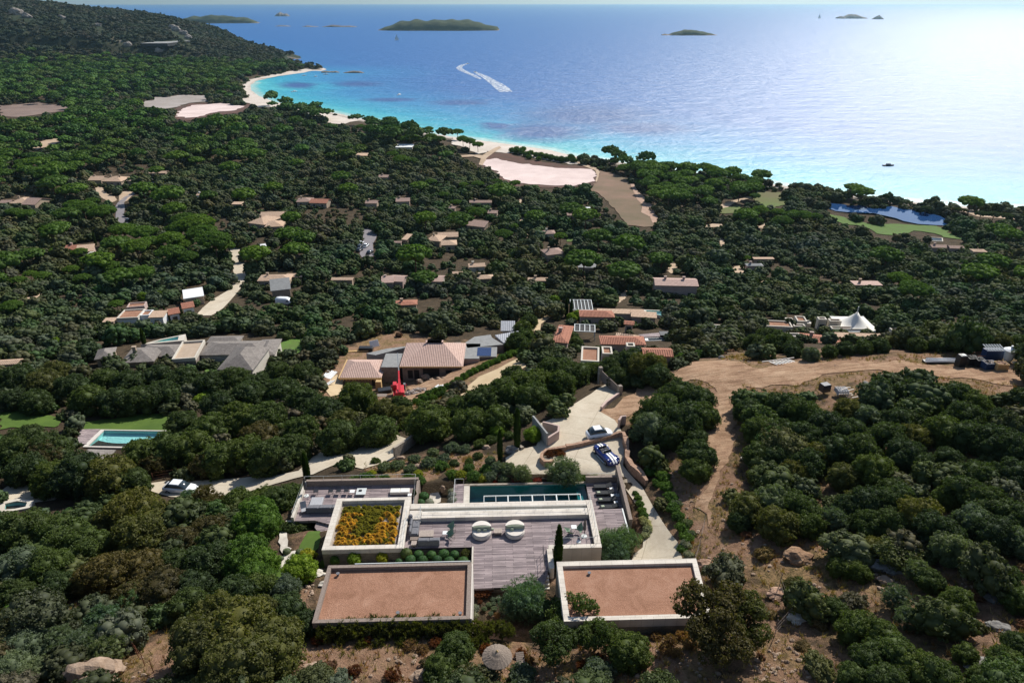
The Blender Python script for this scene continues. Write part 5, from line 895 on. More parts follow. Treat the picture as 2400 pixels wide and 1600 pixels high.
# --- tiled villas on the right
villa('house', 'sprawling red tiled villa with pale parapet roof boxes, right of the construction site', [(1296, 757, 1345, 800, 'hip', Rr, 'renderpink', 3.2, -.22, {'keep': 12, 'axis': 'y', 'chim': 1}), (1405, 780, 1512, 806, 'hip', Rr, 'renderpink', 3.0, -.04, {'chim': 0}), (1440, 776, 1500, 795, 'hip', A, 'renderpink', 3.3, -.3, {'chim': 0, 'pitch': .5}), (1505, 808, 1576, 832, 'gable', Rr, 'renderpink', 3.0, -.05, {'chim': 0, 'keep': 8}), (1355, 808, 1412, 845, 'flat', 'gravel', 'blocks', 3.2, -.12, {'rim': 'renderpale', 'keep': 6}), (1406, 808, 1440, 828, 'flat', 'gravel', 'renderpink', 3.0, -.06, {'rim': 'renderpale'}), (1466, 800, 1490, 810, 'flat', 'dark', 'renderpink', 3.2, -.05, {'rim': 'renderpale'})])
villa('house', 'long low villa with tan roof, turquoise pool and dark pergola behind the red tiled one', [(1357, 721, 1440, 742, 'hip', Rr, 'renderpink', 2.8, -.05, {'chim': 0}), (1400, 722, 1510, 733, 'mono', A, 'renderpink', 3.0, -.05, {'pitch': .15}), (1478, 728, 1540, 742, 'mono', A, 'renderpink', 2.6, -.15, {'pitch': .15}), (1462, 748, 1488, 758, 'gable', Rr, 'renderpink', 2.5, -.2, {'chim': 0})])
def pergola(label, x0, y0, x1, y1, n, h=2.7, rot=0, m='steel', infill='dark'):
    gx, gy, gz = at((x0 + x1) / 2, (y0 + y1) / 2, h); s = 1600 / zc(gx, gy, gz + h); dep = math.atan2(CAMZ - gz - h, gy); w_ = (x1 - x0) / s; d_ = (y1 - y0) / s / math.sin(dep)
    t = thing('pergola', label, 'pergola', (gx, gy, gz), rot); b = MB(); q_ = .09
    b.box(-w_ / 2, w_ / 2, -d_ / 2, -d_ / 2 + 2 * q_, h, h + .18).box(-w_ / 2, w_ / 2, d_ / 2 - 2 * q_, d_ / 2, h, h + .18)
    for i in range(n + 1): xx = -w_ / 2 + q_ + (w_ - 2 * q_) * i / n; b.box(xx - q_, xx + q_, -d_ / 2 + 2 * q_, d_ / 2 - 2 * q_, h, h + .18)
    b.obj('frame', m, t)
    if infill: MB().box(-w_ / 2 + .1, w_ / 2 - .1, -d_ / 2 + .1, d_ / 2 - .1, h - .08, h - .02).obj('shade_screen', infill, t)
    for sx in (-1, 1):
        for sy in (-1, 1): MB().box(sx * (w_ / 2 - q_) - q_, sx * (w_ / 2 - q_) + q_, sy * (d_ / 2 - q_) - q_, sy * (d_ / 2 - q_) + q_, -1, h).obj('post', m, t)
    keepbox(x0, y0, x1, y1); return t
pergola('large dark pergola with white beams at the left end of the long low villa', 1337, 703, 1388, 727, 6, rot=-.03); pergola('smaller dark pergola between the red tiled villa and its oak', 1346, 761, 1395, 778, 4, rot=-.1)
villa('house', 'flat roofed villa of pale parapet boxes with a blue pool at right', [(1782, 748, 1858, 764, 'flat', 'gravel', 'renderpale', 3.0, -.12, {'rim': 'renderpale', 'z': 27}), (1862, 738, 1893, 752, 'flat', 'gravel', 'renderpale', 3.0, -.12, {'rim': 'renderpale', 'z': 27}), (1838, 742, 1862, 750, 'flat', 'gravel', 'renderpale', 2.8, -.1, {'z': 27}), (1856, 756, 1890, 764, 'flat', 'gravel', 'renderpale', 2.6, -.1, {'z': 27}), (1914, 740, 1940, 748, 'flat', 'gravel', 'renderpale', 3.0, -.08, {'z': 27}), (1940, 744, 1974, 752, 'flat', 'gravel', 'renderpale', 2.8, -.08, {'z': 27}), (1662, 757, 1712, 770, 'flat', 'greyconc', 'renderpale', 2.6, -.2, {'ph': .2, 'z': 27})])
villa('house', 'half hidden villa with a fan of pale and red tiled roofs, right of the track', [(1872, 776, 1975, 812, 'hip', Rr, 'renderpink', 3.0, -.25, {'keep': 4, 'z': 28}), (1960, 778, 2066, 790, 'mono', A, 'renderpink', 3.0, -.08, {'pitch': .12, 'z': 28}), (1838, 777, 1880, 788, 'flat', 'dark', 'render', 3.0, -.1, {'z': 28})])
V1('pale parapet edge of a buried house right of the white tent', 2085, 765, 2121, 774, 'flat', 'gravel', 'renderpale', 2.6, z=28); V1('low dark roof with a pale rim at far right above the storage yard', 2188, 788, 2232, 796, 'flat', 'gravel', 'renderpink', 2.4, -.1, z=28); V1('grey slab roof end right of the white tent', 1945, 762, 2040, 770, 'flat', 'gravel', 'renderpale', 2.0, -.03, z=27)
# white peaked tent
x, y, z = atz(2003, 758, 29.0); z = 26.6; t = thing('shade_tent', 'white peaked fabric tent among the flat roofed villas', 'tent', (x, y, z)); s = zc(x, y, z) / 1600; b = MB(); W_ = 40 * s; D_ = 4.5; hp = 3.6; rows = []
for j in range(11):
    v = j / 10 * 2 - 1
    for i in range(21):
        u = i / 20 * 2 - 1; r_ = math.hypot(u, v * .9); hh = 2.2 + hp * max(0, 1 - r_) ** 1.9 + .15 * abs(u) * abs(v); rows.append((u * W_, v * D_, hh + .0))
b.add(rows, [(j * 21 + i, j * 21 + i + 1, (j + 1) * 21 + i + 1, (j + 1) * 21 + i) for j in range(10) for i in range(20)]); b.obj('canopy', 'canvas', t, smooth=True)
MB().tube([(0, 0, -.5), (0, 0, 6.9)], .12).obj('mast', 'steel', t)
for sx in (-1, 1):
    for sy in (-1, 1): MB().tube([(sx * W_, sy * D_, -.5), (sx * W_ * .99, sy * D_, 2.4)], .07).obj('pole', 'steel', t)
keep(S('1962 756 1990 745 2003 737 2012 748 2045 758 2055 764 1965 764'))
# pools of the neighbours
def pool(label, poly, m='poolblue', depth=1.3, deck=None, rimm='renderpale', cat='pool', zoff=.25, water='poolt', thick=.35, z=None):
    W = [at(a, b_) for a, b_ in poly]; z = (max(p[2] for p in W) + zoff) if z is None else z; W = [atz(a, b_, z)[:2] for a, b_ in poly]; cx = sum(p[0] for p in W) / len(W); cy = sum(p[1] for p in W) / len(W); L = [(p[0] - cx, p[1] - cy) for p in W]
    ar = sum(L[i][0] * L[(i + 1) % len(L)][1] - L[(i + 1) % len(L)][0] * L[i][1] for i in range(len(L)))
    if ar < 0: L = L[::-1]
    t = thing('swimming_pool', label, cat, (cx, cy, z)); n = len(L); k = 1 + 2 * thick / max(1, math.hypot(*L[0])); O = [(p[0] * k, p[1] * k) for p in L]
    b = MB(); b.add([(x, y, .05) for x, y in O] + [(x, y, .05) for x, y in L] + [(x, y, -2.5) for x, y in O] + [(x, y, -.15) for x, y in L], [f for i in range(n) for f in ((i, (i + 1) % n, n + (i + 1) % n, n + i), (2 * n + i, 2 * n + (i + 1) % n, (i + 1) % n, i), (n + i, n + (i + 1) % n, 3 * n + (i + 1) % n, 3 * n + i))]); b.obj('coping', rimm, t)
    b = MB(); b.add([(x, y, -.15) for x, y in L] + [(x, y, -.15 - depth * .4) for x, y in L] , [(i, n + i, n + (i + 1) % n, (i + 1) % n) for i in range(n)] + [tuple(range(n, 2 * n))]); b.obj('basin', m, t)
    MB().add([(x, y, -.1) for x, y in L], [tuple(range(n))]).obj('water', water, t); keep(poly); return t
PZ = .25
pool('turquoise pool beside the lawn with a wooden deck at left', S('820 968 1345 976 1330 1000 1400 1010 900 1100 690 1092', 0, 720, 3.36)[:2] + [(420, 1013), (300, 1047), (206, 1045)], rimm='offwhite')
keep(S('600 965 800 965 700 1140 620 1180', 0, 720, 3.36)); drape('pool_deck', S('640 972 795 970 685 1090 600 1085', 0, 720, 3.36), 'deck', .3)
villa('house', 'grey shingled pool house roof in front of the turquoise pool at left', [(188, 1046, 258, 1078, 'hip', 'shingle', 'render', 2.3, -.05, {'chim': 0, 'keep': 4, 'pitch': .3})])
pool('sliver of turquoise pool above the grey shingled villa', [(419, 788), (417, 797), (355, 803), (384, 795)], zoff=2.2); pool('turquoise pool at the right end of the long low villa', [(1513, 727), (1571, 729), (1573, 737), (1556, 742), (1545, 738), (1516, 731)], zoff=1.0)
pool('small turquoise pool on the bright pasture lawn at far right', [(2177, 556), (2207, 558), (2208, 565), (2180, 564)]); pool('small blue pool between the flat parapet roofs', [(1877, 751), (1896, 752), (1896, 757), (1877, 756)], 'blue', z=28); pool('round-ended blue pool at the left edge beside the white track', [(12, 1180), (40, 1174), (64, 1177), (60, 1187), (35, 1192), (10, 1194)])
pool('small dark pool in a pale terrace at left', [(92, 823), (108, 820), (106, 832), (94, 834)], 'wetwall'); drape('terrace', S('70 817 108 814 107 820 90 823 86 834 72 824'), 'concrete', .1); keep(S('70 817 108 814 107 834 86 836'))
pool('long dark lap pool behind the red tiled villa', [(1518, 793), (1588, 791), (1585, 796), (1520, 798)], 'wetwall', rimm='white'); drape('terrace', S('1495 786 1550 781 1628 780 1626 786 1600 790 1510 792'), 'deck', .2); keep(S('1495 776 1628 775 1626 790 1510 798')); drape('terrace', S('1573 728 1590 730 1595 744 1575 742'), 'white', .2)
V1('thin dark screen roof above the long lap pool', 1546, 776, 1628, 780, 'slab', 'black', 'dark', 1.2)
# ------------------------------------------------------------------ construction site
root = thing('unfinished_house', 'unfinished block-walled house with new pink tiled hipped roofs and timber eaves', 'house', at(930, 900)); RX, RY, RZ = root.location
def rfit(x0, x1, ytop, ybot, zt):
    """footprint in metres of a roof plane seen between the given pixels at height zt"""
    a = atz(x0, ybot, zt); b = atz(x1, ybot, zt); c = atz((x0 + x1) / 2, ytop, zt); return a[0], b[0], a[1], c[1]
def cput(b, nm, m, par=root): b.v = [(x - RX, y - RY, z - RZ) for x, y, z in b.v]; return b.obj(nm, m, par)
def hipw(x0, x1, y0, y1, z, top, rx0, rx1, ry, m='tileN', nm='roof'):
    b = MB(); b.add([(x0, y0, z), (x1, y0, z), (x1, y1, z), (x0, y1, z), (x0, y0, z + .15), (x1, y0, z + .15), (x1, y1, z + .15), (x0, y1, z + .15), (rx0, ry, top), (rx1, ry, top)], [(0, 3, 2, 1), (0, 1, 5, 4), (1, 2, 6, 5), (2, 3, 7, 6), (3, 0, 4, 7), (4, 5, 9, 8), (5, 6, 9), (6, 7, 8, 9), (7, 4, 8)]); return cput(b, nm, m)
zb = 31.2; ze = 34.4
x0, x1, y0, y1 = rfit(935, 1085, 806, 851, ze + .9); hipw(x0, x1, y0, y1 + 2, ze, ze + 2.3, x0 + 5.6, x1 - 4.5, (y0 + y1) / 2 + 2.2); bx0, bx1, by0, by1 = x0, x1, y0, y1
cput(MB().box(x0 + .5, x1 - .4, y0 + .5, y1 + 1.5, zb - 2, ze), 'wall', 'blocks')
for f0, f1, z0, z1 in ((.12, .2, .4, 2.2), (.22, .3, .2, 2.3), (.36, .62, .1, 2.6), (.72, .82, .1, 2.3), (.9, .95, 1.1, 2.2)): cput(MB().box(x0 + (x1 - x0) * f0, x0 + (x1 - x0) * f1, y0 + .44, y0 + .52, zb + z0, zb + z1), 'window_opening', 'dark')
cput(MB().box(x0, x1, y0 - .06, y0, ze - .06, ze + .16), 'fascia_board', 'timber'); rb = MB()
for i in range(26): xx = x0 + .2 + (x1 - x0 - .4) * i / 25; rb.box(xx - .05, xx + .05, y0 - .1, y0 + .5, ze - .2, ze - .02)
cput(rb, 'rafter_tails', 'timber'); rt = MB()
for i in range(9): xx = x0 + 5.2 + (x1 - x0 - 10.0) * i / 8; rt.box(xx - .55, xx + .35, (y0 + y1) / 2 + 2.0, (y0 + y1) / 2 + 2.9, ze + 2.3, ze + 2.5)
cput(rt, 'loose_tile_stacks', 'tileN')
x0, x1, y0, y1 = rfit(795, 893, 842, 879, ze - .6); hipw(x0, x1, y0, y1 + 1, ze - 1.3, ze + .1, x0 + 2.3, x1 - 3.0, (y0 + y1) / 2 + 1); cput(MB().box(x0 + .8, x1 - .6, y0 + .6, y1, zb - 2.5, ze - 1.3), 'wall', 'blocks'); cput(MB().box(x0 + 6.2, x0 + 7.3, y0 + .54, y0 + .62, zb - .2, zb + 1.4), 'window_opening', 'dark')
cput(MB().box(x0 - .1, x1 + .1, y0 - .2, y0 - .02, ze - 1.5, ze - 1.24), 'fascia_board', 'timber'); cput(MB().box(x0 - .25, x0 - .02, y0 - .2, y1 + 1, ze - 1.4, ze - 1.1), 'fascia_board', 'timber'); rb = MB()
for i in range(14): xx = x0 + .2 + (x1 - x0 - .4) * i / 13; rb.box(xx - .06, xx + .06, y0 - .3, y0 + .4, ze - 1.72, ze - 1.52)
cput(rb, 'rafter_tails', 'timber')
x0, x1, y0, y1 = rfit(893, 934, 829, 861, ze - .2); cput(MB().box(x0, x1, y0, y1, zb - 2, ze - .3), 'wall', 'blocks'); cput(MB().box(x0, x1, y0, y1, ze - .28, ze - .1), 'flat_roof', 'greyconc')
x0, x1, y0, y1 = rfit(1087, 1123, 806, 841, ze - .4); cput(MB().box(x0, x1, y0, y1, zb - 1.5, ze - .5), 'wall', 'renderpink'); cput(MB().box(x0, x1, y0, y1, ze - .48, ze - .3), 'flat_roof', 'greyconc')
x0, x1, y0, y1 = rfit(1112, 1162, 815, 836, ze - .4); cput(MB().box(x0 + .4, x1, y0 + .2, y1, zb - 1.5, ze - .5), 'wall', 'blocks'); cput(MB().box(x0, x1 + .2, y0, y1 + .3, ze - .48, ze - .34), 'terrace_slab', 'greyconc'); cput(MB().box(x0 + .5, x1 - 1, y0 + .2, y1 - .1, ze - .33, ze - .24), 'blue_waterproofing', 'solar')
x0, x1, y0, y1 = rfit(1095, 1180, 783, 811, ze - .6); xa = atz(1180, 800, ze - .6)[0]
cput(MB().prism([atz(a, b_, ze)[:2] for a, b_ in S('1112 786 1150 781 1153 788 1180 804 1095 812 1090 800')], zb - 1, ze - .5), 'wall', 'blocks'); cput(MB().prism([atz(a, b_, ze)[:2] for a, b_ in S('1112 786 1150 781 1153 788 1180 804 1095 812 1090 800')], ze - .48, ze - .3), 'flat_roof', 'greyconc')
cput(MB().prism([atz(a, b_, ze - .1)[:2] for a, b_ in S('1160 785 1215 775 1222 795 1180 803')], ze - .5, ze - .1), 'corrugated_roof', 'sheet'); cput(MB().prism([atz(a, b_, ze - .6)[:2] for a, b_ in S('1162 787 1212 777 1220 797 1180 802')], zb - 1, ze - .52), 'wall', 'blocks'); cput(MB().prism([atz(a, b_, ze - 1.2)[:2] for a, b_ in S('905 815 1000 803 1080 800 1080 808 950 812 880 830 858 826')], zb - .5, ze - 1.4), 'rear_slab', 'greyconc')
keep(S('780 905 795 860 860 820 1000 795 1110 780 1225 770 1225 800 1170 815 1160 850 1100 870 1000 905 975 935 950 950 870 925'))
V1('pale lattice roof of a shed behind the dark tree at the construction site', 1174, 752, 1207, 776, 'mono', 'sheet', 'renderpale', 2.4, 0, pitch=.25)
# red telescopic handler
def machine():
    x, y, z = at(935, 925); t = thing('telehandler', 'red telescopic crane handler parked nose-in at the unfinished house', 'crane', (x, y, z), R(8)); t.scale = (.86, .86, .86)
    MB().rbox(0, 0, 2.3, 5.4, .7, 1.5, 0, .1).obj('chassis', 'red', t); MB().rbox(.35, -1.9, 1.9, 1.6, 1.5, 2.1, 0, .15).obj('engine_cover', 'red', t); cb = MB().rbox(-.75, .2, .85, 1.7, 1.5, 2.9, 0, .12).obj('cab', 'red', t); MB().rbox(-.75, .2, .89, 1.3, 1.9, 2.6, 0, 0).obj('window', 'glass', cb)
    MB().tube([(.35, -2.6, 2.0), (.25, 1.4, 3.0)], .34, 4).obj('boom', 'red', t); MB().tube([(.25, 1.2, 2.95), (.2, 4.2, 3.7)], .23, 4).obj('boom_extension', 'red', t); MB().tube([(.2, 4.0, 3.65), (.1, 7.6, 6.4)], .14, 4).obj('jib', 'steel', t)
    for sx in (-1, 1):
        for sy in (-1, 1):
            w_ = MB(); w_.lathe([(.3, -.2), (.58, -.2), (.62, -.1), (.62, .1), (.58, .2), (.3, .2)], k=16); w_.v = [(q_[2] + sx * 1.25, q_[0] + sy * 1.75, q_[1] + .62) for q_ in w_.v]; wo = w_.obj('wheel', 'tyre', t); h = MB(); h.lathe([(.05, -.22), (.28, -.22), (.28, .22), (.05, .22)], k=10); h.v = [(q_[2] + sx * 1.25, q_[0] + sy * 1.75, q_[1] + .62) for q_ in h.v]; h.obj('rim', 'white', wo)
    MB().box(-1.0, 1.5, -3.4, -2.4, .5, 1.2).obj('counterweight', 'red', t); MB().box(.5, 1.5, 1.7, 2.6, .7, 1.5).obj('tool_box', 'gfabric', t)
    for sx in (-1, 1): MB().tube([(0, 2.6, .8), (sx * 1.7, 2.9, .8), (sx * 1.7, 2.9, .05)], .09, 4).obj('outrigger', 'red', t)
machine(); keepbox(915, 890, 950, 942)
def pile(name, label, cat, px, py, n, r, size, m, flat=.5, sd=1, group=None, one=True):
    x, y, z = at(px, py); g = random.Random(sd); t = None; b = MB()
    for i in range(n): a = g.uniform(0, 6.28); q_ = r * math.sqrt(g.random()); s = size * g.uniform(.5, 1.3); b.blob((q_ * math.cos(a), q_ * math.sin(a), s * .3 + max(0, r - q_) * flat * g.random()), (s, s * g.uniform(.6, 1), s * .6), sd * 7 + i, .3, 1)
    o = b.obj(name, m, loc=(x, y, z)); tag(o, label, cat, group); return o
pile('rubble_heap', 'heap of broken grey stones right of the red crane handler', 'rubble', 978, 925, 90, 2.3, .38, 'rubble', .4, 3)
for i, (px, py, r_) in enumerate(((998, 888, .8), (984, 897, .6), (1012, 893, .45), (1027, 890, .45), (1040, 889, .4))): x, y, z = at(px, py); o = MB().blob((0, 0, r_ * .5), (r_ * 1.2, r_, r_ * .8), i + 50, .3, 2).obj('boulder', 'rock', loc=(x, y, z)); tag(o, ('largest boulder on the spoil bank before the unfinished house', 'flat boulder left of the largest one on the spoil bank', 'first small stone right of the largest spoil bank boulder', 'second small stone right of the largest spoil bank boulder', 'last small stone of the row on the spoil bank')[i], 'boulder', 'boulders on the spoil bank')
x, y, z = at(1000, 880, .5)
drape('earth_bank', S('985 905 1000 895 1030 892 1060 875 1090 862 1110 858 1100 880 1060 905 1010 920 975 930 960 950 950 935 960 910'), 'dirt', .35, jit=.6)
def plankpile(label, px, py, L, a, m='white', n=6, w=.22, nm='plank_stack', cat='planks'):
    x, y, z = at(px, py); b = MB(); g = random.Random(int(px))
    for i in range(n): b.rbox(g.uniform(-.3, .3), (i - n / 2) * w, L * g.uniform(.8, 1), w * .8, .1 + .1 * g.random(), .25 + .12 * g.random(), g.uniform(-.03, .03), .01)
    o = b.obj(nm, m, loc=(x, y, z)); o.rotation_euler = (0, 0, a); tag(o, label, cat); return o
plankpile('white shuttering boards leaning right of the stone rubble heap', 1015, 918, 5.5, R(58), 'white', 6); plankpile('pale pallets at the left corner of the unfinished house', 769, 882, 4.5, R(80), 'white', 8, .28, 'pallet_stack', 'pallets'); plankpile('timber boards on the slab behind the unfinished house', 836, 824, 6, R(5), 'timber', 4)
plankpile('narrow boards left of the unfinished house lying downhill', 764, 904, 4, R(62), 'white', 4, .2)
x, y, z = at(790, 898); drape('driveway', S('783 878 806 884 803 906 793 930 766 915 775 895'), 'drive', .12); keep(S('783 878 806 884 803 906 793 930 766 915'))
o = MB().rbox(0, 0, 2.2, 1.6, 0, .1, 0, .02).obj('white_panel', 'white', loc=at(877, 806, .8)); o.rotation_euler = (R(65), 0, R(30)); o.location.z += .9; tag(o, 'white panel propped on the bank behind the unfinished house', 'panel')
o = MB().rbox(0, 0, 3.2, 1.4, 0, 1.0, 0, .1).obj('dark_skip', 'black', loc=at(858, 822)); tag(o, 'black skip below the propped white panel', 'skip'); o = MB().rbox(0, 0, 2.6, 1.5, 0, .9, .3, .1).obj('dark_tank', 'black', loc=at(902, 920)); tag(o, 'black water tank left of the red crane handler', 'tank')
t = thing('saw_bench', 'small dark work table in the clearing left of the red crane handler', 'table', at(896, 935)); MB().box(-.9, .9, -.5, .5, .8, .88).obj('table_top', 'oldwood', t); [MB().box(sx * .8 - .05, sx * .8 + .05, sy * .4 - .05, sy * .4 + .05, 0, .8).obj('leg', 'black', t) for sx in (-1, 1) for sy in (-1, 1)]
keep(S('885 925 910 925 912 945 885 945')); o = MB().rbox(0, 0, 1.1, .9, 0, 2.1, 0, .05).obj('wrapped_pallet', 'timber', loc=at(889, 914)); tag(o, 'tan wrapped pallet beside the black water tank', 'pallet')
# ------------------------------------------------------------------ vehicles
def wheels(t, L, W, r, wb, tr, z0=0):
    for sx in (-1, 1):
        for sy in (-1, 1):
            w_ = MB(); w_.lathe([(r * .5, -.1), (r * .93, -.1), (r, -.06), (r, .06), (r * .93, .1), (r * .5, .1)], k=18); w_.v = [(q_[0] + sx * wb / 2, q_[2] + sy * tr / 2, q_[1] + r) for q_ in w_.v]; wo = w_.obj('wheel', 'tyre', t)
            h = MB(); h.lathe([(.03, -.11), (r * .55, -.11), (r * .55, .11), (.03, .11)], k=12); h.v = [(q_[0] + sx * wb / 2, q_[2] + sy * tr / 2, q_[1] + r) for q_ in h.v]; h.obj('rim', 'chrome', wo)
def bodyloft(t, secs, m, nm='body', smooth=True):
    """secs: (x, half width, z bottom, z shoulder, z top, top half width)"""
    out = []
    for x, hw, zb_, zs, zt, tw in secs: out.append([(x, -hw * .92, zb_), (x, -hw, zb_ + (zs - zb_) * .45), (x, -hw * .97, zs), (x, -tw, zt), (x, 0, zt + .02), (x, tw, zt), (x, hw * .97, zs), (x, hw, zb_ + (zs - zb_) * .45), (x, hw * .92, zb_)])
    b = MB(); b.loft([q_[::-1] for q_ in out]); return b.obj(nm, m, t, smooth=smooth)
def car(name, label, px, py, a, m='carwhite', kind='car', L=4.3, W=1.75, z=None, group=None):
    x, y, zz = at(px, py) if z is None else atz(px, py, z); t = thing(name, label, 'van' if kind == 'van' else 'car', (x, y, zz + .1), a, group); h = L / 4.3; hw = W / 2
    if kind == 'car':
        bodyloft(t, [(-L / 2, hw * .7, .35, .6, .75, hw * .6), (-L * .46, hw * .95, .25, .8, .9, hw * .8), (-L * .2, hw, .22, .85, .95, hw * .85), (L * .15, hw, .22, .85, .95, hw * .85), (L * .38, hw * .97, .25, .72, .82, hw * .8), (L / 2, hw * .75, .3, .55, .62, hw * .6)], m)
        c = bodyloft(t, [(-L * .42, hw * .8, .85, .93, .98, hw * .7), (-L * .3, hw * .82, .85, 1.2, 1.38, hw * .66), (0, hw * .83, .85, 1.28, 1.45, hw * .68), (L * .1, hw * .82, .85, 1.2, 1.38, hw * .66), (L * .26, hw * .8, .85, .9, .95, hw * .7)], 'glass', 'windows'); MB().rbox(-L * .1, 0, L * .3, hw * 1.3, 1.4, 1.5, 0, .03).obj('roof', m, t)
        for sy in (-1, 1): MB().rbox(L * .455, sy * hw * .6, .12, .28, .55, .7, 0, .02).obj('headlight', 'chrome', t)
    else:
        bodyloft(t, [(-L / 2, hw * .95, .3, 1.6, 2.1, hw * .85), (-L * .3, hw, .28, 1.7, 2.2, hw * .86), (L * .12, hw, .28, 1.7, 2.2, hw * .86), (L * .27, hw, .28, 1.25, 1.9, hw * .8), (L * .38, hw * .97, .3, .95, 1.12, hw * .8), (L / 2, hw * .85, .35, .7, .8, hw * .7)], m); MB().add([(L * .265, -hw * .72, 1.86), (L * .265, hw * .72, 1.86), (L * .385, hw * .78, 1.16), (L * .385, -hw * .78, 1.16)], [(0, 3, 2, 1)]).obj('windscreen', 'glass', t)
        for sy in (-1, 1): MB().add([(L * .12, sy * hw * 1.01, 1.25), (L * .3, sy * hw * 1.01, 1.25), (L * .24, sy * hw * .93, 1.75), (L * .12, sy * hw * .93, 1.8)], [(0, 1, 2, 3)]).obj('side_window', 'glass', t)
    wheels(t, L, W, .31 if kind == 'car' else .34, L * .6, W - .18); keepbox(px - 8, py - 8, px + 8, py + 6); return t
car('van', 'white delivery van parked by the tilted grey slab roof', 669, 714, R(-5), 'carwhite', 'van', 5.2, 2.0); keepbox(650, 705, 692, 722)
car('estate_car', 'white estate car half hidden by bushes on the concrete road at lower left', 425, 1152, R(-8), 'carwhite', 'car', 4.4, 1.75); keepbox(388, 1138, 466, 1165)
car('car', 'white car driving in the middle of the asphalt road', 858, 579, R(80)); car('car', 'white parked car, farthest of the row on the left kerb of the asphalt road', 845.5, 573, R(75)); car('car', 'dark parked car directly in front of the white parked one on the asphalt road', 844.5, 581, R(75), 'cardark'); car('car', 'dark parked car, nearest of the row on the left kerb of the asphalt road', 843, 589, R(75), 'cardark'); car('car', 'dark car under the tree shade at the right edge of the asphalt road', 867, 595, R(75), 'cardark')
car('car', 'white car beside the red-brown tiled villa at left', 224, 614, R(30)); car('car', 'dark car on the winding road at left between umbrella pines', 303, 519, R(80), 'cardark')
# white pickup tailgate behind the low stone wall
car('car', 'white car with open boot behind the low granite wall of the parking court', 1404, 1026, R(14), 'carwhite', 'car', 3.3, 1.5, None)
t = bpy.data.objects['car.007' if 'car.007' in bpy.data.objects else 'car']
# blue open sports car
def roadster():
    x, y, z = atz(1421, 1068, 52.3); t = thing('sports_car', 'shiny blue open sports car with two white stripes in the parking court', 'car', (x, y, 52.12), R(-66)); hw = .86
    z0 = tz(x, y); t.location.z = z0 + .12; x, y, _ = atz(1421, 1066, z0 + .5); t.location.x = x; t.location.y = y
    bodyloft(t, [(-2.0, .45, .35, .5, .62, .35), (-1.8, .76, .25, .62, .78, .55), (-1.3, .9, .22, .74, .90, .6), (-.7, .84, .2, .7, .84, .62), (.0, .78, .2, .66, .80, .6), (.6, .80, .2, .68, .84, .5), (1.15, .88, .2, .74, .86, .45), (1.6, .84, .22, .66, .78, .42), (1.9, .66, .28, .52, .62, .35), (2.05, .4, .33, .45, .5, .25)], 'carblue')
    for sx, sy in ((-1.25, 1), (-1.25, -1), (1.25, 1), (1.25, -1)): MB().blob((sx, sy * .66, .64), (.52, .2, .26), 1, 0, 3).obj('wing', 'carblue', t, smooth=True)
    for sy in (-.17, .17):
        b = MB(); pts = [(2.03, .54), (1.9, .66), (1.6, .82), (1.15, .90), (.6, .88), (.28, .86)]; b.add([(px_, sy + q_, zz + .012) for px_, zz in pts for q_ in (-.11, .11)], [(2 * i, 2 * i + 1, 2 * i + 3, 2 * i + 2) for i in range(5)]); b.obj('stripe', 'white', t)
        b = MB(); pts = [(-1.05, .915), (-1.4, .935), (-1.8, .82), (-1.98, .66)]; b.add([(px_, sy + q_, zz + .012) for px_, zz in pts for q_ in (-.11, .11)], [(2 * i, 2 * i + 1, 2 * i + 3, 2 * i + 2) for i in range(3)]); b.obj('stripe', 'white', t)
    MB().rbox(-.4, 0, 1.15, 1.15, .5, .87, 0, .04).obj('cockpit', 'leather', t)
    for sy in (-.28, .28): s_ = MB().rbox(-.62, sy, .5, .46, .87, .93, 0, .03).rbox(-.86, sy, .16, .46, .87, 1.12, 0, .05).obj('seat', 'leather', t)
    MB().add([(.22, -.55, .86), (.22, .55, .86), (.1, .5, 1.16), (.1, -.5, 1.16)], [(0, 1, 2, 3)]).obj('windscreen', 'glass', t); MB().tube([(.22, -.56, .86), (.1, -.51, 1.17), (.1, .51, 1.17), (.22, .56, .86)], .022, 5).obj('windscreen_frame', 'chrome', t)
    MB().tube([(-.95, .12, .85), (-.95, .14, 1.2), (-.95, .46, 1.2), (-.95, .48, .85)], .03, 5).obj('roll_bar', 'chrome', t)
    for sy in (-1, 1): MB().blob((1.83, sy * .55, .62), (.1, .11, .11), 1, 0, 2).obj('headlight', 'chrome', t); MB().tube([(1.0, sy * .9, .22), (-.7, sy * .9, .22)], .05, 6).obj('side_pipe', 'chrome', t)
    wheels(t, 4, 1.7, .33, 2.5, 1.62)
roadster()

V1('long pale modern house high on the wooded headland hill', 358, 95, 420, 101, 'slab', 'greyconc', 'dfabric', 2.2, 0, keep=2, win=0)
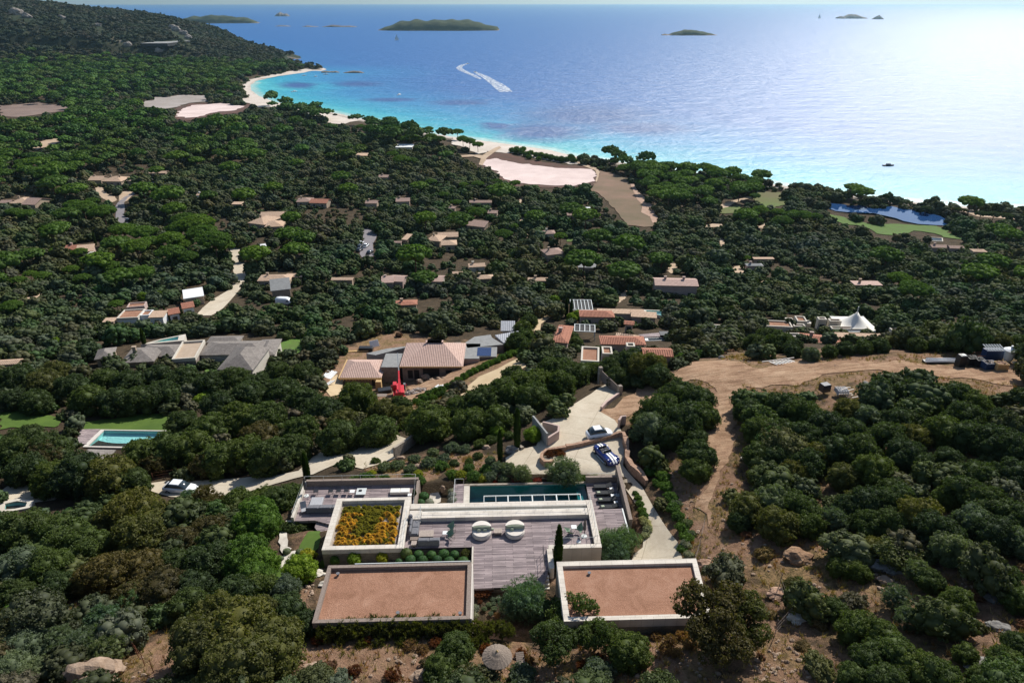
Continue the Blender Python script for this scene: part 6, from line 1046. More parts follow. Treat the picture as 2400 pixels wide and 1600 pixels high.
# ------------------------------------------------------------------ the main villa, in its own frame (x right, y away, z up)
def HT(name, label, cat, x, y, z, rz=0, group=None):
    wx_, wy_ = Hw(x, y); return thing(name, label, cat, (wx_, wy_, z), TH + rz, group)
VZ = 51.0; vl = HT('villa', 'modern stone and timber villa with flat gravel roofs, planted roof and wide wooden roof terrace', 'villa', 0, 0, VZ)
def vp(b, nm, m, par=None): return b.obj(nm, m, par or vl, dz=VZ)
def ring(x0, x1, y0, y1, z0, z1, t, tn=None, tf=None):
    tn = t if tn is None else tn; tf = t if tf is None else tf; b = MB()
    b.box(x0, x1, y0, y0 + tn, z0, z1); b.box(x0, x1, y1 - tf, y1, z0, z1); b.box(x0, x0 + t, y0 + tn, y1 - tf, z0, z1); b.box(x1 - t, x1, y0 + tn, y1 - tf, z0, z1); return b
def mitre(x0, x1, y0, y1, z0, z1, t):
    """frame of four boards with mitred corners"""
    O = [(x0, y0), (x1, y0), (x1, y1), (x0, y1)]; I = [(x0 + t, y0 + t), (x1 - t, y0 + t), (x1 - t, y1 - t), (x0 + t, y1 - t)]; b = MB(); g = .012
    for i in range(4):
        j = (i + 1) % 4; d = Vector(O[j]) - Vector(O[i]); d.normalize(); q_ = [Vector(O[i]) + d * g, Vector(O[j]) - d * g, Vector(I[j]) - d * g, Vector(I[i]) + d * g]; b.prism([tuple(v) for v in q_], z0, z1)
    return b
# left wing: timber edged gravel roof
x0, x1, y0, y1 = -15.55, -3.62, -12.78, -6.88
vp(MB().box(x0 + .7, x1 - .45, y0 + 1.3, y1 - .45, 54.0, 57.0), 'left_wing_wall', 'renderpale'); vp(MB().box(x0 + .9, x1 - .9, y0 + 1.24, y0 + 1.3, 54.9, 56.9), 'window_band', 'glass')
vp(MB().box(x0 + .3, x1 - .3, y0 + .3, y1 - .3, 57.3, 57.66), 'gravel_roof', 'gravel'); vp(mitre(x0, x1, y0, y1, 57.45, 58.0, .32), 'timber_roof_edge', 'oldwood'); vp(MB().box(x0 + .5, x1 - .4, y0 + .5, y1 - .4, 57.0, 57.28), 'roof_slab', 'oldwood')
vp(MB().box(x1 + .02, x1 + .12, y0 + .1, y1 - .1, 54.4, 57.9), 'cladding_edge', 'offwhite'); vp(MB().box(x0 + 2.2, x1 - .1, y1 + .03, y1 + .1, 57.5, 58.05), 'gutter_strip', 'steel')
# right wing: stone edged gravel roof
X0, X1, Y0, Y1 = 3.5, 15.3, -13.25, -7.1
b = MB(); b.prism([(X0, Y0), (X1 - .5, Y0), (X1, Y1), (X0, Y1)], 54.0, 57.2); vp(b, 'right_wing_wall', 'drystone')
vp(MB().prism([(X0 + .4, Y0 + .4), (X1 - .9, Y0 + .4), (X1 - .4, Y1 - .5), (X0 + .4, Y1 - .5)], 57.2, 57.72), 'gravel_roof', 'gravel')
O = [(X0, Y0), (X1 - .5, Y0), (X1, Y1), (X0, Y1)]; I = [(X0 + .46, Y0 + .4), (X1 - .96, Y0 + .4), (X1 - .46, Y1 - .5), (X0 + .46, Y1 - .5)]; b = MB()
for i in range(4): j = (i + 1) % 4; b.prism([O[i], O[j], I[j], I[i]], 57.2, 58.0)
vp(b, 'stone_parapet', 'coping')
# planted roof block
px0, px1, py0, py1 = -17.4, -9.98, -2.3, 4.9
vp(MB().box(px0 + .02, px1 - .02, py0 + .02, py1 - .02, 50.5, 54.9), 'planted_block_wall', 'drystone'); vp(ring(px0, px1, py0, py1, 54.9, 55.4, .6, .5, .42), 'planted_roof_parapet', 'coping')
vp(MB().box(px0 + .6, px1 - .6, py0 + .5, py1 - .42, 54.9, 54.97), 'planting_substrate', 'rubble')
g = np.random.default_rng(5)
def grassmesh(nm, n, m, hh, cl):
    Vs = []; 
    for _ in range(n):
        while True:
            cx, cy = g.uniform(px0 + 1.0, px1 - 1.1), g.uniform(py0 + .75, py1 - 1.0); u = (cx - px0) / (px1 - px0); v = (cy - py0) / (py1 - py0)
            edge = (u < .34) | (u > .62) | (v < .3); upper = v > .72
            if cl == 'straw':
                if edge and not upper and g.random() < .9: break
                if g.random() < .05 and not upper: break
            else:
                if not (edge and not upper) or g.random() < .25: break
        k = 130 if cl == 'straw' else 70; a = g.uniform(0, 6.28, k); r_ = g.uniform(.0, 1, k) ** .6; R_ = g.uniform(.3, .52) * (1 if cl == 'straw' else .75); h = hh * g.uniform(.7, 1.15) * (1 - .5 * r_ ** 2); bx = cx + .07 * np.cos(a) * r_; by = cy + .07 * np.sin(a) * r_; tx = cx + R_ * r_ * np.cos(a); ty = cy + R_ * r_ * np.sin(a); w_ = .012; z0 = 54.95
        nx, ny = -np.sin(a) * w_, np.cos(a) * w_; mx = cx + R_ * .45 * r_ * np.cos(a); my = cy + R_ * .45 * r_ * np.sin(a)
        P = np.stack([np.stack([bx - nx, by - ny, 0 * bx + z0], -1), np.stack([bx + nx, by + ny, 0 * bx + z0], -1), np.stack([mx + nx * 1.3, my + ny * 1.3, z0 + h * .95], -1), np.stack([tx, ty, z0 + h * .6], -1)], 1); Vs.append(P.reshape(-1, 3))
    V_ = np.concatenate(Vs); V_[:, 2] -= VZ; me = fastmesh(nm, V_, np.arange(len(V_)).reshape(-1, 4), None, m); o = bpy.data.objects.new(nm, me); COL.objects.link(o); o.parent = vl; o['kind'] = 'stuff'; return o
grassmesh('straw_tussocks', 130, 'straw', .55, 'straw'); grassmesh('green_tussocks', 330, 'meadow', .42, 'green')
# main deck (z 55) over the living floor
DZ = 55.0
vp(MB().prism([(-9.96, -1.95), (-3.95, -1.95), (-3.6, -1.95), (-3.6, -6.95), (2.52, -6.82), (3.02, -5.2), (3.2, -2.35), (7.42, -2.3), (7.42, 1.62), (-9.96, 1.62)][::-1], 54.8, DZ), 'roof_deck', 'deck')
vp(MB().box(-9.9, 7.4, -1.9, 1.6, 50.4, 54.78), 'living_floor_wall', 'drystone'); vp(MB().box(-3.55, 2.45, -6.7, -1.92, 53.5, 54.78), 'deck_base', 'oldwood'); vp(MB().box(-3.75, -3.61, -6.9, -1.97, 54.3, 55.12), 'deck_edge_board', 'stone')
vp(MB().box(-8.72, 7.47, 1.64, 2.55, 50.4, 55.45), 'front_stone_band', 'coping'); vp(MB().box(-9.93, -8.74, 1.64, 2.86, 54.2, 55.35), 'landing', 'coping'); b = MB(); b.box(-9.9, -8.74, 1.34, 1.62, DZ, 55.18)
vp(b, 'landing_step', 'coping')
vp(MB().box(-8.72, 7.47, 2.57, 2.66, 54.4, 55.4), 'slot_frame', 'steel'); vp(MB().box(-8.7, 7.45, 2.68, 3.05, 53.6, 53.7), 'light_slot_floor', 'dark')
vp(MB().box(-9.93, 7.5, 3.07, 3.82, 50.4, 55.4), 'rear_stone_band', 'coping'); vp(MB().box(-9.95, -8.74, 2.88, 3.05, 53.4, 54.6), 'slot_end', 'coping')
vp(MB().box(7.52, 8.12, -2.3, 3.82, 50.4, 55.42), 'right_stone_parapet', 'coping'); vp(MB().box(3.24, 8.12, -2.82, -2.35, 53.0, 55.42), 'notch_parapet', 'coping'); vp(MB().box(3.3, 7.9, -2.76, -2.4, 50.4, 52.98), 'notch_wall', 'drystone')
b = MB(); b.lathe([(.24, 54.2), (.24, 55.42)], 3.32, -5.05, 16); b.box(3.08, 3.56, -5.05, -2.84, 54.2, 55.425); vp(b, 'stair_wall', 'coping')
# stairs down beside it
b = MB()
for i in range(6): b.box(2.62, 3.06, -5.7 + i * .0 - i * .28, -5.45 - i * .28, 53.2, 54.85 - i * .17)
vp(b, 'stair', 'coping')
def rail(nm, pts, posts, h=1.0, r_=.022, mid=0, m='steel', ph=None, par=None):
    b = MB(); P = [Vector(p) for p in pts]; b.tube([p + Vector((0, 0, h)) for p in P], r_, 5)
    for k in range(mid): b.tube([p + Vector((0, 0, h * (k + 1) / (mid + 1))) for p in P], r_ * .55, 4)
    for i in range(len(P) - 1):
        n = posts[i] if isinstance(posts, list) else posts
        for k in range(n + 1):
            q_ = P[i].lerp(P[i + 1], k / n); b.tube([q_, q_ + Vector((0, 0, h))], r_ * .8, 4)
    return vp(b, nm, m, par)
rail('deck_railing', [(-9.0, 2.5, 55.42), (7.3, 2.5, 55.42)], 10, .55); rail('planted_roof_railing', [(-10.08, -2.1, 55.4), (-10.08, 1.9, 55.4)], 4, .95, mid=1); rail('planted_roof_rail_return', [(-8.8, 1.4, 55.0), (-8.8, 2.5, 55.4)], 1, .9, mid=1)
rail('corner_railing', [(7.8, 3.5, 55.42), (7.75, -2.25, 55.42), (7.4, -2.5, 55.42), (3.3, -2.5, 55.42)], [6, 1, 2], .95); rail('stair_railing', [(2.72, -2.9, 55.0), (2.68, -5.5, 55.0)], 3, .95, mid=1, m='black')
# glazed canopy over the near side of the pool
b = MB(); cx0, cx1 = -2.7, 7.1; b.box(cx0, cx1, 4.9, 4.98, 55.2, 55.3); b.box(cx0, cx1, 3.86, 3.96, 55.2, 55.3); n = 8
for i in range(n + 1): xx = cx0 + (cx1 - cx0) * i / n; t_ = .06 if i % 2 == 0 else .025; b.box(xx - t_ if i else cx0, xx + t_ if i < n else cx1, 3.96, 4.9, 55.205, 55.295)
vp(b, 'canopy_frame', 'steel')
for nm, dx_, dy_ in (('roof_vent', -9.2, -11.9), ('roof_vent', -4.4, -12.1), ('roof_vent', 6.1, -8.3), ('roof_drain', -14.6, -7.7), ('roof_drain', 13.6, -12.0)): vp(MB().lathe([(.09, 57.6), (.09, 57.86), (.15, 57.87), (.15, 57.92)], dx_, dy_, 10), nm, 'gfabric')
# lower terraces (z 52)
LZ = 52.0
vp(MB().prism([(-22.3, 11.4), (-10.25, 11.2), (-10.15, 4.95), (-17.42, 4.95), (-18.4, 4.95), (-20.2, 5.65), (-22.4, 5.65)], 51.7, LZ), 'left_terrace_deck', 'deck'); vp(MB().prism([(-20.1, 5.62), (-18.42, 5.62), (-17.42, 4.93), (-17.42, 4.2), (-19.6, 4.2), (-20.1, 4.9)], 51.4, 51.75), 'lower_step_deck', 'deck')
vp(MB().box(-22.35, -10.0, 11.22, 11.55, 50.4, 52.72), 'left_terrace_front_wall', 'oldwood'); vp(MB().box(-10.15, -9.85, 4.95, 11.2, 50.4, 52.6), 'left_terrace_side_wall', 'oldwood'); vp(MB().box(-22.6, -22.32, 5.6, 11.55, 50.4, 52.5), 'left_terrace_outer_wall', 'stone')
rail('left_terrace_railing', [(-22.45, 5.7, 52.5), (-22.45, 11.4, 52.7), (-10.3, 11.4, 52.72), (-10.0, 5.1, 52.62)], [5, 6, 3], .55, .02)
# pool
wx0, wx1, wy0, wy1 = -4.3, 8.55, 3.85, 10.75
vp(MB().box(-4.95, -4.32, 3.85, 11.1, 50.2, LZ + .02), 'pool_left_coping', 'stone'); vp(MB().box(-6.1, -4.97, 3.85, 11.1, 51.6, LZ), 'pool_boardwalk', 'deck'); vp(MB().box(-4.95, 8.6, 10.77, 11.05, 50.0, 52.06), 'pool_outer_wall', 'stonew')
vp(MB().box(wx0, 7.5, wy0, wy1, 49.4, 50.3).box(wx0, wx1, 10.74, 10.77, 50.3, 51.9), 'pool_basin', 'wetwall'); vp(MB().box(7.5, wx1, wy0, wy1, 49.4, 51.3), 'pool_steps', 'wetwall'); vp(MB().add([(wx0, wy0, 51.86), (wx1, wy0, 51.86), (wx1, 10.76, 51.86), (wx0, 10.76, 51.86)], [(0, 1, 2, 3)]), 'pool_water', 'poolw')
rail('pool_corner_railing', [(-5.9, 11.0, 52.0), (-5.0, 11.0, 52.0)], 1, .8); rail('pool_side_railing', [(-5.95, 6.8, 52.0), (-5.95, 11.0, 52.0)], 2, .8)
# right terrace
vp(MB().box(8.57, 12.0, 3.0, 10.8, 51.7, LZ), 'right_terrace_deck', 'deck'); vp(MB().box(8.57, 12.0, 10.82, 11.2, 50.4, 52.75), 'right_terrace_front_wall', 'oldwood'); rail('right_terrace_rail', [(8.7, 11.0, 52.75), (11.9, 11.0, 52.75)], 2, .4, .02)
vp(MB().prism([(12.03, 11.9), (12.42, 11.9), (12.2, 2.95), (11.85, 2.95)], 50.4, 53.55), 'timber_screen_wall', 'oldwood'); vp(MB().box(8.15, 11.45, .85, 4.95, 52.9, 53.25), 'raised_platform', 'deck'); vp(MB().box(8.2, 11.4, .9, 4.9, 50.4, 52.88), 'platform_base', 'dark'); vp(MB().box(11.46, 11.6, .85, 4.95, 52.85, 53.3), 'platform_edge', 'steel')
vp(MB().box(-3.3, 3.3, -13.4, -13.0, 53.5, 54.9), 'garden_wall', 'stone')
keep(S('690 1110 960 1110 965 1180 1070 1180 1080 1125 1450 1110 1490 1240 1410 1290 1640 1310 1665 1450 1310 1455 1280 1300 1110 1390 1110 1460 730 1460 770 1320 745 1280 700 1225'))
# ------------------------------------------------------------------ furniture
def daybed(x, y, label, pl):
    t = HT('daybed', label, 'daybed', x, y, DZ, 0, 'round daybeds on the roof terrace'); r_ = .92
    MB().lathe([(r_ * .9, .0), (r_, .06), (r_, .36), (r_ * .97, .4)], k=40).obj('base', 'offwhite', t, smooth=False)
    MB().lathe([(.05, .4), (r_ * .93, .4), (r_ * .95, .44), (r_ * .93, .5), (.05, .5)], k=40).obj('seat_cushion', 'offwhite', t)
    n = 24; ins = []; b = MB(); secs = []
    for i in range(n + 1):
        a = math.pi * i / n; c, s = math.cos(a), math.sin(a); ro = r_; w_ = .62 * math.sin(a) + .05; x_o, y_o = ro * c, ro * s; x_i, y_i = x_o, max(y_o - w_, .08); secs.append([(x_o, y_o, .42), (x_o, y_o, .86), (x_i, y_i, .92), (x_i, y_i, .48)])
    b.loft(secs); b.obj('backrest', 'offwhite', t); MB().box(-.8, .8, .03, .1, .5, .9).obj('back_cushion', 'pillow', t)
    for px_, py_ in pl: MB().rbox(px_, py_, .3, .16, .5, .76, .1, .06).obj('pillow', 'pillow', t)
daybed(-2.87, -.3, 'round cream daybed with two pillows, left of the pair on the deck', [(-.25, -.12), (.32, -.1)]); daybed(.27, -.28, 'round cream daybed with one pillow, right of the pair on the deck', [(-.28, -.12), (.1, .45)])
def slat_table(x, y, w_, d_, h, label, m='oldwood', a=0):
    t = HT('slatted_table', label, 'table', x, y, DZ, a); b = MB(); n = int(w_ / .13)
    for i in range(n): xx = -w_ / 2 + w_ * (i + .5) / n; b.box(xx - w_ / n * .44, xx + w_ / n * .44, -d_ / 2, d_ / 2, h - .04, h)
    b.obj('table_top', m, t); MB().box(-w_ / 2 + .03, w_ / 2 - .03, -d_ / 2 + .03, d_ / 2 - .03, .12, h - .045).obj('frame', 'oldwood', t)
    for sx in (-1, 1):
        for sy in (-1, 1): MB().box(sx * (w_ / 2 - .08) - .04, sx * (w_ / 2 - .08) + .04, sy * (d_ / 2 - .08) - .04, sy * (d_ / 2 - .08) + .04, 0, .12).obj('leg', 'oldwood', t)
M['palewood'] = mat('pale_wood', (.46, .38, .32), (.34, .28, .24), 7, .85)
slat_table(-1.33, -.25, .72, .6, .36, 'small slatted wooden table between the two round daybeds', 'palewood'); slat_table(-8.05, -.35, 1.35, .85, .34, 'large slatted wooden coffee table in front of the grey corner sofa', 'palewood'); slat_table(-9.05, -.95, .95, .42, .3, 'low narrow wooden table between sofa and cube table at the deck corner'); slat_table(-9.1, -1.6, .5, .55, .36, 'wooden side table by the clipped shrubs, nearest the deck edge', 'palewood')
o = MB().blob((0, 0, .5), (.14, .14, .14), 3, .2, 2).obj('green_cushion', 'pillow'); wx_, wy_ = Hw(-1.85, -.1); o.location = (wx_, wy_, DZ - .1); tag(o, 'round green cushion between the left daybed and its wooden table', 'cushion')
def cube_table(x, y, z, s, label, m='white', h=.42):
    t = HT('side_table', label, 'table', x, y, z); MB().rbox(0, 0, s, s, h - .04, h, 0, .01).obj('table_top', m, t)
    for sx in (-1, 1):
        for sy in (-1, 1): MB().box(sx * (s / 2 - .03) - .015, sx * (s / 2 - .03) + .015, sy * (s / 2 - .03) - .015, sy * (s / 2 - .03) + .015, 0, h - .04).obj('leg', m, t)
    return t
cube_table(-6.3, -.4, DZ, .46, 'white cube side table left of the two green chairs'); cube_table(5.85, -.2, DZ, .5, 'white square table between the chairs at the right end of the deck', h=.6)
def sofa(x, y, z, L, D, label, m='gfabric', back='y', n=2, rz=0, arms=False, bh=.75):
    t = HT('sofa', label, 'sofa', x, y, z, rz); MB().rbox(0, 0, L, D, .06, .3, 0, .03).obj('frame', m, t)
    for i in range(n): MB().rbox(-L / 2 + L * (i + .5) / n, -.08, L / n - .03, D - .25, .3, .43, 0, .04).obj('seat_cushion', m, t)
    for i in range(n): MB().rbox(-L / 2 + L * (i + .5) / n, D / 2 - .1, L / n - .03, .2, .3, bh, 0, .06).obj('back_cushion', m, t)
    for sx in (-1, 1): MB().box(sx * (L / 2 - .08) - .04, sx * (L / 2 - .08) + .04, -D / 2 + .05, D / 2 - .05, 0, .06).obj('leg', 'black', t)
    return t
sofa(-9.25, .45, DZ, 1.9, .85, 'grey two-seat sofa against the planted roof railing', 'gfabric', rz=R(90)); sofa(-7.75, -1.35, DZ, 2.0, .8, 'dark grey sofa with its back to the clipped shrubs', 'gfabric', rz=R(180), bh=.72)
def butterfly(x, y, z, rz, label):
    t = HT('butterfly_chair', label, 'chair', x, y, z, rz, 'green sling chairs on the roof terrace'); g_ = [(-.38, -.36, .42), (.38, -.36, .42), (.0, -.1, .3), (-.36, .38, .98), (.36, .38, .98), (0, .3, .62), (-.2, .05, .4), (.2, .05, .4)]
    b = MB(); b.add(g_ + [(x_, y_, z_ - .02) for x_, y_, z_ in g_], [(0, 2, 6), (1, 7, 2), (2, 7, 6), (0, 6, 3), (1, 4, 7), (6, 5, 3), (6, 7, 5), (7, 4, 5), (14, 10, 8), (10, 15, 9), (14, 15, 10), (11, 14, 8), (15, 12, 9), (11, 13, 14), (13, 15, 14), (13, 12, 15)]); b.obj('sling', 'greenf', t)
    b = MB(); b.tube([(-.38, -.36, .42), (.3, .3, .02), (.36, .38, .98)], .012, 4); b.tube([(.38, -.36, .42), (-.3, .3, .02), (-.36, .38, .98)], .012, 4); b.tube([(-.3, .3, .02), (-.3, -.3, .02), (.36, .38, .3)], .012, 4); b.obj('frame', 'black', t)
butterfly(-5.75, .25, DZ, R(-75), 'green sling chair farther from the shrubs beside the white cube table'); butterfly(-5.78, -.75, DZ, R(-75), 'green sling chair nearer the clipped shrubs beside the white cube table'); butterfly(5.35, -.75, DZ, R(120), 'green sling chair left of the white square table at the right deck end'); butterfly(6.45, -.45, DZ, R(-60), 'green sling chair right of the white square table at the right deck end')
def closed_parasol(x, y, z, h, label, lean=0, m='cardark'):
    t = HT('closed_parasol', label, 'parasol', x, y, z); MB().tube([(0, 0, 0), (lean, 0, h)], .025, 6).obj('pole', 'black', t); b = MB(); k = []; 
    b.lathe([(.03, h * .34), (.15, h * .4), (.16, h * .6), (.09, h * .88), (.03, h)], k=10); b.v = [(x_ + lean * z_ / h, y_, z_) for x_, y_, z_ in b.v]; b.obj('folded_canopy', m, t); MB().lathe([(.28, 0), (.28, .06), (.05, .09)], k=14).obj('base', 'steel', t)
closed_parasol(6.75, -.9, DZ, 2.1, 'closed dark parasol at the right end of the deck'); closed_parasol(-22.0, 9.6, LZ, 2.4, 'closed black parasol standing at the left edge of the lower terrace'); 
o = MB().blob((0, 0, .35), (.22, .2, .3), 4, .25, 2).blob((.05, 0, .05), (.25, .22, .2), 5, .2, 2).obj('rolled_cushions', 'gfabric'); wx_, wy_ = Hw(-9.75, 1.75); o.location = (wx_, wy_, DZ + .2); tag(o, 'stack of rolled grey cushions at the railing corner', 'cushions')
o = MB().lathe([(.1, 0), (.2, .1), (.22, .3), (.19, .34)], k=14).obj('bowl', 'steel'); wx_, wy_ = Hw(6.1, -1.9); o.location = (wx_, wy_, DZ); tag(o, 'small pale pot on the deck by the corner railing', 'pot')
# left terrace furniture
def dchair(x, y, rz, label):
    t = HT('dining_chair', label, 'chair', x, y, LZ, rz, 'black wire chairs on the left terrace'); MB().rbox(0, 0, .52, .5, .42, .46, 0, .02).obj('seat', 'black', t); b = MB(); n = 7
    b.tube([(.28 * math.cos(math.pi * i / n), .2 + .12 * math.sin(math.pi * i / n), .78) for i in range(n + 1)], .015, 4)
    for i in range(1, n): a = math.pi * i / n; b.tube([(.24 * math.cos(a), .2 + .05 * math.sin(a), .46), (.28 * math.cos(a), .2 + .12 * math.sin(a), .78)], .008, 4)
    b.obj('backrest', 'black', t)
    for sx in (-1, 1):
        for sy in (-1, 1): MB().tube([(sx * .2, sy * .18, .44), (sx * .24, sy * .22, 0)], .012, 4).obj('leg', 'black', t)
for i, x in enumerate((-19.4, -18.55, -17.7)): dchair(x, 9.85, 0, ('leftmost', 'middle', 'rightmost')[i] + ' of three black wire chairs in a row on the left terrace')
dchair(-21.0, 9.9, R(90), 'single black chair left of the row of three on the left terrace'); cube_table(-17.05, 9.75, LZ, .5, 'white cube table right of the black chairs on the left terrace'); t = HT('low_table', 'pale grey low table with a black tray on the left terrace', 'table', -16.1, 9.8, LZ); MB().rbox(0, 0, 1.05, 1.1, .28, .34, 0, .02).obj('table_top', 'steel', t); MB().box(-.4, .4, -.4, .4, 0, .28).obj('leg', 'gfabric', t)
o = MB().rbox(0, 0, .34, .3, 0, .05, 0, .01).obj('tray', 'black'); wx_, wy_ = Hw(-16.2, 9.9); o.location = (wx_, wy_, LZ + .345); tag(o, 'black tray on the pale grey low table', 'tray')
t = HT('chaise_sofa', 'long white upholstered bench near the right wall of the left terrace', 'sofa', -11.9, 9.75, LZ)
for i in (-1, 1): MB().rbox(i * .53, 0, 1.04, .75, .12, .42, 0, .05).obj('seat_cushion', 'canvas', t)
MB().box(-1.0, 1.0, -.3, .3, 0, .12).obj('frame', 'gfabric', t); cube_table(-10.75, 8.95, LZ, .42, 'small white cube table in front of the long white bench')
sofa(-19.4, 7.2, LZ, 3.9, .95, 'long grey sofa seen from behind on the left terrace', 'gfabric', n=3, rz=R(180), bh=.72); o = MB().rbox(0, 0, 1.3, 1.4, 0, .35, 0, .05).obj('ottoman', 'gfabric'); wx_, wy_ = Hw(-20.6, 8.3); o.location = (wx_, wy_, LZ); o.rotation_euler = (0, 0, TH); tag(o, 'pale grey ottoman at the left end of the long grey sofa', 'ottoman'); M['lgrey'] = mat('light_grey_fabric', (.42, .42, .43), (.33, .33, .34), 6, .9); o.data.materials[0] = M['lgrey']
o = MB().rbox(0, 0, .9, .7, 0, .3, 0, .02).obj('low_wooden_box', 'oldwood'); wx_, wy_ = Hw(-17.3, 8.1); o.location = (wx_, wy_, LZ); o.rotation_euler = (0, 0, TH); tag(o, 'low wooden box table facing the long grey sofa', 'table')
t = HT('lounge_chair', 'pale leaning lounge chair at the left edge of the lower terrace', 'chair', -21.6, 7.0, LZ, R(20)); MB().rbox(0, 0, .6, .6, .25, .32, 0, .02).obj('seat', 'lgrey', t); MB().add([(-.3, .28, .32), (.3, .28, .32), (.3, .6, .95), (-.3, .6, .95), (-.3, .32, .28), (.3, .32, .28), (.3, .64, .93), (-.3, .64, .93)], [(0, 1, 2, 3), (7, 6, 5, 4), (0, 4, 5, 1), (3, 2, 6, 7), (0, 3, 7, 4), (1, 5, 6, 2)]).obj('backrest', 'lgrey', t); [MB().tube([(sx * .25, sy * .25, .25), (sx * .28, sy * .28, 0)], .015, 4).obj('leg', 'black', t) for sx in (-1, 1) for sy in (-1, 1)]
# loungers by the pool
def lounger(x, y, label, towel):
    t = HT('sun_lounger', label, 'sun lounger', x, y, LZ, 0, 'dark sun loungers by the lap pool'); MB().rbox(-.35, 0, 1.35, .62, .2, .34, 0, .03).obj('mattress', 'dfabric', t); b = MB(); b.add([(.33, -.31, .22), (.95, -.31, .5), (.95, .31, .5), (.33, .31, .22), (.33, -.31, .34), (.92, -.31, .62), (.92, .31, .62), (.33, .31, .34)], [(0, 3, 2, 1), (4, 5, 6, 7), (0, 1, 5, 4), (1, 2, 6, 5), (2, 3, 7, 6), (3, 0, 4, 7)]); b.obj('backrest', 'dfabric', t)
    MB().box(-1.0, .9, -.33, -.29, .12, .19).box(-1.0, .9, .29, .33, .12, .19).obj('frame', 'black', t)
    for sx in (-.9, .8):
        for sy in (-1, 1): MB().box(sx - .03, sx + .03, sy * .29 - .03, sy * .29 + .03, 0, .12).obj('leg', 'black', t)
    if towel: o = MB().rbox(0, 0, .34, .3, 0, .06, 0, .02).obj('folded_towel', 'pillow'); wx_, wy_ = Hw(x - .7, y); o.location = (wx_, wy_, LZ + .342); o.rotation_euler = (0, 0, TH + .1); tag(o, 'folded pale towel on the foot of the ' + towel, 'towel')
lounger(10.35, 9.85, 'dark sun lounger farthest from the platform, nearest the front wall', None); lounger(10.4, 8.75, 'second dark sun lounger from the front wall', 'second lounger from the front wall'); lounger(10.45, 7.6, 'third dark sun lounger from the front wall', 'third lounger from the front wall'); lounger(10.5, 6.45, 'dark sun lounger tucked beside the raised wooden platform', 'lounger beside the raised platform')
cube_table(11.2, 9.3, LZ, .42, 'white cube table nearest the front wall among the loungers'); cube_table(11.15, 8.15, LZ, .42, 'middle white cube table among the loungers'); cube_table(11.3, 7.0, LZ, .42, 'white cube table nearest the raised platform among the loungers')
closed_parasol(11.75, 8.6, LZ, 1.9, 'closed black parasol behind the loungers against the timber screen')
# entrance walls, gate and garden masonry
def wall_line(name, label, pts, h, t_, m, cat='wall', z=None, cap=None, jit=0.0, hs=None):
    P = [at(a, b)[:2] for a, b in pts]; c0 = P[0]; root_z = tz(*c0); b = MB(); n = len(P); D = []
    Q_ = []
    for i in range(n - 1):
        k = max(1, int(math.dist(P[i], P[i + 1]) / .8)); Q_ += [(Vector(P[i]).lerp(Vector(P[i + 1]), j / k), (i + j / k)) for j in range(k)]
    Q_.append((Vector(P[-1]), n - 1)); secs = []
    for i, (p, f) in enumerate(Q_):
        d = (Q_[min(i + 1, len(Q_) - 1)][0] - Q_[max(i - 1, 0)][0]).normalized(); nn = Vector((-d.y, d.x)) * t_ / 2; zz = tz(p.x, p.y); hh = h if hs is None else float(np.interp(f, range(n), hs)); jj = jit * mnoise.noise(Vector((p.x * 1.3, p.y * 1.3, 3)))
        a = p + nn * (1 + jj); c = p - nn * (1 + jj); secs.append([(a.x - c0[0], a.y - c0[1], zz - .8 - root_z), (c.x - c0[0], c.y - c0[1], zz - .8 - root_z), (c.x - c0[0], c.y - c0[1], zz + hh * (1 + jj * .6) - root_z), (a.x - c0[0], a.y - c0[1], zz + hh * (1 + jj * .6) - root_z)])
    b.loft(secs); o = b.obj(name, m, loc=(c0[0], c0[1], root_z)); tag(o, label, cat)
    for a in range(int(min(p[0] for p in pts)), int(max(p[0] for p in pts)) + 4, 4):
        yy = np.interp(a, [p[0] for p in sorted(pts)], [p[1] for p in sorted(pts)]); keepbox(a - 3, yy - h * 14, a + 3, yy + 2)
    return o
wall_line('granite_wall', 'low curved red granite wall around the near end of the parking court', S('1326 1056 1300 1060 1280 1062 1270 1072 1268 1085 1276 1094 1290 1092 1295 1082'), 1.0, .35, 'wallred', jit=.35, hs=[.65, .65, .65, .7, .9, .9, .8, .4]); wall_line('granite_wall', 'long red granite wall behind the blue sports car', S('1326 1054 1360 1047 1395 1038 1430 1029 1450 1024 1460 1026 1463 1036'), 1.0, .4, 'wallred', jit=.35, hs=[.65, .65, .65, .7, .8, .9, .9])
wall_line('granite_wall', 'rough granite retaining wall down the right side of the driveway', S('1464 1040 1470 1062 1468 1085 1480 1105 1500 1122 1515 1138'), 1.0, .5, 'wallred', jit=.9); wall_line('gate_wall', 'grey slanting wall left of the entrance court', S('1249 1003 1262 1020 1282 1046'), 1.9, .22, 'greyconc'); wall_line('gate_wall', 'pale wall turning into the entrance court beside the parking court', S('1283 1046 1308 1030 1309 1018 1272 1008'), 1.3, .25, 'renderpink')
wall_line('gate_wall', 'reddish wall stub at the right end of the entrance court', S('1449 1004 1455 995 1466 994'), 1.3, .25, 'renderpink'); wall_line('gate_wall', 'curving low pink wall right of the open gate', S('1450 928 1436 938 1420 950 1409 962'), .6, .3, 'renderpink')
t = thing('timber_gate', 'dark horizontal board gate between stone posts across the upper drive', 'gate', at(1428, 912)); a_ = at(1406, 905); b_ = at(1448, 924); ox, oy, oz = t.location; an = math.atan2(b_[1] - a_[1], b_[0] - a_[0]); L_ = math.dist(a_[:2], b_[:2]); t.rotation_euler = (0, 0, an)
for i in range(7): MB().box(-L_ / 2, L_ / 2, -.04, .04, .15 + i * .24, .36 + i * .24).obj('board', 'oldwood', t)
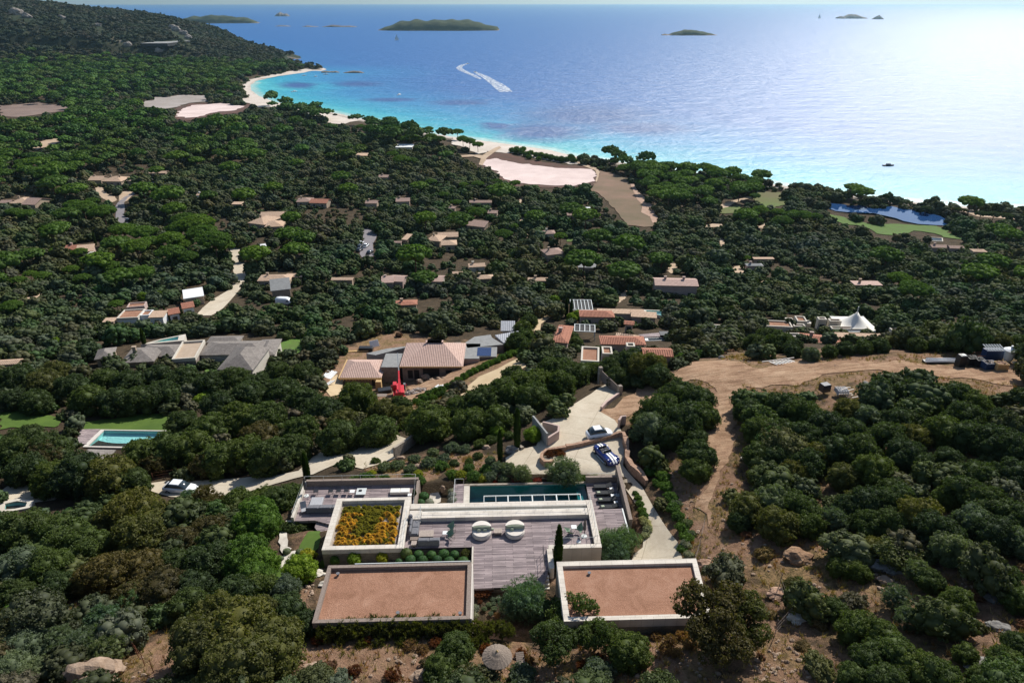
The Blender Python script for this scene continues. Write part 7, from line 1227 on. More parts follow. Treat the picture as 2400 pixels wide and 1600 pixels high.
for sx in (-1, 1): MB().rbox(sx * (L_ / 2 + .3), 0, .55, .55, -.6, 2.2, 0, .04).obj('post', 'stonew', t)
keepbox(1400, 885, 1452, 925)
wall_line('low_wall', 'dark garden wall below the lower drive entrance', S('925 1073 945 1060 965 1045 978 1034'), 1.6, .3, 'stonew'); wall_line('low_wall', 'tan boundary wall under the oaks beside the lower drive', S('905 1030 920 1018 930 1008'), 1.6, .3, 'renderpink'); 
wall_line('low_wall', 'pinkish low retaining wall along the top of the garden', S('1210 1052 1219 1050 1225 1054'), .4, .4, 'stonew')
# boulders and rocks
def rock(label, px, py, rx, m='rock', n=1, sd=1, flat=.6, group='boulders'):
    x, y, z = at(px, py); s = zc(x, y, z) / 1600 * rx; b = MB(); g_ = random.Random(sd)
    b.blob((0, 0, s * flat * .45), (s, s * .7, s * flat), sd, .32, 3)
    for i in range(n - 1): a = g_.uniform(0, 6.28); q_ = s * g_.uniform(.5, 1.1); k = s * g_.uniform(.25, .5); b.blob((q_ * math.cos(a), q_ * math.sin(a) * .7, k * .3), (k, k * .8, k * flat), sd + i + 5, .35, 2)
    o = b.obj('boulder', m, loc=(x, y, z)); tag(o, label, 'boulder', group); return o
for a in [('large cracked granite outcrop at the bottom left edge', 210, 1590, 58, 'rock', 6, 2, .5), ('long pale boulder, largest of the lower left group', 74, 1446, 24, 'rock', 1, 3, .45), ('pale boulder behind the largest one of the lower left group', 62, 1432, 18, 'rock', 1, 4, .5), ('small pale boulder left of the lower left group', 25, 1454, 14, 'rock', 1, 5, .5), ('boulder under the silver cushion shrub', 108, 1502, 18, 'rock', 1, 6, .6), ('white stone at the left edge of the timber-edged roof', 762, 1370, 14, 'stone', 2, 7, .4), ('pale stone beside the garden lawn near the citrus tree', 748, 1346, 15, 'stone', 2, 8, .4),
    ('standing stone left of the pool boardwalk', 1038, 1150, 7, 'rock', 2, 9, 1.4), ('rock hollow right of the stone-edged roof corner', 1650, 1330, 22, 'wallred', 5, 10, .6), ('grey boulder group on the right hillside, upper', 2062, 1330, 26, 'rockgrey', 5, 11, .5), ('flat grey boulder right of the upper hillside group', 2095, 1338, 20, 'rockgrey', 3, 12, .4), ('pale broken rocks below the hillside group', 2075, 1362, 18, 'rock', 5, 13, .4), ('grey rock ledge in the dark gully at right', 2290, 1340, 22, 'rockgrey', 4, 14, .5), ('string of broken rocks in the right gully, upper', 2330, 1400, 26, 'rockgrey', 8, 15, .3), ('string of broken rocks in the right gully, middle', 2340, 1470, 24, 'rockgrey', 8, 16, .3), ('string of broken rocks in the right gully, lower', 2300, 1560, 30, 'rockgrey', 8, 17, .3),
    ('white rock cluster behind the tall right fence posts', 1870, 1450, 24, 'stone', 6, 18, .5), ('dark rock heap left of the white rock cluster', 1825, 1395, 24, 'wallred', 6, 19, .4), ('pale stone on the dirt slope right of the track', 1745, 1075, 10, 'stone', 2, 20, .5), ('pale rocks at the bottom edge left of the parasol', 990, 1588, 26, 'rock', 5, 21, .4), ('pale rocks along the slope under the big olive green oak', 730, 1572, 24, 'rock', 6, 22, .4), ('orange stone on the slope below the timber-edged roof', 882, 1503, 10, 'rock', 1, 23, .7), ('small round stone on the slope left of the parasol', 938, 1553, 6, 'rock', 1, 24, .8), ('broken pale rocks beside the front of the stone-edged roof', 1450, 1462, 20, 'stone', 4, 25, .4), ('pale stones under the bronze-leaved oak', 1635, 1478, 18, 'stone', 6, 26, .3), ('dark boulder right of the small clearing by the dirt road', 1690, 840, 8, 'rockgrey', 2, 27, .6), ('rocks beside the upper bend of the dirt road', 2030, 905, 14, 'rockgrey', 5, 28, .5), ('garden rocks on the terraced bank behind the left terrace', 980, 1096, 12, 'rock', 4, 29, .5), ('second garden rock on the terraced bank', 940, 1075, 10, 'rock', 2, 30, .5), ('garden rock nearest the tall cypress', 1140, 1050, 9, 'rock', 2, 31, .5), ('large dark boulder at the foot of the tallest cypress', 1200, 1058, 16, 'rockgrey', 1, 32, .6)]: rock(*a)
rock('hollow dirt mound on the right slope below the oaks', 1870, 1310, 34, 'dirt', 1, 40, .45)
g_ = random.Random(9); b = MB()
for i in range(1500):
    p = BAREP[g_.randrange(len(BAREP))]; xs = [q_[0] for q_ in p]; ys = [q_[1] for q_ in p]; a, c = g_.uniform(min(xs), max(xs)), g_.uniform(min(ys), max(ys))
    if c < 840 or in_poly(np.array([a]), np.array([c]), p)[0] == False or (MASK[min(int(c // 4), MH - 1), min(int(a // 4), MW - 1)] and i % 3): continue
    x, y, z = at(a, c); s = g_.uniform(.05, .24); b.blob((x, y, z + s * .2), (s, s * .8, s * .6), i, .3, 1)
tag(b.obj('loose_stones', 'rock'), 'loose stones scattered over the bare red earth', 'stones', None, 'stuff')
# thatched parasol and wooden loungers in the foreground
x, y, z = at(1165, 1534, 2.3); t = thing('thatched_parasol', 'round straw-thatched parasol on a wooden pole in the dry foreground', 'parasol', (x, y, z)); MB().tube([(0, 0, -.3), (0, 0, 2.7)], .05, 8).obj('pole', 'timber', t)
for i, (ra, rb_, za, zb_) in enumerate(((1.04, .45, 2.15, 2.42), (.76, .3, 2.30, 2.52), (.46, .03, 2.44, 2.68))):
    b = MB(); k = 48; b.lathe([(ra, za - .05), (ra * 1.0, za), ((ra + rb_) / 2, (za + zb_) / 2 + .03), (rb_, zb_)], k=k); b.v = [(q_[0] * (1 + .03 * math.sin(j * 2.7)), q_[1] * (1 + .03 * math.sin(j * 2.7)), q_[2]) for j, q_ in enumerate(b.v)]; b.obj('thatch_tier', 'thatch', t)
MB().lathe([(.12, 2.62), (.05, 2.76), (.02, 2.8)], k=8).obj('finial', 'timber', t)
def wlounger(label, px, py, rz):
    x, y, z = at(px, py); t = thing('wooden_lounger', label, 'sun lounger', (x, y, z), rz, 'wooden loungers by the thatched parasol'); b = MB()
    for i in range(9): b.box(-.3, .3, -.9 + i * .14, -.78 + i * .14, .3, .33)
    b.obj('slatted_seat', 'oldwood', t); b = MB()
    for i in range(5): f = i * .13; b.add([(-.3, .36 + f, .33 + f * .35), (.3, .36 + f, .33 + f * .35), (.3, .47 + f, .37 + f * .35), (-.3, .47 + f, .37 + f * .35), (-.3, .36 + f, .30 + f * .35), (.3, .36 + f, .30 + f * .35), (.3, .47 + f, .34 + f * .35), (-.3, .47 + f, .34 + f * .35)], [(0, 1, 2, 3), (7, 6, 5, 4), (0, 4, 5, 1), (3, 2, 6, 7), (0, 3, 7, 4), (1, 5, 6, 2)])
    b.obj('slatted_backrest', 'oldwood', t)
    for sx in (-1, 1):
        for sy in (-.8, .4): MB().box(sx * .27 - .03, sx * .27 + .03, sy - .03, sy + .03, -.05, .3).obj('leg', 'oldwood', t)
wlounger('wooden sun lounger right of the thatched parasol', 1222, 1566, R(8)); wlounger('wooden sun lounger half hidden left of the thatched parasol pole', 1140, 1576, R(-10))
# fences: wire fences of thin posts
def fence(label, pts, step, h=1.3, m='rusty'):
    P = [at(a, b_) for a, b_ in pts]; x0_, y0_, z0_ = P[0]; t = thing('wire_fence', label, 'fence', P[0]); tops = []
    for i in range(len(P) - 1):
        n = max(1, int(math.dist(P[i][:2], P[i + 1][:2]) / step))
        for k in range(n + (i == len(P) - 2)):
            f = k / n; x = P[i][0] + (P[i + 1][0] - P[i][0]) * f; y = P[i][1] + (P[i + 1][1] - P[i][1]) * f; z = tz(x, y); MB().tube([(x - x0_, y - y0_, z - z0_ - .2), (x - x0_, y - y0_, z - z0_ + h)], .03, 4).obj('post', m, t); tops.append((x - x0_, y - y0_, z - z0_))
    for q_ in (.35, .75, 1.2): MB().tube([(a, b_, c + q_) for a, b_, c in tops], .008, 3).obj('wire', m, t)
fence('rusty wire fence in the dry scrub at the bottom left', S('360 1575 340 1560 325 1540 310 1520'), 1.6); fence('wire fence of tall stakes on the slope right of the bronze oak', S('1815 1490 1850 1450 1838 1420 1825 1380'), 2.2, 1.7, 'oldwood'); fence('wire fence beside the white concrete road at left', S('360 1125 420 1115 470 1108 530 1104 590 1098'), 2.6, 1.2); fence('wire fence above the driveway on the right', S('1625 1330 1640 1280 1650 1230'), 2.0, 1.5, 'oldwood')
# storage yard
def yard(px, py, fn, name, label, cat, rz=0):
    x, y, z = at(px, py); t = thing(name, label, cat, (x, y, z), rz); fn(t); keepbox(px - 12, py - 12, px + 12, py + 3); return t
def bin_(m, inner, w_=1.3, d_=1.1, h=1.0):
    def f(t):
        b = MB(); b.box(-w_ / 2, w_ / 2, -d_ / 2, -d_ / 2 + .06, .1, h).box(-w_ / 2, w_ / 2, d_ / 2 - .06, d_ / 2, .1, h).box(-w_ / 2, -w_ / 2 + .06, -d_ / 2 + .06, d_ / 2 - .06, .1, h).box(w_ / 2 - .06, w_ / 2, -d_ / 2 + .06, d_ / 2 - .06, .1, h); b.obj('side_panels', m, t); MB().box(-w_ / 2 + .06, w_ / 2 - .06, -d_ / 2 + .06, d_ / 2 - .06, .1, .2).obj('base', 'oldwood', t); b = MB(); g_ = random.Random(int(w_ * 100))
        for i in range(24): s = g_.uniform(.1, .2); b.blob((g_.uniform(-.45, .45) * w_, g_.uniform(-.42, .42) * d_, h - .05), (s, s, s * .7), i, .3, 1)
        b.obj('contents', inner, t)
    return f
yard(2315, 864, bin_('blue', 'rubble', 1.5, 1.1, 1.0), 'crate', 'dark blue crate heaped with pale scraps, front row of the storage yard', 'crate', .05); yard(2343, 866, bin_('timber', 'wallred', 1.4, 1.0, 1.0), 'crate', 'tan crate of reddish stones, right end of the front row of the storage yard', 'crate', -.05); yard(2292, 858, bin_('black', 'dark', 1.0, .9, 1.1), 'crate', 'open black crate under the rusty cage in the storage yard', 'crate')
yard(2273, 855, bin_('black', 'dark', 1.2, 1.0, 1.2), 'crate', 'black crate right of the tall dark bin', 'crate'); yard(2248, 858, lambda t: (MB().rbox(0, 0, .95, .9, 0, 1.7, 0, .08).obj('body', 'black', t), MB().rbox(.1, -.1, .5, .4, 1.7, 1.76, 0, .01).obj('lid', 'steel', t)), 'tall_bin', 'tall dark bin with a pale lid mark in the storage yard', 'bin', .1)
def cage(t):
    b = MB(); [b.box(x_ - .04, x_ + .04, y_ - .04, y_ + .04, 0, 1.0) for x_ in (-.6, .6) for y_ in (-.5, .5)]; [b.box(-.6, .6, y_ - .04, y_ + .04, z_, z_ + .07) for y_ in (-.5, .5) for z_ in (.1, .5, .93)]; b.obj('frame', 'rusty', t); MB().box(-.5, .5, -.42, .42, .1, .6).obj('contents', 'dirtpink', t)
yard(2292, 845, cage, 'metal_cage', 'rusty square cage in the middle of the storage yard', 'cage')
def racks(t):
    MB().box(-1.2, 1.2, -.5, .5, 0, 1.5).obj('stack', 'blue', t); b = MB(); [b.add([(-1.0 + i * .36, -.4, 1.5), (-.85 + i * .36, -.4, 1.5), (-1.25 + i * .36, .5, 2.0), (-1.4 + i * .36, .5, 2.0), (-1.0 + i * .36, -.4, 1.56), (-.85 + i * .36, -.4, 1.56), (-1.25 + i * .36, .5, 2.06), (-1.4 + i * .36, .5, 2.06)], [(4, 5, 6, 7), (3, 2, 1, 0), (0, 1, 5, 4), (1, 2, 6, 5), (2, 3, 7, 6), (3, 0, 4, 7)]) for i in range(7)]; b.obj('slats', 'steel', t)
yard(2322, 842, racks, 'blue_rack', 'blue rack with slanting pale bars at the back of the storage yard', 'rack'); yard(2360, 848, lambda t: (MB().lathe([(.35, 0), (.55, .5), (.62, 1.2), (.6, 1.7)], k=18).obj('body', 'steel', t), MB().lathe([(.85, 1.7), (.85, 1.8), (.5, 2.0), (.12, 2.1)], k=20).obj('lid', 'white', t), MB().box(-.1, .1, -.1, .1, 2.1, 2.4).obj('handle', 'white', t)), 'silo_tank', 'white-lidded drum standing at the right of the storage yard', 'tank')
def bundle(t):
    b = MB(); [b.tube([(-2.3 + .1 * i, -.4 + .16 * i, .35 + .08 * (i % 3)), (2.2, -.45 + .16 * i, .35 + .07 * ((i + 1) % 3))], .07, 5) for i in range(7)]; b.obj('tubes', 'tarp', t); MB().box(-2.2, 2.2, -.5, .5, 0, .28).obj('bearers', 'black', t)
yard(2203, 850, bundle, 'scaffold_bundle', 'long bundle of silver scaffold tubes at the left of the storage yard', 'scaffold'); keepbox(2172, 836, 2236, 853)
yard(2388, 853, lambda t: (MB().rbox(0, 0, 1.4, 1.1, .1, .16, .1, 0).obj('board', 'offwhite', t), MB().blob((0, 0, .2), (.5, .4, .15), 3, .3, 2).obj('stones', 'wallred', t)), 'pallet', 'pale pallet of reddish stones at the right edge of the storage yard', 'pallet')
def plk(t): b = MB(); [b.rbox(-1.2 + i * .5, .2, .12, 1.4, .12, .2, .5, 0) for i in range(7)]; b.obj('boards', 'white', t); MB().rbox(0, .75, 5.2, .12, .2, .3, 0, 0).obj('beam', 'offwhite', t)
x, y, z = at(1830, 852); t = thing('formwork_ladder', 'white ladder-like formwork lying along the upper edge of the dirt road', 'formwork', (x, y, z), R(14)); plk(t); keepbox(1790, 846, 1872, 866)
def debris(t):
    g_ = random.Random(4); b = MB(); [b.rbox(g_.uniform(-.2, 1.6), g_.uniform(-1.0, .8), g_.uniform(.9, 2.2), .11, .15 + .1 * i, .23 + .1 * i, g_.choice([.35, .5, .2, 1.9]) + g_.uniform(-.15, .15), 0) for i in range(8)]; b.obj('beams', 'offwhite', t); MB().rbox(-1.6, 1.3, 1.1, .9, 0, 1.0, .3, .05).obj('wrapped_bundle', 'cardark', t)
    b = MB(); [b.box(-.6 + i * .3, -.57 + i * .3, -.4, .9, .3, .9) for i in range(5)]; [b.box(-.6, .6, -.4 + i * .3, -.37 + i * .3, .86, .89) for i in range(5)]; b.obj('wire_mesh', 'tarp', t)
x, y, z = at(1972, 928); t = thing('debris_pile', 'pile of white beams beside a dark wrapped bundle below the dirt road', 'debris', (x, y, z)); debris(t); keepbox(1938, 895, 2002, 948)

for i, (px, py, r_) in enumerate(((40, 34, 14), (62, 42, 10), (405, 68, 9), (415, 74, 11), (430, 82, 10), (442, 92, 9), (300, 108, 9), (372, 122, 8), (230, 62, 7), (145, 45, 8))):
    rock(('large pale rock slab high on the headland hill at far left', 'second pale slab below the high one on the headland hill', 'topmost pale rock right of the headland house', 'second pale rock right of the headland house', 'third pale rock right of the headland house', 'lowest pale rock right of the headland house', 'pale outcrop left below the headland house', 'pale outcrop directly below the headland house', 'small pale outcrop on the headland saddle', 'small pale outcrop near the headland top')[i], px, py, r_, 'hillrock', 4, 70 + i, .7, 'pale rocks on the headland hill')
    keepbox(px - r_, py - 3, px + r_, py + 2)
# ------------------------------------------------------------------ woodland: the mass of the maquis and the individual pines
_PK = 'pine pine'
H('194 484 30 172 478 22 240 494 30 288 538 28 334 543 32 319 576 34 459 520 40 430 512 30 421 533 32 398 558 33 500 561 42 474 543 36 525 575 26 429 571 24 400 589 34 440 600 26 413 604 20 329 637 32 255 622 24 186 589 18 191 650 20 166 630 18 97 645 20 69 640 15 41 655 18 25 716 26 273 711 18 130 585 14 60 500 20 30 495 18 215 470 16 150 445 20 110 420 16', 'pine', 'pine', 1)
H('1072 308 15 1005 301 11 1010 318 14 1030 325 16 1100 330 16 1120 338 14 1085 325 16 1737 506 18 1778 516 13 1783 491 20 1824 496 18 1834 516 24 1883 503 22 1862 500 18 1913 506 16 1661 463 13 1584 465 11 1770 458 13 1701 593 13 1750 603 11 1528 547 11 2108 650 28 2145 675 38 1120 496 22 1105 490 14 1071 501 14 1069 473 13 1181 547 22 1201 529 15 1087 524 12 1314 552 17 1600 396 11 1620 402 12 1560 395 10 1500 385 10 1440 378 10 1455 395 12 1530 402 12 1640 415 14 1690 440 14 1650 440 14 1610 440 14 1580 425 13 1545 430 12 1500 425 12 1720 455 12 940 372 20 920 360 14 965 375 14 1207 428 14 1165 425 14 1120 430 15 1085 432 13 1010 425 14 1040 455 13 900 300 13 870 300 13 930 305 12 960 312 12 845 296 11 915 318 14 945 325 14 975 325 13 880 320 13', 'pine', 'pine', 1)
H('2170 488 12 2300 500 14 2330 502 16 2360 505 14 2260 492 9 2245 490 9', 'pine', 'oak_dark', 1)
H('1200 352 9 1212 355 10 1222 357 9 1234 361 10 1245 358 8 1256 362 9 1268 365 10 1280 367 9 1292 369 10 1304 372 9 1316 374 10 1328 374 9 1338 370 11 1345 376 9 1226 350 9 1210 348 8 1240 368 8 1262 372 8', 'shrub', 'hedge', 1, 1.3)
NH_ = len(TREES)
PZONE = [S('0 150 200 138 400 148 560 150 705 150 725 165 640 178 575 192 560 232 480 216 330 224 180 243 0 247'), S('0 262 170 252 360 270 395 290 340 335 260 400 120 440 0 430'), S('600 232 720 250 790 285 760 296 640 262 590 245'), S('830 285 1000 325 1080 342 1125 365 1100 380 1040 352 900 345 820 300'), S('400 330 560 290 600 380 460 400'), S('1380 372 1480 372 1640 410 1760 440 1800 470 1760 510 1650 500 1540 490 1440 400')]
MASK[:] |= False
def band(y0, y1, sp, rmin, rmax):
    out = []; row = 0; y = y0
    while y < y1:
        hwid = (y + 45) * math.tan(R(46)) + 10; xs = np.arange(-hwid, hwid, sp) + (sp / 2 if row % 2 else 0); n = len(xs)
        out.append(np.stack([xs + rng.uniform(-.42, .42, n) * sp, y + rng.uniform(-.42, .42, n) * sp, rng.uniform(rmin, rmax, n)], 1)); y += sp * .87; row += 1
    return np.concatenate(out)
C = np.concatenate([band(28, 120, 3.0, 1.1, 2.2), band(120, 210, 3.5, 1.5, 2.9), band(210, 330, 4.1, 1.8, 3.3), band(330, 520, 4.6, 2.0, 3.6), band(520, 800, 5.4, 2.3, 4.0), band(800, 1190, 7.2, 3.0, 4.8), band(1190, 1900, 10.5, 4.6, 7.2)])
cz = TER(C[:, 0], C[:, 1]); cd = np.where(C[:, 1] > 250, coast(C[:, 0], C[:, 1]), 99); pxx, pyy = prj(C[:, 0], C[:, 1], cz + C[:, 2] * .85); bx_, by_ = prj(C[:, 0], C[:, 1], cz)
s_ = 1600 / zc(C[:, 0], C[:, 1], cz); rp = C[:, 2] * s_
ok = (cd > np.where(pxx > 1480, 4, 8)) & (pxx > -750) & (pxx < 3150) & (pyy < 1680)
beachy = np.where((C[:, 1] > 300) & (cd < 28) & (pxx < 1480), .5, 1.0); ok &= rng.random(len(C)) < beachy
def look(m, x, y): 
    xi = (x / 4).astype(int); yi = (y / 4).astype(int); v = (xi >= 0) & (xi < MW) & (yi >= 0) & (yi < MH); r_ = np.zeros(len(x), bool); r_[v] = m[yi[v], xi[v]]; return r_
ispine = np.zeros(len(C), bool)
for p in PZONE: ispine |= in_poly(bx_, by_, p)
ispine = (ispine & (rng.random(len(C)) < .42)) | ((rng.random(len(C)) < .018) & (by_ < 700) & (C[:, 1] < 1190))
ispine &= C[:, 1] < 1190
C[:, 2] = np.where(ispine, np.clip(C[:, 2] * 2.0, 4.6, 7.4), C[:, 2]); rp = C[:, 2] * s_
hit = look(MASK, bx_, by_).astype(int) * 3; cyy = prj(C[:, 0], C[:, 1], cz + C[:, 2] * np.where(ispine, 1.4, .85))[1]
for i in range(8): hit += look(MASK, pxx + rp * .72 * math.cos(i * .785), cyy + rp * .6 * math.sin(i * .785))
hit += look(MASK, pxx, cyy) * 2
ok &= hit <= np.where(C[:, 1] > 120, 2, 1)
ok &= ~look(HAND, pxx, pyy) | (C[:, 1] > 300)
bare = look(BARE, bx_, by_) & (C[:, 1] < 220); lx, ly = Hl(C[:, 0], C[:, 1]); ok &= ~((lx > -24) & (lx < 15.5) & (ly > -14.5) & (ly < 13))
sparse = in_poly(bx_, by_, S('840 1045 1200 1010 1240 1130 840 1140')) | in_poly(bx_, by_, S('620 1190 790 1190 760 1340 600 1330'))
ok &= ~sparse
THIN = ok & (pxx > 1720) & (pyy > 1150) & (C[:, 1] < 90) & (rng.random(len(C)) < .6); ok &= ~THIN
# glades: patches of low scrub with earth between, stands of taller trees, and slow drifts of colour
def drift(x, y, s, o): return np.sin(x / s + o + 1.7 * np.sin(y / s * .8 + o * 2)) * np.cos(y / s * 1.1 - o + 1.3 * np.sin(x / s * 1.3))
gl = drift(C[:, 0], C[:, 1], 23, 1.0) + .6 * drift(C[:, 0], C[:, 1], 9, 4.0); glade = (gl > .72) & (C[:, 1] > 110) & ~ispine
ok &= ~(glade & (rng.random(len(C)) < .45)); C[:, 2] *= np.where(glade, .55, np.where(gl < -.6, 1.18, 1.0)) * np.where(ispine, 1, rng.uniform(.75, 1.2, len(C)))
HUE = np.stack([1 + .18 * drift(C[:, 0], C[:, 1], 31, 2.0), 1 + .10 * drift(C[:, 0], C[:, 1], 17, 5.0), 1 + .15 * drift(C[:, 0], C[:, 1], 27, 7.0)], 1)
bscrub = (ok & bare & (rng.random(len(C)) < .10)) | (THIN & (rng.random(len(C)) < .8)); ok &= ~bare

# pines as things, nearest first
pi = np.where(ok & ispine)[0]; pi = pi[np.argsort(C[pi, 1])]; npine = sum(1 for t in TREES if t['name'] == 'umbrella_pine'); lim = 285 - npine
# keep distances between pines
acc = []; 
for i in pi:
    if all((C[i, 0] - C[j, 0]) ** 2 + (C[i, 1] - C[j, 1]) ** 2 > (1.05 * (C[i, 2] + C[j, 2]) * .8) ** 2 for j in acc[-400:]): acc.append(i)
for i in acc[:lim]: plant('umbrella_pine', 'pinemid', 'pine', C[i, 0], C[i, 1], cz[i], C[i, 2], 'tree', None, 'umbrella pines', rng.uniform(.8, 1.05), ('bright green', 'umbrella pine'))
restp = np.array(acc[lim:], int)
PAL = {'oak': [(.066, .072, .042), (.044, .060, .022), (.052, .074, .026), (.066, .080, .028), (.070, .072, .032), (.064, .084, .048), (.046, .080, .026), (.048, .064, .026), (.040, .054, .022), (.058, .078, .028), (.055, .076, .036)], 'pine': [(.066, .125, .022), (.056, .11, .022), (.072, .13, .024), (.05, .095, .022)], 'hill': [(.036, .046, .026), (.044, .052, .030), (.05, .054, .034), (.034, .042, .024)]}
LOD = {}
def lodbase(kind, n, leaf, k, seed): 
    key = (kind, n)
    if key not in LOD: LOD[key] = [foliage(kind, n, leaf, seed + i, sub=1, core=.93 if kind == 'pine' else .84, clump=.1 if kind == 'pine' else .15, corejit=.15) for i in range(k)]
    return LOD[key]
def forest(name, label, cat, ids, pal, kindf):
    VV = []; QQ = []; TT = []; CC = []; o = 0
    groups = {}
    for i in ids:
        r_ = rp[i] * .427; kd = kindf(i); lv = (7000, .06) if r_ > 26 else (2600, .095) if r_ > 15 else (700, .15) if r_ > 8 else (240, .24) if r_ > 4.5 else (100, .36) if r_ > 2.4 else (36, .6)
        groups.setdefault((kd, lv), []).append(i)
    for (kd, (n, lf)), ii in groups.items():
        base = lodbase(kd, n, lf, 5, 900); ii = np.array(ii); which = rng.integers(0, 5, len(ii))
        for b in range(5):
            jj = ii[which == b]
            if not len(jj): continue
            V0, Q0, T0 = base[b]; m = len(jj); a = rng.uniform(0, 6.28, m); c, s = np.cos(a), np.sin(a); sc = C[jj, 2]; szz = rng.uniform(.72, 1.15, m); sx = rng.uniform(.85, 1.2, m)
            X = V0[None, :, 0] * sx[:, None]; Y = V0[None, :, 1] / sx[:, None]
            P = np.stack([(X * c[:, None] - Y * s[:, None]) * sc[:, None] + C[jj, 0][:, None], (X * s[:, None] + Y * c[:, None]) * sc[:, None] + C[jj, 1][:, None], V0[None, :, 2] * (sc * szz)[:, None] + cz[jj][:, None] - .1], -1)
            VV.append(P.reshape(-1, 3).astype(np.float32)); off = o + np.arange(m) * len(V0); QQ.append((Q0[None] + off[:, None, None]).reshape(-1, 4)); TT.append((T0[None] + off[:, None, None]).reshape(-1, 3)); o += m * len(V0)
            pc = 1.2 * np.array(pal)[rng.integers(0, len(pal), m)] * rng.uniform(.8, 1.2, (m, 1)); CC.append(np.repeat(pc * HUE[jj], len(V0), 0).astype(np.float32))
    if not VV: return
    me = fastmesh(name, np.concatenate(VV), np.concatenate(QQ), np.concatenate(TT), 'leaf_far', np.concatenate(CC)); ob = bpy.data.objects.new(name, me); COL.objects.link(ob); tag(ob, label, cat, None, 'stuff'); return len(me.polygons)
_F = np.array(FRONTS); _n0 = len(C); C = np.concatenate([C, _F]); _fz = TER(_F[:, 0], _F[:, 1]); cz = np.concatenate([cz, _fz]); _fx, _fy = prj(_F[:, 0], _F[:, 1], _fz + .5); _okf = ~look(FRESH, _fx, _fy)
ok = np.concatenate([ok, _okf]); ispine = np.concatenate([ispine, np.zeros(len(_F), bool)]); HUE = np.concatenate([HUE, np.ones((len(_F), 3))]); s_ = np.concatenate([s_, 1600 / zc(_F[:, 0], _F[:, 1], _fz)]); rp = C[:, 2] * s_; bscrub = np.concatenate([bscrub, np.zeros(len(_F), bool)])
oi_ = np.where(ok & ~ispine)[0]; hill = C[oi_, 1] > 1190
kf = lambda i: 'shrub' if (int(C[i, 0] * 7.3) % 10) < 3 else 'oak'
print('oaks', len(oi_), 'pines', len(acc), forest('maquis_woodland', 'dense mass of dark green scrub oaks covering the hillside down to the beach', 'woodland', oi_[~hill], PAL['oak'], kf), forest('hill_scrub', 'dark scrub covering the steep headland hill at upper left', 'woodland', oi_[hill], PAL['hill'], lambda i: 'shrub'), forest('pine_forest', 'flat-topped pine forest between the headland hill and the lagoon', 'woodland', restp, PAL['pine'], lambda i: 'pine'))
C[bscrub, 2] *= .38; rp = C[:, 2] * s_ * 2.2
forest('slope_scrub', 'scattered low dry bushes on the bare earth slopes', 'scrub', np.where(bscrub)[0], [(.10, .085, .035), (.14, .10, .05), (.06, .07, .025), (.11, .06, .03)], lambda i: 'shrub')
# dry grass tufts on bare ground near the camera
def tufts():
    n = 9000; X = rng.uniform(-48, 75, n * 6); Y = rng.uniform(26, 100, n * 6); Z = TER(X, Y); px, py = prj(X, Y, Z); lx, ly = Hl(X, Y)
    m = (look(BARE, px, py) | ((px > 1640) & (Y < 85)) | (Y < 50)) & ~look(MASK, px, py) & ~((lx > -24) & (lx < 15.5) & (ly > -14) & (ly < 13)); X, Y, Z = X[m][:n], Y[m][:n], Z[m][:n]; n = len(X); k = 7
    a = rng.uniform(0, 6.28, (n, k)); r_ = rng.uniform(.05, .3, (n, k)); h = rng.uniform(.15, .5, (n, k)); bx = X[:, None] + r_ * .4 * np.cos(a); by = Y[:, None] + r_ * .4 * np.sin(a); tx = X[:, None] + r_ * 1.5 * np.cos(a); ty = Y[:, None] + r_ * 1.5 * np.sin(a); w_ = .03
    V0 = np.stack([bx - w_, by, Z[:, None] + 0 * bx], -1); V1_ = np.stack([bx + w_, by, Z[:, None] + 0 * bx], -1); V2 = np.stack([tx, ty, Z[:, None] + h], -1); V_ = np.stack([V0, V1_, V2], 2).reshape(-1, 3)
    c = np.array([(.34, .24, .12), (.26, .19, .09), (.16, .15, .05), (.28, .14, .07)])[rng.integers(0, 4, n)]; me = fastmesh('dry_grass', V_, None, np.arange(len(V_)).reshape(-1, 3), 'leaf_far', np.repeat(c, k * 3, 0)); ob = bpy.data.objects.new('dry_grass', me); COL.objects.link(ob); tag(ob, 'dry straw grass on the bare slopes around the villa', 'grass', None, 'stuff')
tufts()
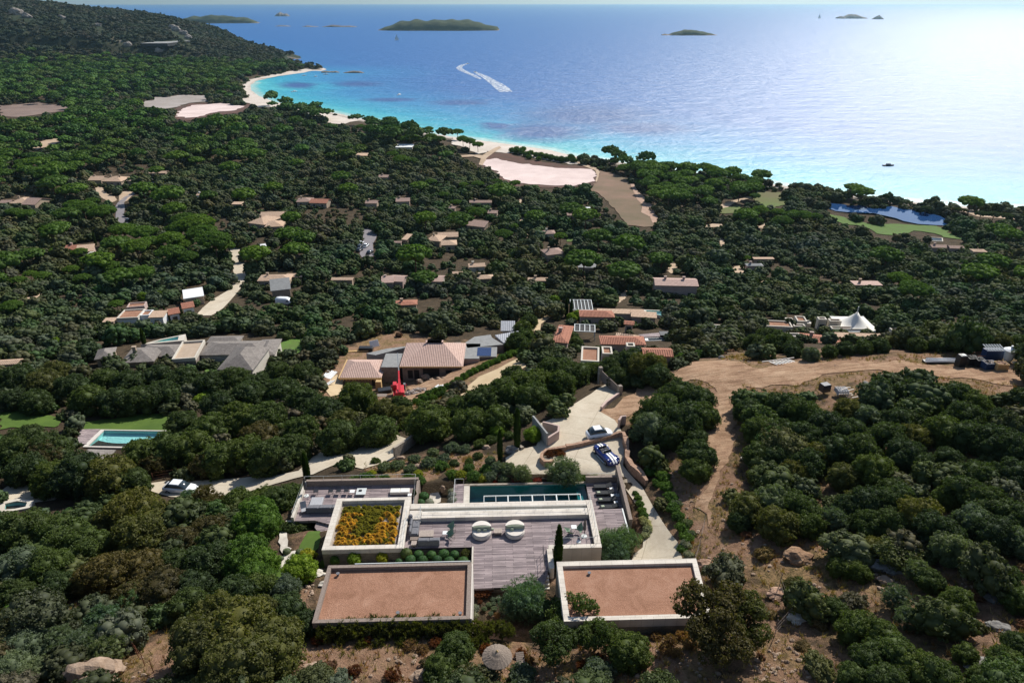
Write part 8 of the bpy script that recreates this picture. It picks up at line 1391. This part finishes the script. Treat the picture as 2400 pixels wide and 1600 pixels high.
# ------------------------------------------------------------------ labels of the individually built plants
LM = [('round daybeds', 1165, 1248), ('planted roof', 850, 1225), ('left terrace', 830, 1165), ('lap pool', 1240, 1160), ('sun loungers', 1425, 1165), ('wooden-edged gravel roof', 920, 1390), ('stone-edged gravel roof', 1480, 1380), ('thatched parasol', 1165, 1535), ('blue sports car', 1421, 1066), ('open wooden gate', 1445, 905), ('entrance walls', 1285, 1020), ('red crane handler', 935, 920), ('unfinished house', 1010, 840), ('grey shingled villa', 470, 820), ('lawn pool', 300, 1027), ('left lawn', 80, 985), ('right lawn strip', 330, 985), ('white estate car', 425, 1150), ('white van', 669, 714), ('red tiled villa', 1440, 795), ('dirt track fork', 1690, 880), ('white debris pile', 1960, 930), ('storage yard', 2300, 850), ('citrus tree', 703, 1335), ('lower left boulders', 70, 1440), ('big lower left rock', 210, 1580), ('right fence posts', 1840, 1500), ('dirt track bend', 1690, 1050), ('round blue pool', 35, 1185), ('white peaked tent', 2003, 752), ('tan crossing-hip villa', 628, 512), ('bent tan villa', 1040, 558), ('long pale house', 1582, 665), ('far right pond', 2020, 500), ('brown field', 1470, 460), ('big salt pan', 1250, 405), ('curved white road', 570, 650), ('winding asphalt road', 290, 490), ('asphalt road cars', 855, 580), ('red-brown villa', 195, 580), ('far left villa', 70, 470), ('two gabled tan villa', 260, 418), ('small salt pan', 480, 262), ('dry lagoon', 400, 238), ('flat tan villa', 350, 735), ('white beach building', 948, 340), ('lone shore pine', 1072, 318), ('brown hipped house', 1297, 590), ('pasture pool', 2195, 560), ('bare left field', 60, 258), ('curved beach', 600, 215), ('headland rocks', 690, 160), ('ochre drive', 1160, 885), ('topmost rock island bay', 830, 178), ('pink flat roof', 2030, 660), ('right hillside boulders', 2030, 1330), ('right rocky gully', 2310, 1380)]
LW = [(n_, at(a, b)) for n_, a, b in LM]; buckets = {}
for t in TREES:
    if not t['auto'] or 'label' in t['o']: continue
    best = min(LW, key=lambda q_: math.hypot(q_[1][0] - t['x'], q_[1][1] - t['y'])); dx, dy = t['x'] - best[1][0], t['y'] - best[1][1]
    side = ('right of' if dx > 0 else 'left of') if abs(dx) > abs(dy) else ('behind' if dy > 0 else 'in front of'); buckets.setdefault((best[0], side, t['auto']), []).append((math.hypot(dx, dy), t))
ORD = ['nearest', 'second nearest', 'third nearest', 'fourth nearest', 'fifth nearest', 'sixth nearest', 'seventh nearest', 'eighth nearest', 'ninth nearest', 'tenth nearest'] + [a + ' nearest' for a in 'eleventh twelfth thirteenth fourteenth fifteenth sixteenth seventeenth eighteenth nineteenth twentieth twenty-first twenty-second twenty-third twenty-fourth twenty-fifth twenty-sixth twenty-seventh twenty-eighth twenty-ninth thirtieth thirty-first thirty-second thirty-third thirty-fourth thirty-fifth thirty-sixth thirty-seventh thirty-eighth thirty-ninth fortieth'.split()]
for (lm, side, (ad, wd)), L in buckets.items():
    L.sort(key=lambda q_: q_[0]); n = len(L)
    for i, (d, t) in enumerate(L):
        if n == 1: s = f'{ad} {wd} {side} the {lm}'
        elif i < len(ORD): s = f'{ad} {wd}, {ORD[i]} of those {side} the {lm}'
        else: s = f'{ad} {wd}, number {i + 1} outward of those {side} the {lm}'
        t['o']['label'] = s
# ------------------------------------------------------------------ haze
def haze():
    b = MB().box(-31500, 31500, -400, 31500, -12, 150); n = NT('haze_air'); n.n.remove(n.b); v = n.new('ShaderNodeVolumePrincipled'); v.inputs['Color'].default_value = (.55, .84, 1, 1); v.inputs['Density'].default_value = HAZE; v.inputs['Anisotropy'].default_value = .72
    n.l(v.outputs[0], n.out.inputs['Volume']); o = b.obj('haze', n.m); tag(o, 'thin blue air haze over the bay', 'haze', None, 'stuff'); return o
HAZE = 5e-5
haze()
